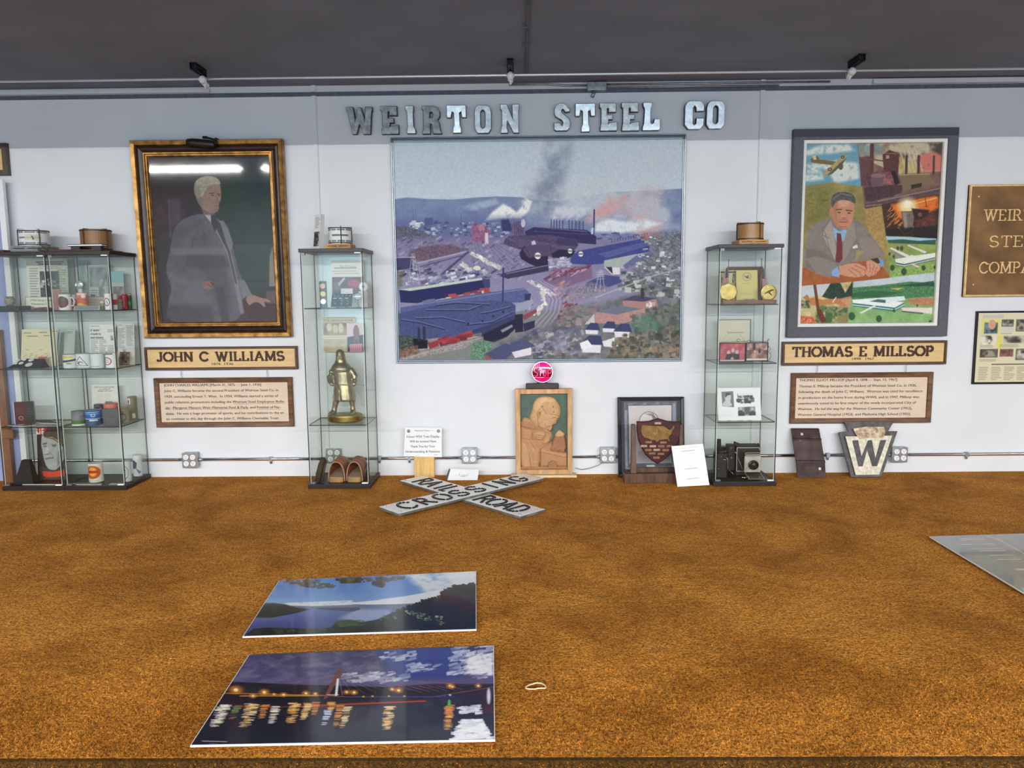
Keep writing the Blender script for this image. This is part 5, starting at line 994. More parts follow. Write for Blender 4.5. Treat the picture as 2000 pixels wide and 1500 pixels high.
cabinet(XC, 'glass display cabinet holding the bronze statue and wooden sandals', (S1, S3)); cabinet(XR, 'glass display cabinet holding flags, photo frames and old cameras')

def on(px0, px1, pt, Y, z): a, b = P(px0, pt, Y), P(px1, pt, Y); return (a.x+b.x)/2, b.x-a.x, P((px0+px1)/2, pt, Y).z-z
lid_m = M('can_lid', (190, 192, 194), .3, .9, .05)
def can(px0, px1, pt, Y, z, cv, back, label, group='drink cans and tins', lid=lid_m, name='drink_can', rim=True):
    cx, w_, h = on(px0, px1, pt, Y, z); r = w_/2
    t = thing(name, label, 'can', (cx, Y, z), 0, group); e = .004 if rim else .001
    bm = BM(); lathe(bm, [(r*.8, 0), (r*.93, .0015), (r*.985, e), (r*.985, h-e), (r*.93, h-.0015), (r*.8, h-.001)], 28); obj('body', bm, back, t, smooth=False)
    bm = BM(); lathe(bm, [(r*.93, h-.003), (r*.95, h), (r*.88, h), (r*.85, h-.002), (.001, h-.002)], 28); obj('lid', bm, lid, t)
    if cv: cylpic('label_print', cv, r*.995, h-2*e, e, satin, t)
    return t
def sheet(px0, px1, pt, pb, Y, z, cv, label, name='paper_sheet', cat='paper', lean=.03, thick=.002, mat=None, back=None, group=None, rz=0., backname='backing'):
    """an upright leaning sheet with a printed face"""
    cx, w_, h = on(px0, px1, pt, Y, z); t = thing(name, label, cat, (cx, Y, z), rz, group); e = .0015
    a = Vector((-w_/2, 0, 0)); b = Vector((w_/2, 0, 0)); u = Vector((0, lean, h)); n = u.cross(Vector((1, 0, 0))).normalized(); n = n if n.y > 0 else -n; t.location.z += thick*max(0, -n.z)+.0003
    bm = BM(); hexa(bm, [a, b, b+u, a+u], [a+n*thick, b+n*thick, b+u+n*thick, a+u+n*thick]); obj(backname, bm, back or paper_w, t)
    picture('print', cv, [a+u-n*.0006, b+u-n*.0006, b-n*.0006, a-n*.0006], mat or prn, t); return t
W8, K2, G5 = (232, 232, 228), (40, 40, 42), (130, 132, 132)

# --- coils on top of the cabinets
def coil(px0, px1, pt, Y, z, cv, side, label, pallet, straps, band, pz=.03):
    cx, w_, h = on(px0, px1, pt, Y, z); r = w_/2; t = thing('coil_model', label, 'model', (cx, Y, z), 0, 'model steel coils on the cabinet tops')
    if pallet:
        bm = BM()
        for k in range(4): box(bm, -r*1.1, r*1.12, -r*1.0+k*r*.56, -r*.62+k*r*.56, pz*.62, pz-.0006)
        for k in (-1, 0, 1): box(bm, k*r-.008, k*r+.008, -r, r*1.05, 0, pz*.62)
        box(bm, -r*1.1, r*1.12, -r*1.02, -r, .002, pz*.5); obj('pallet', bm, pallet, t)
    bm = BM(); lathe(bm, [(r*.5, pz), (r*.985, pz), (r*.985, h), (r*.5, h), (r*.46, h-.01), (r*.46, pz)], 40); obj('drum', bm, side, t)
    if cv: cylpic('label_print', cv, r*.995, h-pz-.002, pz+.001, satin, t)
    for z_ in (pz+.008, h-.008): bm = BM(); lathe(bm, [(r*1.0, z_-.0035), (r*1.015, z_-.0035), (r*1.015, z_+.0035), (r*1.0, z_+.0035)], 40); obj('band', bm, band, t)
    for a in straps: bm = BM(); s = math.radians(a); c, n = math.cos(s), math.sin(s); tube(bm, [(r*.6*c, r*.6*n, h+.002), (r*1.012*c, r*1.012*n, h+.001), (r*1.025*c, r*1.025*n, h-.01), (r*1.025*c, r*1.025*n, pz)], .0035, 6); obj('strap', bm, band, t)
    return t
bandk = M('strap_black', (34, 32, 34), .5); brown_c = M('brown_coil', (150, 106, 64), .45, 0, .1, 8); wood_l = M('pale_wood', (196, 142, 84), .6, 0, .15, 14, wood=(1, 8, 8)); white_c = M('white_tin', (226, 226, 222), .4, 0, .03)
def drumlabel(y=(70, 66, 90), mid=True):
    c = Cv(90, 40, bg=(228, 227, 222))
    for yy in (7, 33):
        for x0, x1 in ((4, 24), (30, 40), (46, 62), (68, 86)): c.line([(x0, yy), (x1, yy)], 3.4, y, .8); c.line([(x0+3, yy), (x1-3, yy)], 1, (200, 200, 204), .7)
    if mid: c.line([(32, 20), (50, 20)], 4, y, .75); c.line([(54, 20), (72, 20)], 4, y, .75)
    return c
coil(641.5, 685.5, 444, -.215, ST, drumlabel((60, 62, 66)), white_c, 'white printed coil model on a wood pallet, on the cabinet with the statue', wood_l, (-72, 20, 150), bandk, .034)
coil(1440, 1491, 436, -.25, ST, None, M('tan_coil', (172, 128, 78), .35, 0, .1, 8), 'tan wooden coil model with black bands on the cabinet with the cameras', wood_l, (-62, 60, 180), bandk, .03)
cy = drumlabel((84, 80, 120)); cy.poly([(44, 12), (74, 12), (74, 28), (44, 28)], (206, 200, 170), .8); cy.line([(58, 17), (60, 24)], 3, (90, 90, 110))
coil(38, 92, 450, -.22, ST, cy, white_c, 'white printed coil model on a grey plinth, on the leftmost cabinet', M('grey_plinth', (132, 134, 134), .6), (-128, -38, 100), bandk, .042)
coil(158.5, 214.5, 449, -.165, ST, None, brown_c, 'brown wooden coil model on the cabinet full of cans', None, (-108, -20, 120), bandk, .012)
cx, w_, h = on(121, 221, 485, -.2, ST); bm = BM(); box(bm, cx-w_/2, cx+w_/2, -.355, -.07, ST, ST+.011); tag(obj('wooden_board', bm, M('red_board', (96, 48, 42), .5, 0, .2, 9, wood=(1, 6, 6)), bevel=.002), 'flat red-brown board under the brown coil model', 'board')
cx, w_, h = on(135, 203, 473, -.33, ST+.0115); t = thing('boxed_album', 'white-edged dark album lying on small black feet before the brown coil model', 'album', (cx, -.325, ST+.0115)); bm = BM(); box(bm, -w_/2, w_/2, -.03, .03, .03, .034); obj('cover', bm, M('navy_cover', (30, 28, 40), .4), t); bm = BM(); box(bm, -w_/2+.004, w_/2-.004, -.029, .028, .022, .03); obj('pages', bm, paper_w, t)
bm = BM(); box(bm, -w_/2, w_/2, -.028, .03, .018, .022); [box(bm, x-.03, x+.03, -.02, .02, 0, .018) for x in (-w_*.3, w_*.3)]; obj('foot', bm, M('navy_cover', (30, 28, 40)), t)
g = P(95, 485, -.25); bm = BM(); ball(bm, (0, 0, .012), .02, 12, (1.5, .9, .62)); ball(bm, (-.022, -.004, .018), .011, 10, (1, 1, 1.1)); ball(bm, (.02, 0, .009), .012, 8, (1.4, 1, .7)); o = obj('stone_figurine', bm, M('olive_stone', (78, 84, 62), .7, 0, .3, 60, .3), smooth=True, loc=(g.x+.012, -.335, ST)); tag(o, 'small olive lump-shaped figurine beside the leftmost white coil model', 'figurine')
a, b = P(0, 487, -.2), P(31, 487, -.2); bm = BM(); box(bm, XA+.01, b.x, -.33, -.06, ST, ST+.014); tag(obj('wooden_board', bm, M('red_board', (96, 48, 42))), 'flat red-brown board at the far left of the leftmost cabinet top', 'board')
# folded flyer
cx, w_, h = on(621, 641, 420, -.27, ST); t = thing('folded_flyer', 'white folded flyer standing left of the white coil model', 'flyer', (cx-.045, -.285, ST)); fw = .11
bm = BM(); p = [(-.03, -.0), (.03, -.055), (.045, -.015)]
for k, (a, b) in enumerate(((p[0], p[1]), (p[1], p[2]))): hexa(bm, [(a[0], a[1], 0), (b[0], b[1], 0), (b[0]*.9+.02, b[1]*.9, h), (a[0]*.9+.02, a[1]*.9, h)], [(a[0]+.002, a[1]+.002, 0), (b[0]+.002, b[1]+.002, 0), (b[0]*.9+.022, b[1]*.9+.002, h), (a[0]*.9+.022, a[1]*.9+.002, h)])
obj('sheet', bm, paper_w, t); a, b = p[0], p[1]
picture('print', page(40, 90, (238, 238, 236), [('l', .2, .08, .9, .4, 9), ('p', .12, .5, .9, .92, (60, 60, 62), (196, 196, 194))]), [(a[0]*.9+.0195, a[1]*.9-.0008, h), (b[0]*.9+.0195, b[1]*.9-.0008, h), (b[0]-.0008, b[1]-.0008, 0), (a[0]-.0008, a[1]-.0008, 0)], prn, t)

# --- leftmost cabinet
L1 = page(90, 100, (214, 212, 200), [('n', .25, .06, .9, .06, (70, 70, 70), .02), ('n', .3, .1, .85, .1, (70, 70, 70), .025), ('l', .08, .16, .3, .95, 16), ('l', .75, .2, .95, .9, 16), ('l', .33, .14, .9, .2, 2), ('p', .32, .24, .78, .84, (58, 60, 62), (96, 98, 98)), ('l', .33, .86, .78, .96, 4)]); L1.scat([(30, 40), (60, 40), (64, 54), (30, 54)], 26, 2.2, [(206, 206, 200), (150, 150, 146)], .8)
sheet(47, 128, 506, 580, -.09, S1, L1, 'newspaper page with a dark group photograph behind the leftmost top shelf', 'newspaper_page', 'newspaper', .02)
c = page(90, 34, (226, 224, 206), [('b', 0, 0, 1, 1, (120, 126, 120)), ('b', .02, .05, .98, .95, (226, 224, 206))]); t = sheet(47, 105, 580, 607, -.17, S1, c, 'small cream card with three lines of grey writing on the leftmost top shelf', 'name_card', 'card', .015); cx, w_, h = on(47, 105, 580, -.17, S1)
lettering('lettering', [('1952 Strip Steel', -w_*.28, w_*.42, h*.68, h*.17), ('Nameplate Co.', -w_*.26, w_*.34, h*.4, h*.17), ('Appreciation', -w_*.26, w_*.36, h*.12, h*.17)], -.003, M('grey_ink', (140, 138, 128), .8), t)
cx, w_, h = on(3, 48, 600, -.27, S1); bm = BM(); box(bm, cx-w_/2, cx+w_/2, -.33, -.2, S1, S1+.032); tag(obj('display_tray', bm, M('black_tray', (34, 38, 42), .4), bevel=.002), 'black tray carrying the round stone vessel at the left edge', 'tray')
cx, w_, h = on(9, 28, 579, -.265, S1+.032); bm = BM(); r = w_/2; lathe(bm, [(r*.5, .0), (r*.9, h*.25), (r, h*.55), (r*.8, h*.9), (r*.5, h), (r*.45, h*.96), (r*.4, h*.8)], 20); tag(obj('stone_vessel', bm, M('speckled_stone', (150, 142, 120), .7, 0, .25, 90), smooth=True, loc=(cx, -.265, S1+.0325)), 'round speckled stone vessel on the black tray', 'vessel')
bm = BM(); a = P(60, 604, -.3); b = P(104, 604, -.3); pts = [(a.x+(b.x-a.x)*k/8, -.3+.012*math.sin(k), S1+.006+.006*math.sin(PI*k/8)) for k in range(9)]; tube(bm, pts, [.003, .006, .008, .009, .011, .012, .011, .009, .004], 8); tag(obj('carved_stick', bm, M('brown_carving', (112, 84, 54), .6, 0, .25, 30), smooth=True), 'brown carved stick lying in front of the cream card', 'carving')
sheet(97, 115, 565, 608, -.215, S1, page(30, 50, (196, 132, 124), [('l', .15, .1, .85, .9, 9, (170, 104, 98), .6)]), 'faded pink booklet standing on the leftmost top shelf', 'booklet', 'booklet', .02, .006)
c = Cv(90, 90, bg=(218, 208, 170)); 
for x0, x1, y in ((6, 24, 9), (44, 62, 8), (78, 88, 6), (14, 40, 17), (56, 72, 16)): c.line([(x0, y), (x1, y)], 2, (110, 104, 84), .8)
for k in range(6): c.line([(8+14*k, 66), (14+14*k, 62)], 1.5, (150, 142, 112), .8); c.line([(12+12*k, 50+(k % 3)*9), (18+12*k, 50+(k % 3)*9)], 1.5, (150, 142, 112), .8)
sheet(34, 104, 644, 712, -.17, S2, c, 'large cream letter sheet behind the black badge cushion', 'letter_sheet', 'paper', .05)
sheet(96, 112, 644, 715, -.12, S2, page(30, 80, (206, 208, 204), [('l', .2, .1, .85, .8, 10)]), 'narrow white sheet leaning beside the cream letter sheet', 'paper_sheet', 'paper', .04, rz=-.9)
t = thing('badge_cushion', 'black slanted badge display with round white badges on the leftmost middle shelf', 'badge display', (*P(55, 716, -.28).xy, S2)); bm = BM(); bw = P(87, 716, -.28).x-P(22, 716, -.28).x
hexa(bm, [(-bw/2, -.05, 0), (bw/2, -.05, 0), (bw/2, .05, 0), (-bw/2, .05, 0)], [(-bw/2, -.05, .006), (bw/2, -.05, .006), (bw*.36, .05, .06), (-bw*.25, .05, .06)]); obj('cushion', bm, M('black_velvet', (24, 24, 28), .9), t)
sl = (.06-.006)/.1
for x, y, r in ((-.085, .03, .012), (-.045, .035, .013), (-.08, -.005, .012), (-.045, -.002, .016), (.005, .03, .018), (.02, -.02, .024)):
    bm = BM(); n = Vector((0, -sl, 1)).normalized(); lathe(bm, [(r*.9, 0), (r, .003), (r*.8, .005), (.001, .0055)], 18, (x, y, .007+(y+.05)*sl), ax=n); b_ = obj('badge', bm, M('white_badge', (232, 230, 224), .35, 0, .05, 60), t); b_['label'] = 'round white badge'
cx, w_, h = on(73, 90, 697, -.24, S2); sheet(73, 90, 697, 716, -.215, S2, page(30, 34, (190, 96, 96), [('b', 0, .35, 1, 1, (200, 160, 156)), ('l', .1, .5, .9, .9, 4)]), 'small red and pink card behind the badge cushion', 'card', 'card', .01)
# book and papers on the lower shelf
def book(px0, px1, pt, Y, z, label):
    cx, w_, h = on(px0, px1, pt, Y, z); t = thing('hardback_book', label, 'book', (cx, Y, z), .32); bm = BM(); box(bm, -w_*.5, w_*.5, .0, .003, 0, h); box(bm, -w_*.5, w_*.5, .022, .025, 0, h); o = obj('cover', bm, M('black_cover', (40, 40, 42), .4), t)
    bm = BM(); box(bm, -w_*.5-.003, -w_*.5, 0, .025, 0, h); obj('spine', bm, paper_w, t)['label'] = 'white spine'; bm = BM(); box(bm, -w_*.5+.001, w_*.48, .003, .022, .003, h-.004); obj('pages', bm, paper_w, t)
    picture('cover_print', page(50, 70, (84, 32, 36), [('b', .62, 0, 1, 1, (44, 46, 44)), ('l', .08, .25, .5, .55, 5, (130, 80, 80)), ('e', .32, .72, .12, .09, (176, 150, 150)), ('e', .32, .72, .09, .065, (100, 44, 48)), ('l', .68, .3, .95, .7, 4, (80, 84, 80))]), wquad(-w_/2, w_/2, 0, h, -.0008), satin, t)
book(29, 62, 785, -.24, S3, 'dark red and black hardback book standing on the leftmost lower shelf')
def flat(name, label, cat, quad, z, cv, th=.002, mat=None, group=None, back=None, case=None, ymax=None):
    """a sheet lying flat; quad = TL, TR, BR, BL in metres"""
    if case is not None: quad = [(min(max(x, case+.02), case+CW-.02), min(max(y, YF+.026), ymax or YF+CD-.026)) for x, y in quad]
    cx = sum(q[0] for q in quad)/4; cyy = sum(q[1] for q in quad)/4; t = thing(name, label, cat, (cx, cyy, z), 0, group); q = [Vector((p[0]-cx, p[1]-cyy, 0)) for p in quad]
    bm = BM(); hexa(bm, [q[3], q[2], q[1], q[0]], [v+Vector((0, 0, th)) for v in (q[3], q[2], q[1], q[0])]); obj('sheet', bm, back or paper_w, t)
    picture('print', cv, [v+Vector((0, 0, th+.0008)) for v in q], mat or prn, t); return t
def fq(z, *pts): return [F(x, y, z).xy for x, y in pts]
flat('green_folder', 'dark green folder lying on the leftmost lower shelf', 'folder', fq(S3, (90, 815), (124, 814), (122, 828), (80, 827)), S3, page(30, 20, (70, 92, 84), [('l', .1, .2, .8, .8, 4, (120, 140, 130))]), .003, case=XA, ymax=-.1)
flat('loose_paper', 'grey pamphlet lying beside the red and black book', 'paper', fq(S3, (60, 814), (84, 814), (77, 829), (46, 833)), S3, page(30, 24, (140, 136, 124), [('p', .1, .1, .9, .9, (150, 146, 132), (120, 116, 106))]), .002, case=XA, ymax=-.3)
# magazine with a face
def face_cover():
    c = Cv(90, 130, [(415, 615), (765, 640), (770, 1275), (470, 1275)], (52, 48, 46)); c.sm = 7
    c.poly([(405, 600), (470, 615), (520, 720), (490, 760), (480, 1240), (400, 1260)], (44, 38, 36))
    c.poly([(410, 610), (560, 620), (560, 725), (410, 725)], (206, 58, 50))
    for x, k in ((425, 'L'), (462, 'I'), (490, 'F')):
        c.line([(x, 650), (x+6, 720)], 12, (240, 236, 230))
        if k == 'L': c.line([(x, 716), (x+24, 716)], 12, (240, 236, 230))
        if k == 'F': c.line([(x, 655), (x+24, 655)], 11, (240, 236, 230)); c.line([(x+2, 688), (x+20, 688)], 10, (240, 236, 230))
    c.poly([(490, 730), (520, 690), (600, 740), (700, 780), (770, 860), (770, 1040), (735, 1090), (700, 1150), (640, 1180), (570, 1150), (530, 1060), (505, 930), (488, 880)], (164, 164, 162), 1, 8, .06, 30)
    c.poly([(500, 740), (560, 640), (700, 640), (775, 720), (775, 940), (730, 880), (640, 800), (540, 780)], (76, 64, 54), 1, 8, .2, 30); c.poly([(540, 770), (640, 790), (740, 880), (720, 830), (620, 770)], (170, 150, 100), .9, 6)
    c.poly([(505, 850), (560, 840), (560, 860), (510, 870)], (70, 70, 70), .9, 8); c.poly([(620, 870), (680, 870), (670, 890), (620, 888)], (84, 84, 84), .9, 8); c.ell(540, 890, 22, 10, (90, 90, 90), .9, 8); c.ell(648, 892, 20, 10, (100, 100, 100), .9, 8)
    c.poly([(545, 900), (580, 900), (570, 985), (535, 990)], (186, 186, 184), .8, 12); c.line([(540, 990), (590, 985)], 10, (100, 100, 100), .8, 8); c.line([(545, 1040), (640, 1030)], 12, (96, 96, 96), .9, 8); c.line([(590, 960), (640, 1010)], 8, (120, 120, 118), .7, 8); c.poly([(690, 960), (760, 930), (740, 1100), (680, 1130)], (110, 110, 110), .7, 20); c.cloud([(560, 1080), (680, 1080), (680, 1170), (580, 1160)], (190, 190, 188), .6, 14, 20)
    c.poly([(480, 1120), (570, 1150), (640, 1190), (760, 1150), (775, 1280), (480, 1280)], (74, 68, 62)); c.poly([(515, 1180), (620, 1190), (760, 1170), (765, 1240), (560, 1250), (525, 1230)], (214, 74, 48), 1, 4); c.grain(.05, 3)
    return c
sheet(66, 119, 835, 936, -.19, S0, face_cover(), 'magazine with a grey portrait face and red band in the leftmost cabinet', 'magazine', 'magazine', .03, .004, mat=satin)
t = thing('black_stand', 'black tapering stand left of the magazine with the face', 'stand', (*P(54, 937, -.275).xy, S0)); bm = BM(); hexa(bm, [(-.075, -.04, 0), (.06, -.04, 0), (.06, .04, 0), (-.075, .04, 0)], [(-.025, -.012, .165), (.03, -.012, .165), (.03, .02, .165), (-.025, .02, .165)]); obj('body', bm, M('black_cloth', (30, 30, 34), .8), t, bevel=.004); bm = BM(); box(bm, -.085, .07, -.05, -.041, 0, .012); obj('lip', bm, M('black_cloth', (30, 30, 34)), t)
flat('newspaper_page', 'crumpled newspaper lying in front of the magazine with the face', 'newspaper', fq(S0, (75, 935), (140, 934), (132, 947), (52, 947)), S0, page(70, 26, (150, 136, 118), [('p', .1, .1, .9, .9, (170, 156, 134), (112, 98, 84)), ('b', .6, .4, .75, .7, (196, 120, 100))]), .004, case=XA, ymax=-.335)

# --- cabinet full of cans
def clip_page(seed): return page(80, 70, (170, 178, 174), [('p', .04, .05, .96, .5, (140, 150, 148), (104, 112, 112)), ('l', .06, .55, .45, .95, 8), ('p', .5, .3, .92, .7, (120, 124, 124), (180, 186, 184)), ('p', .06, .66, .3, .95, (84, 84, 82), (130, 130, 126)), ('l', .5, .74, .92, .95, 5)])
sheet(169, 207, 517, 580, -.1, S1, clip_page(1), 'grey newspaper clipping with white side margins behind the top shelf of cans', 'newspaper_clipping', 'newspaper', .02)
sheet(210, 238, 530, 576, -.1, S1, page(50, 60, (186, 192, 190), [('b', 0, 0, 1, .3, (150, 186, 192)), ('p', .2, .4, .95, .95, (130, 124, 128), (166, 168, 166))]), 'bluish building photograph behind the white can on the top shelf', 'photo_print', 'photograph', .02)
sheet(150, 166, 508, 580, -.085, S1, page(40, 70, (148, 166, 160), [('p', .1, .05, .9, .6, (128, 146, 140), (160, 176, 170)), ('l', .1, .7, .9, .95, 5)]), 'dull green page behind the mug on the top shelf of cans', 'paper_sheet', 'paper', .02)
sheet(170, 204, 579, 606, -.16, S1, page(60, 34, (190, 184, 168), [('b', .0, 0, 1, .06, (110, 116, 110)), ('l', .08, .2, .9, .9, 4, (160, 150, 134))]), 'small tan card behind the slanted grey tray', 'name_card', 'card', .015)
cm = Cv(60, 50, bg=(230, 228, 222)); cm.ell(30, 24, 20, 19, (92, 44, 44), 1, 2); cm.ell(30, 15, 15, 7, (70, 86, 62), 1, 2); cm.lines(14, 18, 46, 36, 4, (150, 100, 96), .6)
t = can(115, 137, 575, -.3, S1, cm, white_c, 'white mug with a dark red and green picture on the top shelf of cans', 'mugs', white_c, 'mug'); bm = BM(); r = t.children[0].dimensions.x/2; tube(bm, [(.035, 0, .085), (.055, 0, .085), (.064, 0, .06), (.055, 0, .032), (.035, 0, .03)], .005, 8); obj('handle', bm, white_c, t, smooth=True)
def pc(bg, *parts): return page(50, 46, bg, parts)
can(136, 150, 575, -.24, S1, pc((170, 130, 124), ('b', 0, 0, 1, .3, (206, 190, 184)), ('e', .5, .35, .16, .12, (90, 70, 76)), ('b', 0, .6, 1, 1, (150, 88, 80))), M('pink_tin', (170, 130, 124)), 'pinkish can directly behind the white mug')
can(150, 170, 571, -.265, S1, pc((200, 96, 66), ('b', 0, 0, 1, .14, (226, 200, 190)), ('e', .72, .2, .13, .12, (232, 226, 220)), ('g', 0, 0, 1, 1, (214, 170, 60), ((0, .75), (.5, .6), (1, .75), (1, 1), (0, 1))), ('l', .1, .12, .5, .3, 2, (240, 220, 210)), ('e', .5, .85, .3, .1, (110, 130, 60))), M('orange_tin', (190, 92, 66)), 'orange and yellow printed can with a white round mark on the top shelf')
sheet(143, 193, 598, 608, -.358, S1, page(60, 20, (176, 178, 176), [('b', .04, .06, .96, .94, (132, 134, 134))]), 'grey slanted brochure with a pale border in front of the top shelf cans', 'brochure', 'brochure', .012, .003)
can(195, 203.3, 587, -.315, S1, pc((150, 130, 100), ('b', 0, 0, 1, .25, (200, 190, 180)), ('b', 0, .6, 1, 1, (84, 100, 50))), M('olive_tin', (110, 104, 70)), 'small brown and green tin beside the tall white can')
can(204, 217.5, 573, -.31, S1, pc((232, 232, 230), ('e', .5, .52, .26, .26, (150, 60, 84)), ('e', .5, .52, .2, .2, (232, 230, 228)), ('n', .5, .45, .56, .62, (120, 70, 90), .05)), white_c, 'tall white can with a pink ring mark on the top shelf')
can(218, 228, 574, -.25, S1, pc((222, 222, 222), ('b', 0, .35, 1, .7, (196, 40, 70))), white_c, 'white and crimson banded can right of the ring marked can')
can(228.3, 238, 577, -.2, S1, pc((130, 134, 132), ('b', 0, 0, 1, .2, (226, 220, 220)), ('b', 0, .5, 1, .54, (70, 74, 72)), ('b', .5, .0, 1, .25, (190, 50, 80))), M('grey_tin', (130, 134, 132), .4, .4), 'grey can between the crimson banded can and the red can')
cc = Cv(50, 60, bg=(192, 40, 62)); cc.poly([(18, 2), (26, 2), (38, 58), (30, 58)], (196, 44, 64)); 
t = can(238.6, 247.4, 574, -.13, S1, cc, M('red_tin', (192, 40, 62), .35), 'bright red can with white upright script on the top shelf'); cx, w_, h = on(238.6, 247.4, 574, -.13, S1)
me = text_mesh('Coca-Cola', 1, 0, .01); a = mesh_np(me); me.transform(Matrix.Translation((.0035, -w_/2-.0012, h*.12)) @ UP @ Matrix.Rotation(PI/2, 4, 'Z') @ Matrix.Diagonal((h*.76/(a[:, 0].max()-a[:, 0].min()), .016, 1, 1))); link('lettering', me, M('white_ink', (240, 236, 232), .6), t)
can(248, 256, 573, -.09, S1, pc((60, 100, 76), ('b', 0, 0, 1, .1, (190, 196, 192)), ('g', 0, 0, 1, 1, (190, 60, 70), ((.1, .15), (.8, .1), (.6, .3))), ('b', .2, .5, .8, .75, (90, 150, 100))), M('green_tin', (60, 100, 76), .4), 'green can at the right end of the top shelf')
t = thing('glass_medallion', 'round clear glass medallion glinting above the orange can', 'medallion', (*P(155, 556, -.13).xy, S1)); q = P(155, 556, -.13); bm = BM(); r = P(163, 556, -.13).x-q.x; lathe(bm, [(r*.75, 0), (r*.8, -.006), (r, -.006), (r, .004), (r*.75, .004)], 28, (0, 0, q.z-S1), ax=(0, 1, 0)); lathe(bm, [(.001, .0), (r*.6, -.003), (r*.75, 0), (r*.75, .003), (.001, .003)], 28, (0, 0, q.z-S1), ax=(0, 1, 0)); obj('disc', bm, M('silver_clear', (214, 220, 220), .12, .8), t, smooth=True); bm = BM(); box(bm, -.012, .012, .004, .012, 0, q.z-S1-r*.6); box(bm, -.03, .03, -.012, .03, 0, .004); obj('stand', bm, M('acrylic', (206, 214, 210), .1), t)
# middle shelf
sheet(118, 139, 645, 700, -.1, S2, page(40, 70, (212, 218, 212), [('l', .3, .04, .8, .12, 2), ('l', .2, .2, .9, .5, 8, (190, 196, 190))]), 'blank-looking pale sheet behind the yellow marked can', 'paper_sheet', 'paper', .05)
t = sheet(170, 221, 634, 694, -.12, S2, page(70, 80, (222, 224, 218), [('l', .05, .03, .4, .07, 1), ('l', .05, .36, .34, .95, 16), ('l', .38, .36, .66, .95, 16), ('l', .7, .12, .95, .2, 2), ('p', .8, .28, .92, .4, (200, 200, 196), (60, 60, 60)), ('l', .7, .5, .95, .7, 5), ('b', .78, .78, .95, .82, (60, 60, 60)), ('b', .78, .88, .95, .93, (60, 60, 60))]), 'white article page with a bold headline behind the middle shelf of cans', 'article_page', 'paper', .03)
cx, w_, h = on(170, 221, 634, -.12, S2); lettering('lettering', [("A 'vendor'", -w_*.46, -w_*.1, h*.84, h*.07), ('crusade to', -w_*.46, -w_*.06, h*.75, h*.07), ('steel industry', -w_*.46, w_*.04, h*.66, h*.07)], .012, ink, t, .01)
for ch in t.children:
    if ch.name.startswith('lettering'): ch.rotation_euler = (-math.atan2(.03, h), 0, 0); ch.location = (0, -.0145, 0)
sheet(225, 258, 632, 702, -.11, S2, page(50, 90, (214, 216, 212), [('l', .05, .03, .3, .06, 1), ('l', .05, .12, .45, .6, 14), ('l', .52, .05, .95, .55, 14), ('p', .3, .62, .5, .78, (200, 200, 196), (60, 60, 60)), ('l', .3, .8, .9, .95, 4)]), 'tall white article page at the right of the middle shelf', 'article_page', 'paper', .03)
can(123.5, 148.3, 692, -.315, S2, pc((214, 216, 208), ('e', .5, .16, .3, .09, (206, 190, 60)), ('g', 0, 0, 1, 1, (60, 58, 54), ((0, .42), (.45, .4), (1, .28), (1, .42), (.5, .55), (0, .58))), ('e', .6, .65, .14, .06, (130, 130, 126))), white_c, 'white can with a yellow oval and black swoosh on the middle shelf')
can(149, 176.3, 690, -.315, S2, pc((218, 222, 222), ('n', .5, .16, .22, .82, (110, 116, 122), .035), ('n', .5, .16, .8, .82, (110, 116, 122), .035), ('n', .2, .82, .82, .82, (110, 116, 122), .035), ('e', .5, .64, .12, .12, (70, 76, 86)), ('e', .53, .66, .08, .08, (220, 222, 222)), ('n', .3, .95, .7, .95, (150, 154, 156), .03)), white_c, 'white can printed with a triangle on the middle shelf')
can(177, 201.5, 690, -.32, S2, pc((214, 220, 222), ('l', .15, .35, .4, .7, 4, (150, 156, 160)), ('n', .15, .9, .75, .88, (130, 136, 140), .035)), white_c, 'plain pale can with faint blue lines on the middle shelf')
can(200, 209, 687, -.23, S2, pc((200, 206, 204), ('b', 0, .5, 1, .6, (230, 232, 230))), white_c, 'grey-white can half hidden behind the red ring can')
can(206, 229, 688, -.315, S2, pc((226, 228, 226), ('b', .2, .02, .7, .1, (80, 78, 78)), ('e', .38, .55, .26, .27, (160, 44, 56)), ('e', .38, .55, .21, .22, (228, 226, 224)), ('l', .24, .42, .52, .68, 3, (120, 120, 124))), white_c, 'white can with a red ring mark on the middle shelf')
sheet(231, 251, 688, 716, -.14, S2, page(40, 50, (84, 72, 70), [('p', .05, .05, .95, .95, (70, 60, 60), (150, 140, 134)), ('b', .3, .2, .55, .55, (40, 36, 38))]), 'dark brown photograph right of the red ring can', 'photo_print', 'photograph', .02, .004)
# lower shelf
t = sheet(175.5, 226, 752, 790, -.09, S3, page(60, 80, (224, 220, 210), [('l', .22, .24, .45, .68, 12, (190, 186, 176)), ('l', .52, .24, .78, .68, 12, (190, 186, 176)), ('b', .52, .48, .8, .52, (80, 78, 76))]), 'cream advertisement page behind the blue tins on the lower shelf', 'article_page', 'paper', .02); cx, w_, h = on(175.5, 226, 752, -.09, S3)
o = lettering('lettering', [('Steel cans constructed', -w_*.4, w_*.38, h*.92, h*.04), ('in a variety of', -w_*.2, w_*.22, h*.865, h*.04), ('designs and sizes', -w_*.26, w_*.3, h*.81, h*.04)], -.0015, ink, t, .01); o.rotation_euler = (-math.atan2(.02, h), 0, 0)
can(140, 165.6, 802, -.31, S3, pc((126, 124, 130), ('p', .05, .05, .95, .6, (132, 128, 132), (106, 104, 112)), ('b', 0, .62, 1, .9, (76, 122, 60)), ('b', 0, .88, 1, 1, (220, 226, 222))), M('grey_blue_tin', (120, 122, 128), .4, .3), 'grey tin with a green lower band on the lower shelf')
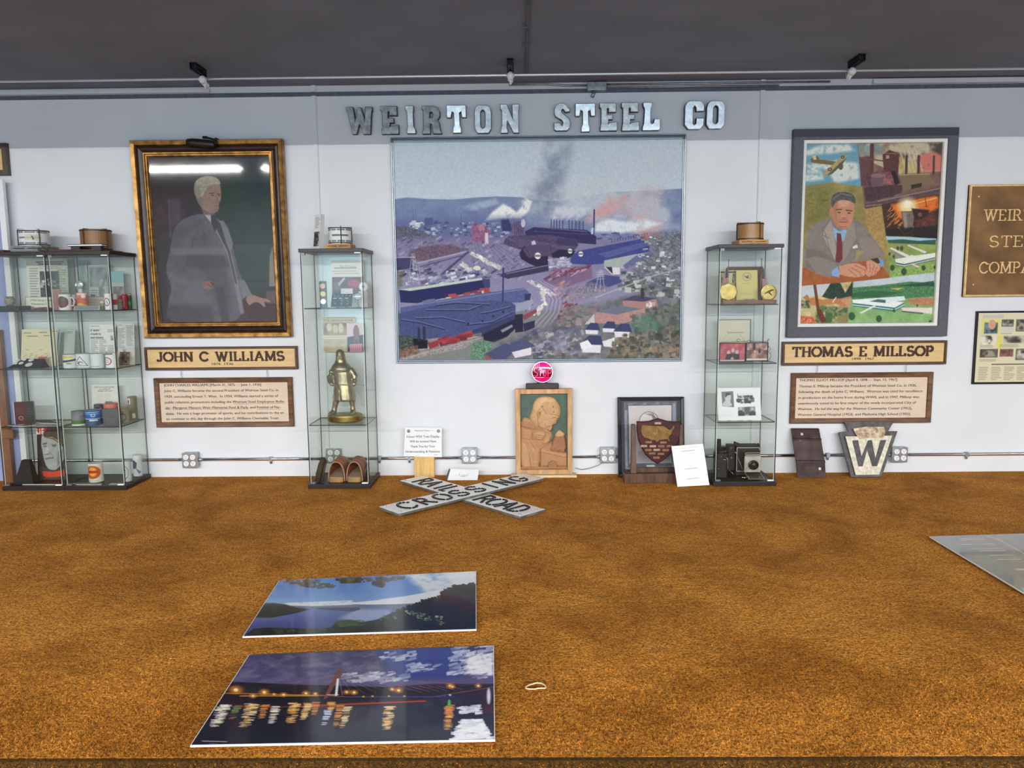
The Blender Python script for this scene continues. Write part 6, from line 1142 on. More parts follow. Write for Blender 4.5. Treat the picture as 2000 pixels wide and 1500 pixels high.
can(167, 194.5, 800, -.31, S3, pc((40, 96, 168), ('b', 0, .08, 1, .12, (200, 214, 230)), ('b', 0, .2, 1, .23, (200, 214, 230)), ('e', .66, .3, .1, .11, (196, 206, 220)), ('e', .66, .3, .06, .07, (70, 116, 176)), ('b', 0, .52, 1, .56, (220, 226, 232)), ('b', 0, .6, 1, 1, (70, 92, 120)), ('b', .5, .6, .85, .68, (236, 238, 238))), M('blue_tin', (40, 96, 168), .35), 'bright blue tin with white stripes on the lower shelf')
can(196, 211, 801, -.235, S3, pc((44, 98, 166), ('b', 0, .06, 1, .1, (200, 214, 230)), ('b', 0, .2, 1, .24, (200, 214, 230)), ('b', 0, .46, .6, .54, (214, 222, 232))), M('blue_tin', (40, 96, 168)), 'second blue tin half hidden behind the dark grey box')
cx, w_, h = on(203, 233, 798, -.33, S3); bm = BM(); box(bm, cx-w_/2, cx+w_/2, -.35, -.31, S3, S3+h); t = thing('grey_box', 'dark grey carton standing at the front of the lower shelf of cans', 'box', (0, 0, 0)); obj('carton', bm, M('slate_carton', (88, 92, 94), .5), t, bevel=.002); picture('print', page(40, 46, (88, 92, 94), [('l', .2, .55, .85, .9, 4, (130, 134, 134))]), wquad(cx-w_/2, cx+w_/2, S3, S3+h, -.3512), satin, t)
q = P(215, 793, -.27); t = can(203.5, 229, 787, -.155, S3, pc((206, 84, 62), ('b', 0, 0, 1, .2, (220, 120, 96))), M('coral_tin', (206, 84, 62), .4), 'coral red tin behind the dark grey carton'); 
can(184, 200, 789, -.16, S3, pc((50, 54, 58), ('p', .1, .0, .9, .5, (40, 42, 46), (130, 136, 136))), M('black_tin', (50, 54, 58), .4), 'black tin behind the blue tins')
can(233.5, 250, 794, -.24, S3, pc((140, 136, 112), ('e', .45, .62, .32, .28, (96, 88, 66)), ('e', .5, .62, .2, .2, (150, 146, 124)), ('b', .3, .12, .6, .2, (190, 186, 166))), M('bronze_tin', (140, 136, 112), .35, .5), 'wide bronze coloured can at the right of the lower shelf')
can(249, 266, 774, -.1, S3, pc((136, 134, 112), ('b', .1, .06, .5, .3, (236, 236, 230)), ('b', .3, .12, .42, .28, (50, 50, 48)), ('b', .6, .7, .8, .9, (226, 226, 220))), M('khaki_tin', (136, 134, 112), .35, .5), 'tall khaki can with a white patch behind the bronze can')
# base of the can cabinet
can(173, 199.5, 903, -.25, S0, pc((222, 216, 198), ('e', .5, .45, .36, .36, (196, 90, 44)), ('e', .5, .42, .2, .24, (226, 170, 60)), ('b', .28, .36, .72, .5, (190, 40, 40)), ('l', .3, .85, .8, .95, 2, (90, 120, 90))), white_c, 'cream can with a red and orange picture on the cabinet floor')
can(239.5, 255, 899, -.25, S0, pc((196, 198, 198), ('e', .4, .55, .34, .34, (120, 124, 126)), ('e', .4, .55, .28, .28, (200, 202, 202)), ('e', .4, .55, .18, .18, (110, 114, 116)), ('e', .44, .55, .1, .12, (206, 208, 208))), M('grey_white_tin', (196, 198, 198), .35, .3), 'grey can with ring marks on the cabinet floor')
can(259, 275.5, 888, -.09, S0, pc((226, 230, 232), ('g', 0, 0, 1, 1, (60, 66, 90), ((.1, .3), (.4, .22), (.6, .35), (.55, .6), (.3, .65), (.1, .55))), ('g', 0, 0, 1, 1, (110, 116, 140), ((.5, .6), (.9, .8), (.7, .9)))), white_c, 'tall white can with a navy figure on the cabinet floor')
flat('newspaper_page', 'newspaper sheet lying on the floor of the can cabinet', 'newspaper', fq(S0, (168, 929), (232, 929), (196, 948), (150, 947)), S0, page(60, 30, (150, 146, 130), [('p', .1, .1, .9, .9, (160, 156, 138), (120, 116, 104)), ('b', .55, .55, .7, .9, (150, 110, 96))]), .003, case=XB, ymax=-.305)
flat('printed_leaflet', 'white leaflet lying at the front corner of the can cabinet', 'leaflet', fq(S0, (238, 934), (264, 934), (243, 949), (208, 949)), S0, page(50, 30, (206, 200, 188), [('l', .2, .2, .9, .9, 5, (150, 140, 130)), ('b', .75, .2, .9, .35, (70, 66, 66))]), .0008, case=XB, ymax=-.31)

# --- left edge: pale blue panel and an easel
t = thing('exhibit_board', 'tall pale blue exhibit board with a white edge at the left side', 'exhibit board', (0, 0, 0)); xe = P(21.5, 487, -.06).x; zt = P(8, 352, -.06).z
bm = BM(); box(bm, xe-.9, xe-.04, -.085, -.062, 0.0, zt); obj('board', bm, M('periwinkle_board', (150, 160, 206), .7, 0, .05, 3), t); bm = BM(); box(bm, xe-.04, xe, -.088, -.06, 0, zt); obj('edge', bm, paper_w, t)
bm = BM(); box(bm, xe-.5, xe-.1, -.0865, -.0855, P(0, 400, -.08).z, P(0, 372, -.08).z); obj('caption_strip', bm, M('blue_caption', (92, 112, 170), .6), t)
t = thing('wooden_easel', 'reddish wooden easel post and ledge at the left edge behind the cabinet', 'easel', (0, 0, 0)); eo = M('easel_wood', (140, 92, 66), .5, 0, .2, 6, wood=(4, 4, .7)); x1 = P(11, 760, -.12).x
bm = BM(); box(bm, x1-.07, x1, -.13, -.095, 0, 1.1); obj('post', bm, eo, t); bm = BM(); zz = P(10, 848, -.14).z; box(bm, x1-.5, P(27, 845, -.14).x, -.15, -.13, zz-.03, zz+.035); obj('ledge', bm, eo, t)
# ---------------------------------------------------------------- cabinet with the statue
t = sheet(644, 708, 508, 594, -.1, S1, page(70, 96, (226, 216, 206), [('l', .12, .14, .86, .2, 1), ('l', .05, .22, .9, .25, 1), ('l', .1, .27, .85, .3, 1), ('p', .04, .36, .98, .74, (70, 56, 58), (120, 60, 66)), ('e', .7, .5, .2, .08, (176, 60, 80)), ('e', .2, .55, .12, .1, (110, 100, 100)), ('g', 0, 0, 1, 1, (190, 170, 166), ((.2, .5), (.4, .36), (.44, .4), (.25, .55))), ('b', .3, .6, .66, .74, (232, 214, 208)), ('l', .1, .78, .9, .95, 4, (200, 190, 182))]), 'pinkish page with a dark and red photograph on the top shelf by the coins', 'printed_page', 'paper', .03)
cx, w_, h = on(644, 708, 508, -.1, S1); o = lettering('lettering', [('The Mill Songs', -w_*.24, w_*.26, h*.845, h*.06)], -.0015, M('grey_ink', (140, 138, 128)), t); o.rotation_euler = (-math.atan2(.03, h), 0, 0)
def coinholder():
    cx, w_, h = on(623.5, 637, 549, -.28, S1); t = thing('coin_holder', 'tall black coin holder with three coins standing upright', 'coin holder', (cx, -.28, S1)); bm = BM(); box(bm, -w_/2, w_/2, -.005, .008, 0, h); obj('panel', bm, M('black_tray', (34, 38, 42)), t, bevel=.002)
    for k, (py, c) in enumerate(((559, (170, 120, 100)), (574, (176, 156, 104)), (589, (206, 206, 204)))):
        z = P(630, py, -.285).z-S1; bm = BM(); lathe(bm, [(.001, -.004), (w_*.36, -.004), (w_*.42, -.003), (w_*.43, 0)], 22, (0, -.005, z), ax=(0, 1, 0)); o = obj('coin', bm, M('coin%d' % c[0], c, .35, .7, .2, 90), t); o['label'] = ('copper coloured coin', 'brass coloured coin', 'silver coin')[k]
coinholder()
cx, w_, h = on(645, 686, 574, -.27, S1); t = thing('coin_board', 'small black slanted board of little coins', 'coin board', (cx, -.27, S1)); bm = BM(); u = Vector((0, .05, h-.006)); a, b = Vector((-w_/2, 0, .006)), Vector((w_/2, 0, .006)); n = Vector((0, u.z, -u.y)).normalized()*-1; th = Vector((0, .005, 0)); hexa(bm, [a, b, b+u, a+u], [a+th, b+th, b+u+th, a+u+th]); obj('board', bm, M('black_tray', (34, 38, 42)), t)
for fx, fz, r in ((.14, .84, .006), (.32, .84, .006), (.52, .84, .006), (.7, .84, .006), (.87, .84, .006), (.5, .48, .0085), (.5, .24, .0085), (.78, .45, .006), (.78, .24, .0075), (.2, .22, .006)):
    bm = BM(); p = a+(b-a)*fx+u*fz; lathe(bm, [(.001, .002), (r, .0018), (r, -.001)], 12, p, ax=n); o = obj('coin', bm, steel, t); o['label'] = 'tiny silver coin'
bm = BM(); [box(bm, a.x*.85+k*w_*.28, a.x*.85+k*w_*.28+w_*.16, a.y+u.y*.66-.0012, a.y+u.y*.66, .006+u.z*.63, .006+u.z*.68) for k in range(3)]; obj('caption', bm, paper_w, t); bm = BM(); tube(bm, [(-.03, .0, 0.002), (-.03, -.012, .002), (-.03, -.012, .012)], .002, 6); tube(bm, [(.03, .0, .002), (.03, -.012, .002), (.03, -.012, .012)], .002, 6); tube(bm, [(-.03, .05, .002), (-.03, 0, .002)], .002, 6); tube(bm, [(.03, .05, .002), (.03, 0, .002)], .002, 6); obj('stand', bm, dark_metal, t)
q = P(699, 579, -.26); t = thing('round_medal', 'grey round medal with a banner standing right of the coin board', 'medal', (q.x, -.26, S1)); bm = BM(); r = .026; zz = max(q.z-S1, r+.001); lathe(bm, [(.001, -.004), (r*.8, -.004), (r, -.002), (r, .003), (.001, .003)], 26, (0, 0, zz), ax=(0, 1, 0)); obj('disc', bm, M('pewter', (120, 118, 116), .4, .8), t); bm = BM(); box(bm, -r*.8, r*.8, -.006, -.004, zz-.005, zz+.005); obj('banner', bm, paper_w, t); bm = BM(); box(bm, -.012, .012, -.002, .02, 0, .004); cyl(bm, (0, .012, .002), (0, .004, zz), .002, n=6); obj('stand', bm, dark_metal, t)
q = P(713.5, 560, -.13); q.x = min(q.x, -1.003); t = thing('white_badge', 'round white badge on a pinkish box at the right of the coin shelf', 'badge', (q.x, -.13, S1)); bm = BM(); box(bm, -.03, .03, -.02, .02, 0, q.z-S1-.03); obj('box', bm, M('pink_carton', (206, 190, 188), .6), t); bm = BM(); lathe(bm, [(.001, -.006), (.022, -.006), (.032, -.002), (.034, .006), (.001, .006)], 28, (0, 0, q.z-S1), ax=(0, 1, 0)); obj('disc', bm, white_plastic, t, smooth=True); bm = BM(); box(bm, -.009, .01, -.0075, -.006, q.z-S1-.008, q.z-S1+.008); obj('emblem', bm, M('pewter', (120, 118, 116)), t)
# clippings behind the statue
ZC = P(660, 692, -.06).z
def hung(px0, px1, pt, pb, Y, cv, label, name):
    a, b = P(px0, pb, Y), P(px1, pt, Y); t = thing(name, label, 'paper', (0, 0, 0)); bm = BM(); box(bm, a.x, b.x, Y, Y+.0012, a.z, b.z); obj('sheet', bm, paper_w, t); picture('print', cv, wquad(a.x, b.x, a.z, b.z, Y-.0008), prn, t); return t, a, b
t, a, b = hung(632.5, 694, 619, 687, -.042, page(80, 90, (196, 176, 140), [('p', .02, .16, .98, .52, (168, 146, 112), (112, 94, 74)), ('e', .2, .3, .08, .12, (206, 190, 160)), ('e', .55, .32, .08, .14, (206, 190, 160)), ('e', .38, .34, .08, .12, (200, 184, 150)), ('b', .0, .54, .98, .62, (222, 206, 184)), ('l', .04, .56, .9, .6, 1), ('l', .03, .66, .3, .98, 8, (140, 120, 90)), ('l', .36, .66, .62, .98, 8, (140, 120, 90)), ('l', .68, .66, .96, .98, 8, (140, 120, 90))]), 'yellowed newspaper front taped to the back pane behind the statue', 'newspaper_clipping')
lettering('lettering', [('THE HERALD-STAR', a.x+.005, a.x+(b.x-a.x)*.93, b.z-.032, .018)], -.0438, M('brown_ink', (92, 74, 56), .8), t, .02)
st = Cv(60, 90, bg=(214, 190, 188)); st.poly([(0, 44), (60, 36), (60, 90), (0, 90)], (58, 46, 54), 1, 3); st.poly([(8, 66), (50, 64), (50, 90), (8, 90)], (196, 130, 140)); [st.line([(12+7*k, 68), (12+7*k, 90)], 1.5, (150, 90, 104)) for k in range(6)]; st.sm = 6
st.poly([(24, 12), (30, 4), (38, 10), (42, 28), (40, 46), (38, 62), (34, 62), (34, 48), (30, 48), (26, 64), (21, 64), (24, 46), (20, 30)], (132, 86, 88), 1, 2, .15)
hung(679, 712, 631, 687, -.05, st, 'pink-tinted photograph of a statue pinned behind the bronze statue', 'photo_print')
# bronze statue
def statue():
    Y = -.2; b0 = P(675, 828, Y); s = .000822*1.0; t = thing('bronze_statue', 'pale bronze statue of a hooded steelworker holding a long ladle, on a round base', 'statue', (b0.x, Y, S3))
    br = M('pale_bronze', (166, 152, 116), .34, .88, .16, 22); X = lambda x: (x-452)*s; Z = lambda y: (862-y)*s+.052
    R = 150*s; bm = BM(); lathe(bm, [(R*.96, 0), (R, .006), (R, .036), (R*.97, .046), (R*.9, .05), (.001, .052)], 48, sy=.8); obj('base', bm, M('dark_bronze', (150, 126, 66), .38, .85, .14, 18), t, smooth=False)
    bm = BM()
    def loft(rows, dr, yo=0.):
        rings = []
        for x, y, hw, dp in rows: rings.append([bm.verts.new((X(x)+hw*s*math.cos(2*PI*i/20), yo+hw*s*dp*math.sin(2*PI*i/20), Z(y))) for i in range(20)])
        skin(bm, rings)
    loft([(424, 312, 8, 1), (424, 318, 22, 1.05), (426, 332, 34, 1.05), (430, 362, 40, 1.1), (431, 396, 42, 1.05), (430, 424, 52, .95), (430, 450, 76, .85), (432, 474, 92, .8), (434, 490, 90, .8), (436, 496, 76, .8)], 0)
    loft([(440, 470, 74, .8), (442, 520, 76, .85), (446, 580, 78, .85), (447, 600, 80, .85), (449, 650, 88, .85), (450, 700, 94, .85), (450, 740, 98, .85), (450, 752, 94, .8), (450, 740, 70, .6)], 0)
    def limb(pts): tube(bm, [(X(x), y_, Z(y)) for x, y, y_, r in pts], [r*s for *_, r in pts], 14)
    limb([(388, 720, 0, 40), (376, 760, 0, 28), (366, 800, 0, 23), (358, 838, 0, 24), (354, 858, 0, 24)]); limb([(508, 715, 0, 42), (514, 755, 0, 28), (518, 800, 0, 22), (520, 838, 0, 24), (520, 858, 0, 24)])
    limb([(356, 838, .008, 20), (346, 850, -.022, 20), (336, 854, -.05, 16), (330, 856, -.062, 10)]); limb([(520, 838, .008, 20), (521, 850, -.024, 20), (522, 855, -.052, 17), (522, 857, -.064, 11)])
    limb([(372, 478, 0, 28), (348, 512, -.005, 30), (334, 545, -.012, 28), (342, 578, -.03, 24), (362, 602, -.05, 19), (378, 608, -.056, 14)]); limb([(506, 480, 0, 28), (530, 512, -.004, 30), (550, 548, -.012, 28), (552, 580, -.024, 24), (546, 606, -.04, 20), (540, 620, -.046, 14)])
    o = obj('figure', bm, br, t, smooth=True); rm = o.modifiers.new('remesh', 'REMESH'); rm.mode = 'VOXEL'; rm.voxel_size = .0038; rm.use_smooth_shade = True; sm = o.modifiers.new('smooth', 'SMOOTH'); sm.iterations = 3
    bm = BM(); tube(bm, [(X(350), -.058, Z(602)), (X(452), -.074, Z(604)), (X(655), -.06, Z(611))], .0026, 8); box(bm, X(652), X(668), -.066, -.054, Z(618), Z(603)); obj('ladle', bm, steel, t)
    bm = BM(); hexa(bm, [(X(408), -.036, Z(405)), (X(452), -.036, Z(405)), (X(450), -.037, Z(362)), (X(410), -.037, Z(362))], [(X(404), -.02, Z(410)), (X(456), -.02, Z(410)), (X(455), -.02, Z(356)), (X(405), -.02, Z(356))]); obj('visor', bm, M('visor_bronze', (128, 116, 84), .3, .9), t, bevel=.002)
    bm = BM(); tube(bm, [(X(372), -.058, Z(484)), (X(400), -.066, Z(482)), (X(440), -.068, Z(492)), (X(480), -.066, Z(482)), (X(510), -.05, Z(474))], .005, 8); tube(bm, [(X(420), -.067, Z(606)), (X(428), -.074, Z(660)), (X(446), -.077, Z(750))], .004, 8); obj('apron_fold', bm, br, t, smooth=True)
statue()
# wooden sandals and leather pieces
hide = M('sandal_leather', (158, 96, 68), .5, 0, .18, 30); sole_m = M('sandal_sole', (186, 140, 92), .6, 0, .16, 12, wood=(1, 8, 1)); insole = M('insole', (184, 160, 138), .6, 0, .08, 20)
def sandal(px0, px1, label, lean):
    Y = -.32; a, b = P(px0, 930, Y), P(px1, 930, Y); w_ = b.x-a.x; t = thing('wooden_sandal', label, 'sandal', ((a.x+b.x)/2, Y, S0), lean, 'pair of wooden sandals'); L = .24; H = .158
    pts = [(-w_*.42, .0), (-w_*.3, -.012), (w_*.3, -.012), (w_*.42, .0), (w_*.48, L*.6), (w_*.36, L), (-w_*.3, L), (-w_*.47, L*.6)]
    bm = BM(); lo = [bm.verts.new((x, y, 0)) for x, y in pts]; hi = [bm.verts.new((x, y, .034)) for x, y in pts]; skin(bm, [lo, hi]); obj('sole', bm, sole_m, t, bevel=.004)
    bm = BM(); lo = [bm.verts.new((x*.95, y*.97, .0345)) for x, y in pts]; hi = [bm.verts.new((x*.95, y*.97, .038+.02*max(0, y)/L)) for x, y in pts]; skin(bm, [lo, hi]); obj('insole', bm, insole, t)
    bm = BM(); out = []; inn = []
    for k, (y, hw, hh) in enumerate(((.012, .5, H*.86), (.05, .51, H*.92), (.12, .52, H), (.18, .5, H*.9), (.225, .44, H*.62), (.25, .34, H*.4))):
        def ring(e): return [bm.verts.new(((hw*w_-e)*math.copysign(abs(math.cos(q))**.8, math.cos(q)), y, .004+(hh-e)*abs(math.sin(q))**.9)) for q in np.linspace(0, PI, 17)]
        out.append(ring(0)); inn.append(ring(.004))
    for S_ in (out, inn):
        for r0, r1 in zip(S_[:-1], S_[1:]):
            for i in range(16): bm.faces.new((r0[i], r0[i+1], r1[i+1], r1[i]))
    for i in range(16): bm.faces.new((out[0][i], out[0][i+1], inn[0][i+1], inn[0][i]))
    bm.faces.new(out[-1]); obj('upper', bm, hide, t, smooth=True)
    bm = BM(); tube(bm, [(.5*w_*math.copysign(abs(math.cos(q))**.8, math.cos(q)), .012, .004+H*.86*abs(math.sin(q))**.9) for q in np.linspace(0, PI, 17)], .0032, 6); obj('edge_binding', bm, M('pale_binding', (206, 164, 140), .5), t, smooth=True)
sandal(640, 672.5, 'brown wooden-soled sandal in the cabinet, left one of the pair', -.06); sandal(675.5, 707, 'brown wooden-soled sandal in the cabinet, right one of the pair', -.06)
t = thing('leather_gaiter', 'dark rough leather gaiter standing left of the sandals', 'gaiter', (*P(628, 938, -.3).xy, S0)); bm = BM(); tube(bm, [(-.022, 0, .005), (-.018, .004, .05), (-.002, .01, .11), (.016, .015, .166)], [.02, .022, .022, .016], 10); obj('leather', bm, M('rough_leather', (70, 58, 46), .9, 0, .3, 60, .6), t, smooth=True)
bm = BM(); tube(bm, [(.014, -.012, .004), (.016, -.01, .05), (.026, -.006, .1), (.04, 0, .15)], .008, 8); obj('strap', bm, M('dark_leather', (74, 56, 46), .5), t, smooth=True)
t = thing('leather_strap', 'dark leather strap bundle right of the sandals', 'strap', (*P(717, 938, -.29).xy, S0)); bm = BM(); tube(bm, [(-.012, 0, .012), (-.01, 0, .06), (0, .01, .105), (.012, .02, .125)], [.012, .013, .012, .008], 8); tube(bm, [(.01, -.012, .012), (.012, -.01, .05), (.014, 0, .1)], .008, 8); obj('bundle', bm, M('dark_leather', (74, 56, 46)), t, smooth=True)

# ---------------------------------------------------------------- cabinet with flags and cameras
goldp = M('gold_plate', (206, 180, 104), .4, .6, .08, 20); goldd = M('gold_disc', (186, 160, 92), .36, .75, .14, 30)
cx, w_, h = on(1409, 1513, 592, -.29, S1); t = thing('award_stand', 'brown wooden pen stand with two gold medallions in front of the gold plaque', 'award', (cx, -.3, S1)); bm = BM(); box(bm, -w_/2, w_/2, -.03, .03, 0, .026); obj('base', bm, M('walnut_base', (128, 78, 44), .4, 0, .2, 9, wood=(1, 6, 6)), t, bevel=.002)
q = P(1422, 576, -.3); r = .062; bm = BM(); lathe(bm, [(.001, -.005), (r*.9, -.005), (r, -.003), (r, .003), (.001, .003)], 8, (q.x-cx, -.005, .026+r*.9), ax=(0, 1, 0)); obj('octagon_medallion', bm, goldd, t); bm = BM(); [box(bm, q.x-cx+d-.016, q.x-cx+d+.012, -.012, -.0102, .026+r*.9-.003, .026+r*.9+.003) for d in (-.022, .02)]; obj('wings', bm, goldp, t)
q = P(1501, 577, -.3); r = .053; bm = BM(); lathe(bm, [(.001, -.005), (r*.86, -.005), (r*.9, -.007), (r, -.006), (r, .003), (.001, .003)], 36, (q.x-cx, -.005, .026+r*.92), ax=(0, 1, 0)); obj('round_medallion', bm, goldd, t); bm = BM(); c0 = Vector((q.x-cx, -.011, .026+r*.92)); tube(bm, [c0+Vector((-.03, 0, -.008)), c0+Vector((-.01, -.002, .004)), c0+Vector((.012, -.002, .014)), c0+Vector((.032, 0, .02))], [.002, .006, .006, .002], 8); tube(bm, [c0+Vector((.0, 0, .0)), c0+Vector((.012, -.002, -.012)), c0+Vector((.02, 0, -.02))], [.006, .004, .002], 8); obj('eagle', bm, M('dark_gold', (120, 96, 50), .4, .7), t, smooth=True)
bm = BM(); tube(bm, [(-.03, -.02, .03), (.0, -.026, .034), (.04, -.02, .03)], [.002, .004, .002], 8); box(bm, -.03, -.01, -.03, -.01, .026, .029); obj('pen', bm, steel, t, smooth=True)
cx, w_, h = on(1440, 1482, 528, -.24, S1); eg = page(60, 80, (220, 204, 130), [('e', .5, .2, .2, .13, (150, 138, 90)), ('e', .5, .2, .175, .115, (216, 202, 134)), ('g', 0, 0, 1, 1, (90, 82, 56), ((.36, .17), (.5, .19), (.6, .14), (.56, .21), (.64, .24), (.5, .25), (.44, .22))), ('l', .35, .38, .65, .42, 1, (150, 136, 84)), ('l', .2, .66, .8, .74, 3, (150, 136, 84)), ('l', .3, .84, .7, .9, 2, (160, 146, 90))])
t = sheet(1440, 1482, 528, 590, -.235, S1, eg, 'gold award plaque with a round eagle seal between the two flags', 'award_plaque', 'plaque', .03, .012, mat=satin, back=M('walnut_base', (128, 78, 44)))
sheet(1406, 1440, 528, 588, -.205, S1, page(60, 80, (214, 206, 160), [('n', .05, .06, .95, .06, (70, 66, 56), .06), ('n', .3, .14, .6, .14, (120, 112, 90), .02), ('p', .75, .1, .95, .5, (206, 196, 150), (60, 56, 50)), ('p', .1, .1, .25, .9, (210, 204, 160), (130, 124, 100)), ('l', .35, .3, .65, .8, 8, (186, 178, 130))]), 'pale yellow certificate with a dark heading behind the left flag', 'certificate', 'certificate', .03, .004)
sheet(1424, 1492, 521, 560, -.1, S1, page(60, 60, (104, 72, 54), [('b', .05, .05, .95, .95, (96, 64, 48))]), 'brown wooden backboard behind the gold award plaque', 'wooden_board', 'board', .02, .01, back=M('walnut_base', (128, 78, 44)))
def flag(px, pt, pole_px, Y, label, pts):
    q = P(px, pt, Y); t = thing('desk_flag', label, 'flag', (q.x, Y, S1), 0, 'small desk flags'); hp = P(px, pt, Y).z-S1
    bm = BM(); cyl(bm, (0, 0, 0), (0, 0, hp), .0022, n=8); ball(bm, (0, 0, hp), .0055, 10); obj('pole', bm, goldd, t, smooth=True); bm = BM(); lathe(bm, [(.02, 0), (.02, .006), (.006, .014), (.003, .02)], 16); obj('foot', bm, dark_stain, t)
    c = Cv(44, 70, bg=(226, 222, 216))
    for k in range(7): c.line([(k*7+2, 0), (k*7+2, 70)], 3.4, (170, 48, 56))
    c.poly([(0, 0), (26, 0), (26, 34), (0, 34)], (56, 58, 88)); [c.ell(3+5*i, 3+6*j, 1.2, 1.2, (226, 226, 228)) for i in range(5) for j in range(6)]
    z0, z1, wd, sg = pts
    def drape(co, u, v):
        x = (.004+wd*(u*(.45+.6*v)))*sg+0*v; y = -.006-.008*np.sin(u*9+v*2); z = z1+(z0-z1)*(v*(1-.1*u))-.028*u*(1-v)
        return np.stack([x+0*u, y+0*v, z], -1).reshape(70, 44, 3)
    f = picture('cloth', c, [(0, 0, 0)]*4, art('cloth_print', .8), t, curl=drape); so = f.modifiers.new('thick', 'SOLIDIFY'); so.thickness = .0012
flag(1487.5, 506, 0, -.2, 'small striped flag with stars on a gold pole right of the gold plaque', (P(1490, 571, -.2).z-S1, P(1488, 520, -.2).z-S1, .05, 1)); flag(1423, 507, 0, -.245, 'small furled striped flag with stars left of the gold plaque', (P(1415, 567, -.235).z-S1, P(1422, 520, -.235).z-S1, .042, -1))
# certificate and double frame
t = sheet(1404, 1469, 624, 680, -.12, S2, page(80, 70, (218, 208, 186), [('b', 0, 0, 1, .03, (130, 130, 110)), ('b', .95, 0, 1, 1, (130, 134, 116)), ('l', .3, .6, .6, .64, 1, (170, 158, 130)), ('l', .35, .72, .55, .76, 1, (190, 180, 150))]), 'cream certificate with an arched border behind the double photo frame', 'certificate', 'certificate', .02, .004)
cx, w_, h = on(1404, 1469, 624, -.12, S2); o = lettering('lettering', [('The Awareness Institute', -w_*.24, w_*.26, h*.66, h*.045)], -.0015, M('brown_ink', (92, 74, 56)), t); o.rotation_euler = (-math.atan2(.02, h), 0, 0)
bm = BM(); R_ = w_*.36; pts = [Vector((-R_*.1+R_*math.cos(a), -.001+.02*(h*.35+R_*1.1*math.sin(a))/h, h*.35+R_*1.1*math.sin(a))) for a in np.linspace(PI, 0, 20)]; tube(bm, pts, .0012, 5); obj('arch_border', bm, M('arch_ink', (196, 184, 152), .8), t)
t = thing('double_photo_frame', 'double photo frame with scrolling black wire holding two reddish photographs', 'photo frame', (0, 0, 0)); Y = -.29
r1 = page(70, 50, (190, 84, 92), [('p', 0, 0, 1, .6, (176, 60, 74), (206, 110, 116)), ('e', .35, .5, .07, .12, (206, 170, 160)), ('e', .52, .38, .07, .12, (206, 170, 160)), ('e', .68, .48, .07, .12, (206, 170, 160)), ('g', 0, 0, 1, 1, (50, 40, 46), ((.2, .95), (.26, .6), (.4, .56), (.6, .56), (.78, .6), (.8, .95))), ('b', .0, .9, 1, 1, (206, 180, 176)), ('e', .5, .85, .06, .1, (190, 150, 146))])
r2 = page(60, 50, (180, 140, 120), [('p', 0, 0, 1, .5, (150, 100, 90), (206, 176, 160)), ('b', .3, .0, .42, .5, (60, 46, 46)), ('p', .0, .4, 1, .9, (110, 76, 70), (196, 150, 130)), ('e', .62, .45, .07, .14, (70, 44, 46)), ('e', .4, .5, .06, .1, (206, 160, 140)), ('b', 0, .88, 1, 1, (226, 206, 196))])
for x0, x1, y0, y1, cv, nm in ((1406, 1455, 671, 706, r1, 'red photograph of three seated people'), (1458, 1499, 670, 704, r2, 'brown photograph of people at a table')):
    a, b = P(x0, y1, Y), P(x1, y0, Y); z0 = a.z; bm = BM(); molding(bm, a.x-.006, b.x+.006, z0-.006, b.z+.006, [(0, Y+.006), (0, Y-.003), (.005, Y-.003), (.006, Y)]); box(bm, a.x-.004, b.x+.004, Y+.001, Y+.006, z0-.004, b.z+.004); obj('frame', bm, dark_metal, t); p_ = picture('photograph', cv, wquad(a.x, b.x, z0, b.z, Y), gloss, t); p_['label'] = nm
bm = BM(); f_ = lambda x, y: (lambda v: Vector((v.x, v.y, max(v.z, S2+.003))))(P(1360+x/4.69, 650+y/4.69, Y-.002))
tube(bm, [f_(215, 88), f_(300, 86), f_(390, 80), f_(400, 62), f_(380, 56), f_(368, 66), f_(385, 80), f_(470, 78), f_(475, 68), f_(486, 68), f_(490, 78), f_(640, 80), f_(668, 66), f_(668, 54), f_(655, 60), f_(652, 90), f_(660, 120), f_(680, 150), f_(660, 175), f_(680, 190), f_(682, 225), f_(660, 255), f_(640, 262)], .0016, 6); tube(bm, [f_(580, 268), f_(640, 272), f_(680, 262), f_(690, 272), f_(672, 290), f_(690, 290)], .0016, 6); tube(bm, [P(1410, 704, Y), Vector((P(1410, 712, Y).x, Y+.01, S2+.004)), Vector((P(1410, 712, Y).x, Y+.03, S2+.004))], .002, 6); tube(bm, [P(1490, 703, Y), Vector((P(1490, 712, Y).x, Y+.01, S2+.004)), Vector((P(1490, 712, Y).x, Y+.03, S2+.004))], .002, 6); obj('scroll_wire', bm, dark_metal, t, smooth=True)
bm = BM(); a = P(1406, 712, -.25); b = P(1472, 712, -.25); box(bm, a.x, b.x, -.252, -.19, S2+.0005, S2+.016); tag(obj('dark_box', bm, M('slate_carton', (88, 92, 94))), 'low dark grey box under the double photo frame', 'box')
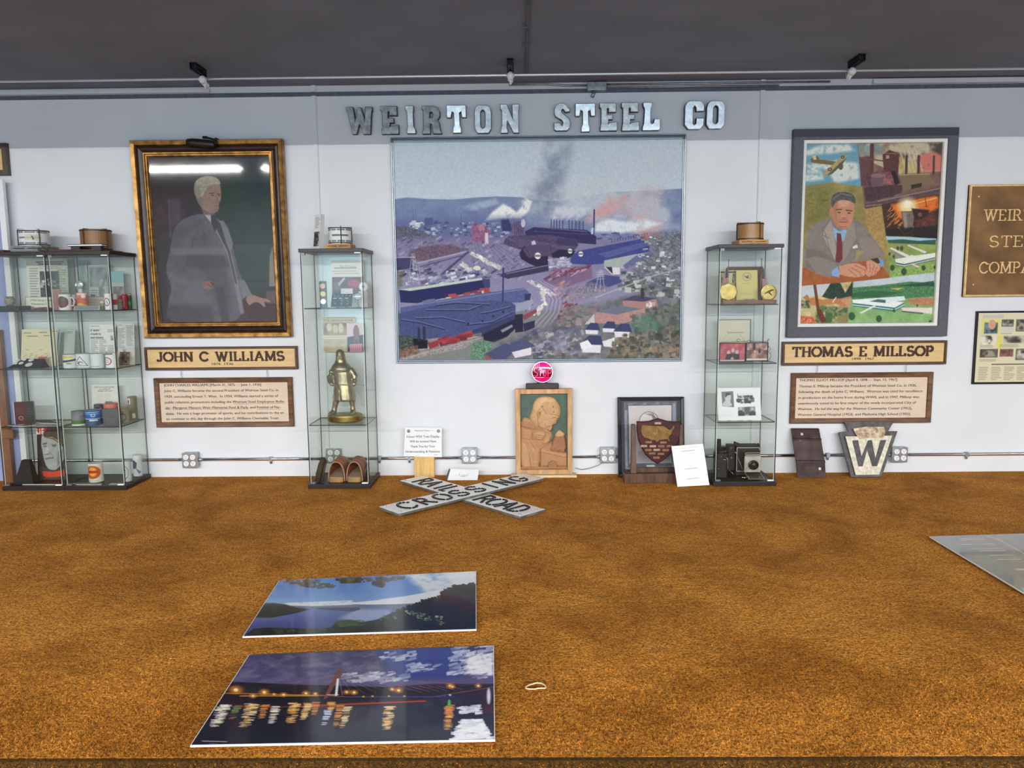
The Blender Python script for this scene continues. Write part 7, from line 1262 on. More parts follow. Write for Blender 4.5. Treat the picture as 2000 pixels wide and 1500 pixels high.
# white frame with three photographs
a, b = P(1402.5, 824, -.31), P(1486, 758, -.28); t = thing('white_photo_frame', 'white frame with three black and white photographs on the lower shelf', 'photo frame', (a.x, -.315, S3)); w_ = P(1487, 824, -.315).x-a.x; h = P(1444, 758, -.28).z-S3; ln = .05
bm = BM(); u = Vector((0, ln, h)); th = Vector((0, .012, 0)); A0, B0 = Vector((0, 0, 0)), Vector((w_, 0, 0)); hexa(bm, [A0, B0, B0+u, A0+u], [A0+th, B0+th, B0+u+th, A0+u+th]); obj('frame', bm, white_plastic, t, bevel=.003)
c = Cv(110, 84, [(200, 510), (582, 510), (596, 800), (206, 798)], (244, 244, 244)); c.sm = 6
c.poly([(238, 545), (342, 540), (350, 680), (246, 670)], (120, 120, 122)); c.poly([(250, 640), (276, 620), (262, 585), (280, 555), (318, 560), (325, 600), (312, 630), (340, 670), (246, 672)], (206, 206, 206), 1, 3); c.poly([(268, 580), (280, 552), (318, 556), (322, 572), (290, 575), (275, 600)], (70, 70, 72), 1, 3); c.sm = 0
c.poly([(384, 560), (516, 558), (518, 640), (386, 642)], (160, 160, 160)); c.scat([(384, 570), (516, 568), (518, 640), (386, 642)], 36, 12, [(60, 60, 62), (200, 200, 200), (110, 110, 112), (230, 230, 230)], 1, .8); c.poly([(384, 558), (516, 556), (516, 575), (384, 580)], (236, 236, 236))
c.poly([(384, 680), (538, 674), (542, 752), (386, 756)], (150, 150, 152)); c.poly([(440, 680), (490, 676), (492, 740), (445, 742)], (90, 90, 92)); c.poly([(384, 715), (410, 705), (440, 725), (445, 755), (386, 756)], (56, 56, 58)); c.ell(410, 692, 11, 14, (190, 190, 190)); c.poly([(490, 720), (515, 710), (542, 725), (542, 752), (480, 754)], (66, 66, 68)); c.ell(512, 696, 12, 14, (190, 190, 190)); c.lines(246, 705, 350, 760, 5, (220, 220, 220), .6)
n = Vector((0, -1, ln/h)).normalized()*.0008; fr_ = .06; picture('print', c, [A0+u+n, B0+u+n, B0+n, A0+n], satin, t)
bm = BM(); [hexa(bm, [(w_*x, -.004+ln*0, .002), (w_*x+.03, -.004, .002), (w_*x+.05, -.02, .001), (w_*x+.02, -.02, .001)], [(w_*x, -.004, .004), (w_*x+.03, -.004, .004), (w_*x+.05, -.02, .003), (w_*x+.02, -.02, .003)]) for x in (.2, .45, .68)]; obj('foot', bm, M('acrylic', (206, 214, 210)), t)
# press camera
cam_blk = M('camera_leather', (34, 32, 32), .6, 0, .2, 120, .2); cam_sil = M('camera_silver', (196, 192, 184), .4, .6, .1, 30); chrome = M('chrome', (224, 226, 228), .12, 1., .02)
cf = lambda x, y, Y: P(1380+x/13.333, 850+y/13.333, Y)
def press_camera():
    Y = -.205; a, b = cf(590, 1130, Y), cf(1420, 270, Y); o = Vector(((a.x+b.x)/2, Y, S0)); t = thing('press_camera', 'old black press camera with a silver lens board and round lens', 'camera', o); L = lambda x, y, d=0.: Vector((cf(x, y, Y+d).x-o.x, d, cf(x, y, Y+d).z-o.z))
    x0, x1, z1 = L(600, 0).x, L(1420, 0).x, L(0, 290).z
    bm = BM(); xm = L(790, 0).x; box(bm, xm, x1, .0, .1, .0, z1); box(bm, x0, xm, .03, .1, .03, z1); obj('body', bm, cam_blk, t, bevel=.005)
    bm = BM(); m0, m1 = L(785, 320), L(1385, 430); molding(bm, m0.x, m1.x, .03, m0.z, [(0, .0), (0, -.003), (.004, -.003), (.005, 0)]); obj('front_trim', bm, cam_sil, t)
    bm = BM(); p0, p1 = L(990, 930, -.02), L(1400, 450, -.02)
    for k in range(6):
        y = -.008-.009*k; g = .004*(k % 2)+.003*k; box(bm, xm+.03+g+k*.004, x1-.006-g, y-.006, y+.004, .036+g, z1-.03-g-.003*k)
    obj('bellows', bm, M('bellows', (44, 36, 32), .7), t)
    e0, e1 = L(975, 960, -.075), L(1410, 540, -.075); bm = BM(); box(bm, e0.x, e1.x, -.08, -.07, e0.z, e1.z); box(bm, e0.x+.004, e1.x-.004, -.082, -.08, L(0, 900, -.08).z, L(0, 590, -.08).z); obj('lens_board', bm, cam_sil, t, bevel=.002)
    bm = BM(); q0 = L(1000, 455, -.06); q1 = L(1390, 520, -.06); box(bm, q0.x, q1.x, -.066, -.058, q1.z, q1.z+.006); box(bm, q0.x, q1.x, -.066, -.058, q0.z-.003, q0.z); box(bm, q0.x, q0.x+.003, -.066, -.058, q1.z, q0.z); box(bm, q1.x-.003, q1.x, -.066, -.058, q1.z, q0.z); obj('wire_finder', bm, cam_sil, t)
    c = L(1215, 770, -.085); r = L(1345, 770, -.085).x-c.x; bm = BM(); lathe(bm, [(r*.95, 0), (r, -.004), (r, -.014), (r*.88, -.016), (r*.84, -.03), (r*.74, -.03), (r*.7, -.02), (.001, -.018)], 32, (c.x, -.082, c.z), ax=(0, 1, 0)); ln_ = obj('lens_barrel', bm, M('lens_black', (60, 58, 56), .3, .6), t); bm = BM(); lathe(bm, [(.001, -.024), (r*.4, -.022), (r*.7, -.018)], 28, (c.x, -.083, c.z), ax=(0, 1, 0)); obj('lens_glass', bm, M('lens_glass', (40, 44, 42), .05, .2, spec=1.), ln_, smooth=True)
    bm = BM(); f0, f1 = L(985, 1030, -.05), L(1430, 1090, -.08); hexa(bm, [(f0.x, -.14, .006), (f1.x+.006, -.14, .006), (f1.x+.006, -.0, .02), (f0.x, -.0, .02)], [(f0.x, -.14, .012), (f1.x+.006, -.14, .012), (f1.x+.006, -.0, .03), (f0.x, -.0, .03)]); obj('drop_bed', bm, M('bed_grey', (120, 116, 112), .4, .6), t)
    bm = BM()
    for x in (f0.x+.006, f1.x-.002): tube(bm, [(x, -.138, .016), (x, -.02, .032)], .0028, 6)
    tube(bm, [(f0.x+.003, -.02, .03), (xm+.01, -.004, z1*.62)], .0022, 6); tube(bm, [(e0.x+.008, -.078, .028), (e0.x+.008, -.086, L(0, 800).z)], .003, 6); obj('rail', bm, cam_sil, t, smooth=True)
    bm = BM(); h0, h1 = L(750, 270), L(910, 190); box(bm, h0.x, h0.x+.014, .01, .05, z1, z1+.024); hexa(bm, [(h0.x+.002, .012, z1+.014), (h1.x, .012, z1+.006), (h1.x, .045, z1+.006), (h0.x+.002, .045, z1+.014)], [(h0.x+.002, .012, z1+.026), (h1.x, .012, z1+.012), (h1.x, .045, z1+.012), (h0.x+.002, .045, z1+.026)]); obj('viewfinder', bm, cam_blk, t, bevel=.002)
    bm = BM(); tube(bm, [(x1-.012, .05, z1-.02), (x1-.002, .05, z1+.01), (x1+.004, .05, z1-.005), (x1+.006, .05, z1*.6), (x1+.003, .05, z1*.45)], .006, 8); obj('hand_strap', bm, cam_blk, t, smooth=True)
    for y, r_ in ((360, .0055), (610, .0055), (455, .006)):
        q = L(675 if y != 455 else 760, y, .0); bm = BM(); yy = .03 if y != 455 else 0.; lathe(bm, [(r_, 0), (r_, -.004), (r_*.6, -.005), (r_*.55, -.003), (.001, -.003)], 14, (q.x, yy, q.z), ax=(0, 1, 0)); obj('knob', bm, chrome, t)
    q = L(910, 1075, -.1); bm = BM(); ball(bm, (q.x, -.12, .016), .006, 10); tube(bm, [(q.x, -.12, .016), (f0.x, -.12, .012)], .003, 6); obj('focus_knob', bm, chrome, t, smooth=True)
press_camera()
def box_camera():
    Y = -.27; a, b = cf(262, 1130, Y), cf(560, 520, Y); o = Vector(((a.x+b.x)/2, Y, S0)); t = thing('folding_camera', 'black older camera with a tall finder tube, left of the press camera', 'camera', o); L = lambda x, y, d=0.: Vector((cf(x, y, Y+d).x-o.x, d, cf(x, y, Y+d).z-o.z))
    x0, x1, z1 = L(285, 0).x, L(560, 0).x, L(0, 490).z; bm = BM(); box(bm, x0, x1, 0, .11, 0, z1); obj('body', bm, cam_blk, t, bevel=.005)
    c = L(380, 400); bm = BM(); lathe(bm, [(.0, z1), (.036, z1), (.036, z1+.012), (.033, z1+.014), (.034, z1+.016), (.036, L(0, 330).z), (.03, L(0, 315).z), (.001, L(0, 312).z)], 24, (x0+.036, .04, 0)); obj('turret', bm, M('lens_black', (60, 58, 56)), t); bm = BM(); r = (L(398, 0).x-L(285, 0).x)/2; lathe(bm, [(r*.92, L(0, 318).z), (r, L(0, 300).z), (r*.9, L(0, 160).z), (r, L(0, 150).z), (r*.9, L(0, 135).z), (.001, L(0, 136).z)], 24, (x0+.022, .04, 0)); obj('finder_tube', bm, cam_blk, t)
    bm = BM(); lathe(bm, [(.037, z1+.012), (.0385, z1+.013), (.037, z1+.016)], 24, (x0+.036, .04, 0)); obj('ring', bm, chrome, t)
    bm = BM(); tube(bm, [L(510, 560, -.004), L(550, 620, -.006), L(553, 780, -.008), L(553, 870, -.008), L(545, 1000, -.004)], [.002, .003, .003, .005, .002], 8); tube(bm, [L(410, 640, -.004), L(550, 636, -.005)], .002, 6); obj('lever', bm, chrome, t, smooth=True)
    for x, y, r in ((380, 560, .005), (310, 870, .005), (420, 815, .003)): q = L(x, y); bm = BM(); ball(bm, (q.x, -.003, q.z), r, 8); obj('knob', bm, chrome, t, smooth=True)
    bm = BM(); box(bm, L(400, 0).x, L(540, 0).x, -.004, 0, L(0, 640).z, L(0, 530).z); obj('plate', bm, M('lens_black', (60, 58, 56)), t); bm = BM(); tube(bm, [L(590, 900, -.01), L(720, 1040, -.03)], .0022, 6); obj('cable_release', bm, chrome, t, smooth=True)
box_camera()
# ---------------------------------------------------------------- things standing along the wall
# train notice on a wooden block
Yb = -.048; a, b = P(810, 926, Yb), P(848, 886, Yb); t = thing('notice_stand', 'white notice about a future train display on a pale wooden block', 'notice', ((a.x+b.x)/2, Yb, 0)); w_ = b.x-a.x; pine = M('pine', (222, 180, 110), .55, 0, .1, 6, wood=(8, 8, .8))
bm = BM(); box(bm, -w_/2, w_/2, -.014, .016, 0, P(828, 850, Yb).z); obj('block', bm, pine, t, bevel=.002)
ns = lambda x, y: P(730+x/5.555, 820+y/5.555, Yb-.022); TL, TR, BR, BL = ns(342, 82), ns(738, 88), ns(738, 404), ns(324, 396); o = Vector(((a.x+b.x)/2, Yb, 0))
q = [v-o for v in (TL, TR, BR, BL)]; bm = BM(); hexa(bm, [q[3], q[2], q[1], q[0]], [v+Vector((0, .003, 0)) for v in (q[3], q[2], q[1], q[0])]); obj('sign_sheet', bm, paper_w, t)
R_ = []
for s, x0, x1, yb, hh in (('Attention Please', 442, 605, 124, 14), ('! ! !', 612, 645, 122, 12), ('Future WSX Train Display', 358, 713, 194, 26), ('Will be located Here', 391, 677, 246, 26), ('Thank You for Your', 398, 666, 300, 26), ('Understanding & Patience', 344, 717, 356, 26), ('Thanks', 650, 694, 382, 8)):
    A1, B1 = ns(x0, yb)-o, ns(x1, yb)-o; R_.append((s, A1.x, B1.x, A1.z, (ns(x0, yb-hh)-o).z-A1.z))
lettering('text', R_, -.0228, ink, t, .012)
for x in (378, 702):
    c = ns(x, 122)-o; bm = BM(); lathe(bm, [(.0105, 0), (.0122, -.0006), (.0105, -.0008)], 20, (c.x, -.0222, c.z), ax=(0, 1, 0)); [box(bm, c.x+d-.002, c.x+d+.002, -.0232, -.0222, c.z-.006, c.z+.006) for d in (-.004, .004)]; obj('emblem', bm, M('grey_ink', (140, 138, 128)), t)
# white card on a small dark stand
o = F(898, 938, 0.0); t = thing('white_card', 'small white card with a grey emblem leaning on a dark stand', 'card', (o.x, o.y, 0)); Yc = o.y
g = lambda x, y, Y: P(730+x/5.555, 820+y/5.555, Y)-Vector((o.x, o.y, 0))
q = [g(832, 535, Yc+.06), g(1140, 545, Yc+.06), g(1125, 656, Yc), g(798, 660, Yc)]; bm = BM(); hexa(bm, [q[3], q[2], q[1], q[0]], [v+Vector((0, .004, .002)) for v in (q[3], q[2], q[1], q[0])]); obj('card', bm, M('glossy_card', (246, 246, 246), .25, 0, .01), t)
bm = BM(); e = [g(815, 534, Yc+.06), g(832, 535, Yc+.06), g(798, 655, Yc), g(778, 630, Yc)]; hexa(bm, [v+Vector((0, .006, 0)) for v in e], [v+Vector((0, .012, 0)) for v in e]); obj('stand', bm, M('slate_carton', (88, 92, 94)), t)
pl = lambda u, v: q[3]*(1-u)*(1-v)+q[2]*u*(1-v)+q[1]*u*v+q[0]*(1-u)*v+Vector((0, -.0015, .0012)); bm = BM()
for seg in ([(.34, .62), (.37, .45), (.42, .42)], [(.66, .62), (.63, .45), (.58, .42)], [(.44, .5), (.47, .4), (.5, .5), (.53, .4), (.56, .5)], [(.42, .36), (.58, .36)]): tube(bm, [pl(*s_) for s_ in seg], .0013, 5)
obj('emblem', bm, M('grey_ink', (140, 138, 128)), t)

# railroad crossing sign
t = thing('crossing_sign', 'white X-shaped railroad crossing sign lying flat on the carpet', 'sign', (-.268, -.6, 0)); sign_w = M('sign_enamel', (250, 246, 240), .35, 0, .05, 6); sign_e = M('sign_edge', (120, 116, 112), .6, .3, .2, 30); bead = M('dark_bead', (28, 28, 32), .12, .2, 0, 10, spec=.9)
def board(ang, z, label, words, nm):
    L, Wd = 1.225, .213; bm = BM(); box(bm, -L/2, L/2, -Wd/2, Wd/2, z, z+.014, 1); box(bm, -L/2+.002, L/2-.002, -Wd/2+.002, Wd/2-.002, z+.014, z+.0155, 0); b_ = obj(nm, bm, [sign_w, sign_e], t, rot=(0, 0, ang)); b_['label'] = label
    for wd, xs in words:
        for ch, x in zip(wd, xs):
            bm = BM(); wl, st, _ = SF[ch]; hh, ww = .142, .1
            for s in st:
                d = 0.
                for p0, p1 in zip(s[:-1], s[1:]):
                    A0 = Vector((x+(p0[0]/wl-.5)*ww, (p0[1]-.5)*hh, z+.0152)); A1 = Vector((x+(p1[0]/wl-.5)*ww, (p1[1]-.5)*hh, z+.0155)); n = max(1, round((A1-A0).length/.017))
                    for k in range(n): ball(bm, A0+(A1-A0)*(k/n), .0112, 8, (1, 1, .8))
                ball(bm, A1, .0112, 8, (1, 1, .8))
            obj('letter', bm, bead, b_, smooth=True)
    for x in (-L/2+.03, L/2-.03):
        for y in (-.08, .08):
            bm = BM(); lathe(bm, [(.008, z+.0155), (.007, z+.02), (.001, z+.021)], 10, (x, y, 0)); obj('bolt', bm, galv, b_)
    return b_
board(math.radians(-46.1), .004, 'lower board reading RAIL ROAD', (('RAIL', (-.47, -.365, -.255, -.17)), ('ROAD', (.185, .29, .395, .5))), 'lower_board')
board(math.radians(43.5), .0205, 'upper board reading CROSSING', (('CROSSING', (-.48, -.345, -.205, -.07, .07, .2, .325, .46)),), 'upper_board')

# wood carving
cv4 = lambda x, y, Y=-.06: P(980+x/5.77, 690+y/5.77, Y)
def carving():
    fx0, fx1 = .05, .458; t = thing('wood_carving', 'carved wooden relief of a bald robed man leaning over a chest, green background', 'carving', (0, -.02, 0)); zb, zt = .0203, .643
    tan_w = M('carved_wood', (196, 152, 104), .55, 0, .14, 7, wood=(5, 5, 1)); bm = BM(); molding(bm, fx0, fx1, zb, zt, [(0, -.02), (0, -.062), (.003, -.066), (.034, -.066), (.036, -.03)]); obj('frame', bm, M('rough_pine', (204, 160, 112), .6, 0, .14, 7, wood=(5, 5, 1)), t)
    bm = BM(); box(bm, fx0+.004, fx1-.004, -.032, -.012, zb+.002, zt-.002); obj('backboard', bm, tan_w, t)
    n, m = 150, 250; corners = [(200, 455), (740, 455), (745, 1335), (205, 1335)]; c = Cv(n, m, corners, (88, 108, 96)); H = np.zeros((m, n))
    c.cloud([(200, 455), (740, 455), (745, 1335), (205, 1335)], (70, 92, 80), .7, 10, 60)
    def lift(pts, h, rad, col=None, nz=.06, base=0., smooth=True):
        if smooth:
            for _ in range(2):
                k = len(pts); pts = [q for i in range(k) for q in (tuple(.75*a+.25*b for a, b in zip(pts[i], pts[(i+1) % k])), tuple(.25*a+.75*b for a, b in zip(pts[i], pts[(i+1) % k])))]
        mm = c.mask(pts, 1.2); x0, x1, y0, y1, al, sd = mm; rr = rad*c.k; d = np.clip(-sd/rr, 0, 1); p = base+h*np.sqrt(np.clip(1-(1-d)**2, 0, 1))
        H[y0:y1, x0:x1] = np.where(sd < 0, np.maximum(H[y0:y1, x0:x1], p) if base == 0 else p, H[y0:y1, x0:x1])
        if col is not None: c.poly(pts, col, 1, 3, nz, 30)
    W1, W2, W3 = (200, 158, 112), (182, 136, 94), (166, 118, 80)
    lift([(205, 735), (300, 735), (420, 850), (540, 880), (580, 960), (500, 1060), (430, 1100), (430, 1330), (205, 1330)], .012, 60, W2)
    lift([(205, 760), (330, 790), (450, 870), (540, 890), (520, 930), (440, 900), (330, 880), (205, 850)], .018, 40, (172, 126, 86))
    lift([(205, 950), (290, 960), (370, 1040), (420, 1170), (420, 1330), (340, 1330), (330, 1180), (260, 1020)], .017, 40, (186, 140, 98)); lift([(205, 1000), (260, 1030), (310, 1200), (300, 1330), (205, 1330)], .015, 50, (192, 148, 104))
    lift([(300, 735), (340, 640), (345, 580), (390, 510), (460, 488), (560, 495), (630, 550), (668, 640), (655, 740), (622, 770), (600, 810), (575, 820), (572, 850), (545, 905), (480, 880), (420, 850), (330, 800)], .026, 70, W1)
    lift([(345, 640), (350, 570), (400, 505), (480, 488), (570, 500), (620, 540), (560, 550), (470, 545), (430, 600), (400, 640)], .028, 80, (214, 174, 126))
    lift([(388, 670), (405, 650), (435, 655), (440, 690), (425, 730), (405, 750), (392, 720)], .034, 14, (190, 144, 100)); lift([(530, 710), (600, 705), (650, 730), (645, 745), (590, 735)], .033, 14, (206, 164, 118)); lift([(590, 745), (625, 760), (610, 815), (585, 812)], .036, 16, (204, 162, 116)); lift([(510, 820), (570, 800), (580, 840), (550, 900), (500, 870)], .032, 18, (192, 146, 102))
    lift([(430, 1095), (560, 1010), (560, 1100), (740, 1140), (740, 1300), (430, 1300)], .02, 14, (178, 132, 92), smooth=False); lift([(430, 1100), (735, 1170), (735, 1200), (432, 1130)], .026, 8, (190, 146, 104), smooth=False); lift([(505, 1330), (515, 1260), (560, 1225), (610, 1240), (632, 1310), (632, 1330)], .0235, 8, (158, 112, 76))
    lift([(560, 1020), (600, 930), (645, 865), (700, 915), (725, 1000), (735, 1140), (545, 1110)], .026, 26, (160, 112, 80)); lift([(590, 930), (645, 862), (715, 920), (715, 945), (600, 950)], .028, 14, (206, 166, 118))
    for k in range(9): lift([(600+13*k, 925-abs(4-k)*-2), (607+13*k, 880+abs(4-k)*9), (613+13*k, 925)], .031, 6, (206, 166, 118), smooth=False)
    for k in range(9): lift([(545+18*k, 1100+3*k), (558+18*k, 1055+3*k), (570+18*k, 1105+3*k), (560+18*k, 1130+3*k)], .032, 8, (170, 118, 84))
    lift([(330, 905), (380, 880), (460, 890), (500, 920), (470, 985), (400, 990), (345, 960)], .034, 22, W1)
    for k in range(4): lift([(328, 903+20*k), (400, 900+22*k), (470, 915+20*k), (470, 930+20*k), (400, 920+22*k), (332, 920+20*k)], .038, 9, (196, 152, 106))
    lift([(440, 1010), (540, 930), (560, 960), (540, 1020), (470, 1060)], .022, 26, (190, 144, 100)); lift([(203, 1302), (745, 1302), (745, 1335), (203, 1335)], .02, 8, (170, 124, 84), smooth=False)
    for q in ([(560, 745), (600, 725)], [(625, 745), (648, 742)], [(520, 830), (575, 828)], [(410, 690), (425, 665), (432, 700)], [(400, 740), (410, 830), (470, 880)], [(350, 920), (470, 940)], [(345, 940), (460, 960)], [(360, 960), (450, 985)], [(430, 1095), (425, 1300)], [(200, 955), (300, 985), (380, 1100)], [(515, 1320), (525, 1260), (565, 1228), (610, 1245), (628, 1300)], [(300, 1150), (330, 1330)], [(440, 600), (470, 640), (500, 690)], [(540, 690), (600, 700), (650, 720)], [(480, 800), (500, 830), (490, 860)]): c.line(q, 5, (112, 74, 50), .65, 5)
    for x, y in ((455, 600), (578, 608), (584, 664), (600, 1085), (650, 1105)): c.ell(x, y, 8, 10, (140, 96, 66), .9, 4)
    c.grain(.05, 2.5, 21); k = np.ones(3)/3; Hs = H
    for ax in (0, 1): Hs = np.apply_along_axis(lambda r_: np.convolve(np.pad(r_, 1, 'edge'), k, 'valid'), ax, Hs)
    ax0, ax1, az0, az1 = fx0+.035, fx1-.035, zb+.035, zt-.035
    def bend(co, u, v): return np.stack([ax0+(ax1-ax0)*u+0*v, -.034-Hs[..., None]*1.0+0*u, az1+(az0-az1)*v+0*u], -1).reshape(m, n, 3)
    picture('relief', c, [(0, 0, 0)]*4, art('carved_relief', .6), t, curl=bend)
    bm = BM(); a, b = cv4(95, 1390, -.09), cv4(845, 1390, -.09); box(bm, a.x+.008, b.x, -.112, -.03, .002, .0195); tag(obj('wooden_board', bm, M('pale_board', (228, 204, 160), .6, 0, .08, 8, wood=(1, 6, 6)), bevel=.002), 'pale wooden board on the carpet under the wood carving', 'board')
carving()
# STOP lamp
def stop_lamp():
    a, b = P(1027, 758, -.05), P(1091, 758, -.05); z0 = .6434; o = Vector(((a.x+b.x)/2, -.072, z0)); t = thing('stop_lamp', 'round red glowing STOP lamp on a black base, on top of the wood carving', 'lamp', o); w_ = b.x-a.x
    zt = P(1060, 748, -.05).z-z0; bm = BM(); box(bm, -w_/2, w_/2, -.022, .03, 0, zt); obj('base', bm, M('lamp_base', (58, 48, 46), .5, .2, .1, 20), t, bevel=.006)
    c = P(1059, 726, -.06); r = P(1080.5, 726, -.06).x-c.x; cz = max(c.z-z0, zt+r-.001); cx = c.x-o.x; bm = BM(); box(bm, cx-.035, cx+.035, -.014, .02, zt-.001, zt+.014); obj('bracket', bm, dark_metal, t)
    bm = BM(); lathe(bm, [(.001, .03), (r*.7, .028), (r*.96, .008), (r, -.004), (r, -.014), (r*.93, -.018), (r*.9, -.012)], 40, (cx, 0, cz), ax=(0, 1, 0)); obj('housing', bm, M('pale_chrome', (236, 216, 220), .2, .8, .02), t, smooth=True)
    cv = Cv(130, 130, [(390, 150), (1225, 150), (1225, 960), (390, 960)], (170, 10, 60)); cv.poly([(380, 740), (1240, 740), (1240, 980), (380, 980)], (232, 14, 92)); cv.poly([(380, 340), (1240, 340), (1240, 745), (380, 745)], (64, 2, 22)); cv.poly([(380, 130), (1240, 130), (1240, 350), (380, 350)], (214, 20, 120))
    for k in range(10): cv.line([(470+70*k, 160), (470+66*k, 345)], 15, (140, 6, 90) if k > 3 else (250, 200, 232), .9)
    cv.poly([(690, 355), (1100, 370), (1180, 400), (1170, 430), (900, 405), (690, 405)], (252, 206, 240))
    for seg in ([(600, 440), (560, 415), (490, 430), (490, 530), (560, 560), (610, 600), (600, 690), (540, 715), (460, 690)], [(660, 440), (800, 440)], [(730, 440), (725, 700)], [(860, 470), (850, 690), (930, 710), (960, 640), (950, 480), (880, 450)], [(1040, 710), (1040, 460), (1140, 460), (1185, 520), (1140, 600), (1050, 600)]): cv.line(seg, 36, (244, 52, 104), 1, 4)
    cv.line([(420, 510), (480, 400), (490, 520)], 14, (255, 200, 226)); cv.line([(670, 440), (800, 440)], 18, (255, 214, 232)); cv.line([(728, 520), (725, 690)], 26, (252, 160, 196)); cv.line([(865, 450), (885, 550), (860, 640)], 14, (250, 150, 190)); cv.line([(430, 755), (860, 760)], 18, (252, 150, 196))
    q = r*.91; lens = picture('lens', cv, wquad(cx-q, cx+q, cz-q, cz+q, -.014), art('lit_lens', .15, .6, emit=.3), t)
    bmx = bmesh.new(); bmx.from_mesh(lens.data); bmesh.ops.delete(bmx, geom=[v for v in bmx.verts if math.hypot(v.co.x-cx, v.co.z-cz) > q], context='VERTS')
    for v in bmx.verts: v.co.y -= .014*(1-((v.co.x-cx)**2+(v.co.z-cz)**2)/q**2)
    bmx.to_mesh(lens.data); bmx.free()
    gl = bpy.data.lights.new('lamp_glow', 'POINT'); gl.energy = .25; gl.color = (1, .35, .55); gl.shadow_soft_size = .02; go = bpy.data.objects.new('lamp_glow', gl); C.objects.link(go); go.parent = t; go.location = (cx, -.09, cz)
stop_lamp()

# black framed picture leaning on the wall
b5 = lambda x, y, Y: P(1150+x/6.82, 750+y/6.82, Y)
def black_frame():
    Yf = -.1; a = b5(392, 1200, Yf); b = b5(1275, 1200, Yf); w_ = b.x-a.x; zt = b5(800, 165, -.03).z; t = thing('black_framed_picture', 'black framed grey-matted photograph of a shiny dome leaning behind the shield', 'picture', (a.x, Yf, .004)); h = zt-.004
    rt = bpy.data.objects.new('f', None); rot = (-math.atan2(.07, h), 0, 0)
    bm = BM(); molding(bm, 0, w_, 0, h, [(0, .02), (0, -.008), (.006, -.012), (.022, -.008), (.026, 0)]); obj('frame', bm, M('ebony', (38, 38, 42), .35, 0, .2, 20), t, rot=rot)
    c = Cv(120, 150, [(400, 195), (1250, 195), (1270, 1180), (395, 1180)], (58, 58, 62)); c.poly([(455, 230), (1180, 225), (1185, 1120), (462, 1120)], (138, 142, 150), 1, 10, .15, 60); c.poly([(495, 265), (1130, 262), (1130, 1080), (495, 1090)], (92, 96, 104), 1, 10, .2, 50); c.cloud([(455, 230), (1180, 225), (1180, 330), (460, 330)], (80, 84, 90), .9, 14, 60); c.poly([(518, 278), (1110, 275), (1115, 1030), (530, 1030)], (200, 192, 188), 1, 4, .04, 80); c.line([(518, 278), (1110, 275), (1115, 1030), (530, 1030), (518, 278)], 5, (226, 224, 222))
    c.ell(800, 475, 140, 120, (216, 210, 206), 1, 5); c.line(arc(800, 480, 135, -125, 0, 180, 18), 9, (90, 86, 86), .9, 5); c.poly([(740, 380), (860, 370), (900, 430), (800, 400)], (120, 116, 116), .8, 12); c.poly([(840, 390), (920, 440), (860, 480)], (110, 104, 104), .8, 10); c.poly([(640, 870), (1110, 880), (1115, 1030), (600, 1030)], (160, 154, 152), .8, 30)
    c.line([(775, 1070), (870, 1070)], 26, (206, 206, 208))
    picture('print', c, wquad(.02, w_-.02, .02, h-.02, -.001), satin, t).rotation_euler = rot; bm = BM(); box(bm, .01, w_-.01, .0, .01, .01, h-.01); obj('backing', bm, dark_metal, t, rot=rot)
black_frame()
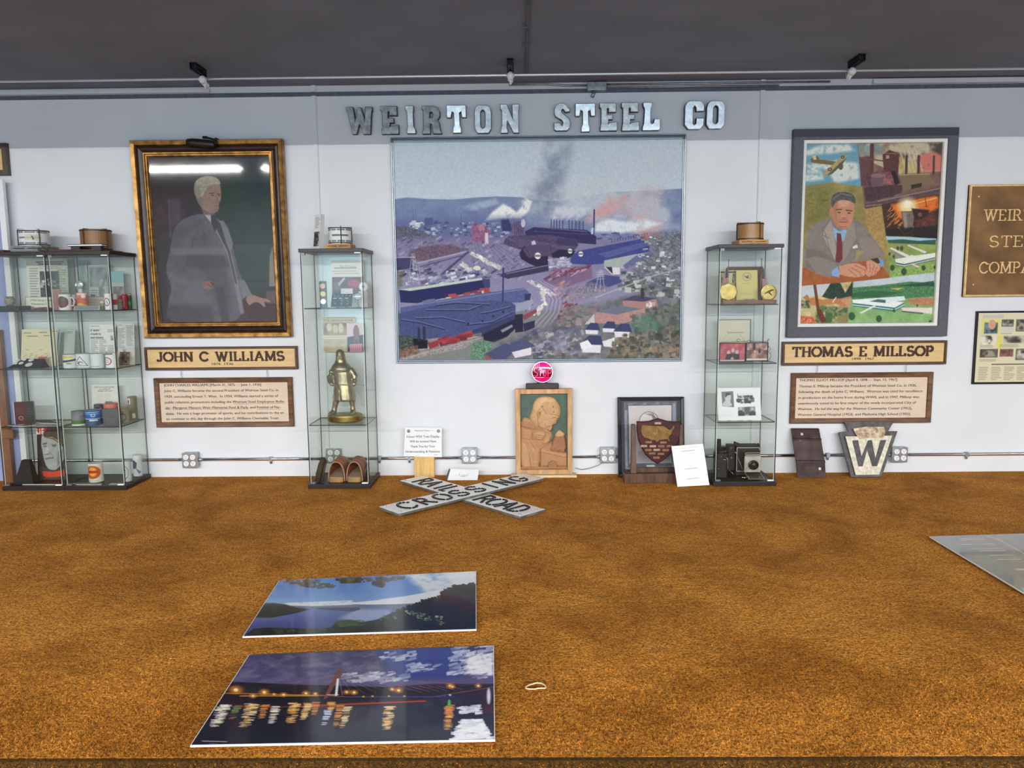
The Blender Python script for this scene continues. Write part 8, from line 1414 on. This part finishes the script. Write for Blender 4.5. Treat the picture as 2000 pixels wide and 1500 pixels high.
# shield on its wooden stand
def shield():
    Y = -.25; S = lambda x, y, d=0.: b5(x, y, Y+d); o = S(880, 1275); o.z = 0; t = thing('shield_award', 'dark red shield plaque with a brass country map on a wooden stand', 'award', (o.x, Y, 0)); L = lambda x, y, d=0.: ((S(x, y, d)-o).x, S(x, y, d).z)
    oakd = M('stand_wood', (92, 60, 42), .45, 0, .25, 8, wood=(5, 5, 1)); x0, x1 = L(480, 0)[0], L(1290, 0)[0]; hb = max(.03, L(0, 1190)[1]); bm = BM(); box(bm, x0, x1, -.03, .06, 0, hb); obj('base', bm, oakd, t, bevel=.003)
    for xa, xb in ((575, 622), (1212, 1256)):
        p0, p1 = L(xa, 545), L(xb, 545); q0, q1 = L(xa-22, 1210), L(xb+10, 1210); bm = BM(); hexa(bm, [(q0[0], -.018, hb), (q1[0], -.018, hb), (q1[0], .022, hb), (q0[0], .022, hb)], [(p0[0], .01, p0[1]), (p1[0], .01, p0[1]), (p1[0], .045, p0[1]), (p0[0], .045, p0[1])]); obj('post', bm, oakd, t, bevel=.003)
    bm = BM(); box(bm, L(600, 0)[0], L(1240, 0)[0], .03, .05, hb, hb+.03); obj('back_rail', bm, oakd, t)
    out = [(632, 490), (700, 492), (800, 485), (870, 462), (915, 448), (960, 462), (1040, 485), (1140, 492), (1208, 488), (1212, 600), (1195, 720), (1150, 830), (1070, 930), (980, 1010), (905, 1056), (830, 1010), (745, 930), (690, 840), (650, 730), (632, 610)]
    plate('shield', [[L(*p) for p in out]], -.03, .03, M('mahogany', (74, 26, 22), .3, 0, .25, 7, wood=(1, 1, 5), coat=.3), t, bevel=.006)
    usa = [(705, 560), (735, 545), (860, 558), (1000, 562), (1045, 590), (1070, 610), (1110, 590), (1125, 555), (1142, 560), (1138, 590), (1112, 625), (1105, 660), (1075, 690), (1065, 720), (1082, 765), (1070, 768), (1050, 735), (1000, 740), (945, 748), (905, 778), (880, 745), (840, 750), (800, 730), (745, 715), (712, 680), (695, 620)]
    plate('map', [[L(*p, -.035) for p in usa]], -.034, .004, M('brass_map', (140, 104, 58), .4, .6, .15, 30), t, bevel=.001); bm = BM(); z_ = lambda x, y: Vector((L(x, y, -.04)[0], -.036, L(x, y, -.04)[1])); tube(bm, [z_(848, 640), z_(880, 670), z_(915, 650), z_(905, 610), z_(930, 600), z_(938, 640), z_(900, 672)], .0022, 6); obj('map_emblem', bm, goldp, t, smooth=True)
    for x, y, k in ((920, 522, 0), (797, 775, 1), (993, 778, 1), (735, 826, 0), (852, 828, 0), (965, 828, 1), (1082, 827, 1), (792, 878, 1), (905, 877, 0), (1024, 880, 1), (845, 925, 1), (960, 930, 1), (900, 980, 1)):
        a, b = L(x-43, y+14, -.03), L(x+43, y-14, -.03); bm = BM(); box(bm, a[0], b[0], -.0322, -.03, a[1], b[1]); o_ = obj('name_tag', bm, M('tag_brass', (150, 118, 88), .35, .6, .1, 40) if k else M('tag_bright', (196, 170, 138), .3, .6, .1, 40), t)
shield()
# white text sheet
o = F(1354, 951, 0); q = [P(1150+x/6.82, 750+y/6.82, Y) for x, y, Y in ((1100, 845, o.y+.07), (1520, 812, o.y+.07), (1605, 1362, o.y), (1180, 1384, o.y))]; t = thing('text_sheet', 'white printed sheet leaning between the shield stand and the camera cabinet', 'paper', (o.x, o.y, 0)); q = [v-Vector((o.x, o.y, 0)) for v in q]; zmin = min(v.z for v in q); q = [v-Vector((0, 0, zmin-.002)) for v in q]; th = Vector((0, .004, 0)); bm = BM(); hexa(bm, [q[3], q[2], q[1], q[0]], [v+th for v in (q[3], q[2], q[1], q[0])]); obj('backing', bm, paper_w, t)
picture('print', page(60, 80, (246, 246, 246), [('l', .1, .05, .9, .09, 1, (180, 180, 182)), ('n', .3, .15, .7, .14, (120, 120, 124), .014), ('l', .08, .18, .92, .52, 12, (206, 206, 208)), ('n', .32, .58, .72, .57, (120, 120, 124), .014), ('l', .08, .6, .92, .78, 7, (206, 206, 208)), ('n', .34, .82, .72, .81, (120, 120, 124), .014), ('l', .08, .84, .92, .94, 4, (210, 210, 212))]), [v+Vector((0, -.0008, .0002)) for v in q], prn, t)
# rail tie plate
f9 = lambda x, y, Y: P(1510+x/5., 650+y/5., Y)
def tie_plate():
    rust = M('rusty_plate', (78, 60, 58), .6, .4, .22, 14, .4); Y0, Y1 = -.17, -.03; o = f9(375, 1410, Y0); t = thing('tie_plate', 'dark rusty iron rail plate with square holes leaning on the wall beside the keystone sign', 'rail plate', (o.x, Y0, 0))
    rows = [(240, 518, 1412), (225, 508, 1262), (192, 470, 1045), (178, 452, 942)]; V = []
    for k, (x0, x1, y) in enumerate(rows):
        Y = Y0+(Y1-Y0)*k/3*.96; V.append((f9(x0, y, Y)-Vector((o.x, Y0, 0)), f9(x1, y, Y)-Vector((o.x, Y0, 0))))
    V[0] = tuple(Vector((v.x, v.y, .002)) for v in V[0]); th = Vector((0, .016, .006)); bm = BM()
    for (a, b), (c, d) in zip(V[:-1], V[1:]): hexa(bm, [a, b, d, c], [a+th, b+th, d+th, c+th])
    obj('plate', bm, rust, t, bevel=.003)
    for k in (1, 2):
        a, b = V[k]; bm = BM(); up = (V[k+1][0]-V[k][0]).normalized()*.014; n = Vector((0, -.01, -.004)); hexa(bm, [a, b, b+up, a+up], [a+n, b+n, b+up+n, a+up+n]); obj('rib', bm, rust, t, bevel=.002)
    hole = M('hole_white', (214, 210, 206), .7)
    for u, k, v in ((.35, 2, .55), (.78, 2, .06), (.26, 2, .03), (.8, 0, .58)):
        a = V[k][0]*(1-u)+V[k][1]*u; b = V[k+1][0]*(1-u)+V[k+1][1]*u; p = a*(1-v)+b*v; up = (b-a).normalized()*.009; n = Vector((0, -.0015, -.0005)); r_ = Vector((.008, 0, 0)); bm = BM(); hexa(bm, [p-r_-up+n, p+r_-up+n, p+r_+up+n, p-r_+up+n], [p-r_-up-n, p+r_-up-n, p+r_+up-n, p-r_+up-n]); h_ = obj('bolt_hole', bm, hole, t); h_['label'] = 'square hole'
tie_plate()
# keystone W
def keystone():
    Y0 = -.165; lean = .12; o = f9(910, 1415, Y0); h = f9(930, 872, Y0+lean).z; t = thing('keystone_sign', 'worn grey and white keystone-shaped iron sign with a W', 'sign', (o.x, Y0, .004)); ang = -math.atan2(lean, h)
    def L(x, y): 
        v = 1-(y-872)/(1415-872); p = f9(x, y, Y0+lean*v); return (p.x-o.x, v*math.hypot(lean, h))
    st = M('worn_iron', (98, 94, 92), .6, .3, .2, 20, .4); wp = M('chipped_white', (224, 216, 192), .55, 0, .13, 42, .4); 
    m = M('flaked_paint', (214, 202, 172), .6, 0, .1, 34, .5, streak=(150, 104, 66))
    o1 = plate('plate', [[L(*p) for p in ((690, 872), (1180, 872), (1125, 968), (1216, 968), (1060, 1415), (762, 1415), (640, 975), (735, 965))]], -.0, .016, st, t, bevel=.003); o1.rotation_euler = (ang, 0, 0)
    o2 = plate('white_field', [[L(*p) for p in ((695, 1020), (805, 1020), (1040, 1015), (1150, 1015), (1025, 1392), (795, 1395))]], -.0195, .004, wp, t, bevel=.001); o2.rotation_euler = (ang, 0, 0)
    o3 = plate('flaked_patch', [[L(*p) for p in ((770, 945), (900, 925), (1070, 930), (1085, 975), (1060, 1040), (940, 1035), (830, 1048), (790, 990))]], -.0205, .0045, m, t); o3.rotation_euler = (ang, 0, 0); o3['label'] = 'rusty flaking patch'
    W = [(762, 1060), (815, 1058), (850, 1220), (915, 1060), (950, 1058), (985, 1240), (1035, 1060), (1090, 1058), (1000, 1312), (955, 1312), (905, 1150), (860, 1312), (820, 1312)]
    o4 = plate('letter_w', [[L(*p) for p in W]], -.0245, .006, M('letter_iron', (86, 84, 84), .6, .3, .18, 30, .4), t, bevel=.001); o4.rotation_euler = (ang, 0, 0)
keystone()
# thin cord
bm = BM(); p = [P(1178, 903, -.0605), P(1168, 909, -.05), P(1150, 915, -.045), P(1135, 917, -.04), P(1124, 914, -.034)]; p = [Vector((v.x, v.y, max(v.z, .008))) for v in p]; tube(bm, p, .0022, 6); tag(obj('power_cord', bm, M('cord_grey', (96, 92, 90), .6), smooth=True), 'thin grey cord running from an outlet box behind the wood carving', 'cord')

# ---------------------------------------------------------------- loose photographs on the carpet
def floor_photo(label, quad, cv, curlh=0., bank=(.03, .02)):
    cx = sum(q[0] for q in quad)/4; cy = sum(q[1] for q in quad)/4; t = thing('photo_print', label, 'photograph', (cx, cy, .012), 0, 'large photographs lying on the carpet'); q = [Vector((a-cx, b-cy, 0)) for a, b in quad]; th = .006
    bm = BM(); hexa(bm, [q[3], q[2], q[1], q[0]], [v+Vector((0, 0, th)) for v in (q[3], q[2], q[1], q[0])]); obj('foam_board', bm, M('foam_white', (240, 238, 240), .6, 0, .01), t)
    e = .003; c = sum(q, Vector())/4; picture('print', cv, [v+(c-v).normalized()*e+Vector((0, 0, th+.0006)) for v in q], gloss, t); return t, q, th
q1 = [F(x, y, .016).xy for x, y in ((545, 1134.5), (930, 1116.5), (930.5, 1230), (474, 1244))]
floor_photo('large photograph of a blue lake under trees lying on the carpet', q1, paint_lake())
q2 = [F(x, y, .016).xy for x, y in ((486, 1280), (964.5, 1261.5), (967, 1446), (371.5, 1457))]
floor_photo('large photograph of a lit bridge at night lying on the carpet nearest the viewer', q2, paint_bridge())
q3 = [(2.258, -1.516), (2.868, -1.47), (2.868, -2.39), (2.255, -2.431)]
floor_photo('large grey photograph with light streaks lying at the right edge', q3, paint_dusk())
# rubber band
bm = BM(); f_ = lambda x, y: F(980+x/14.286, 1300+y/14.286, .022); tube(bm, [f_(*p) for p in ((660, 600), (760, 545), (900, 500), (980, 480), (1110, 495), (1200, 545), (1240, 600), (1210, 630), (1080, 630), (990, 635), (930, 655), (780, 655), (690, 640))], .0026, 6, closed=True)
tag(obj('rubber_band', bm, M('rubber', (232, 196, 150), .5, 0, .03), smooth=True), 'small pale rubber band lying on the carpet right of the bridge photograph', 'rubber band')
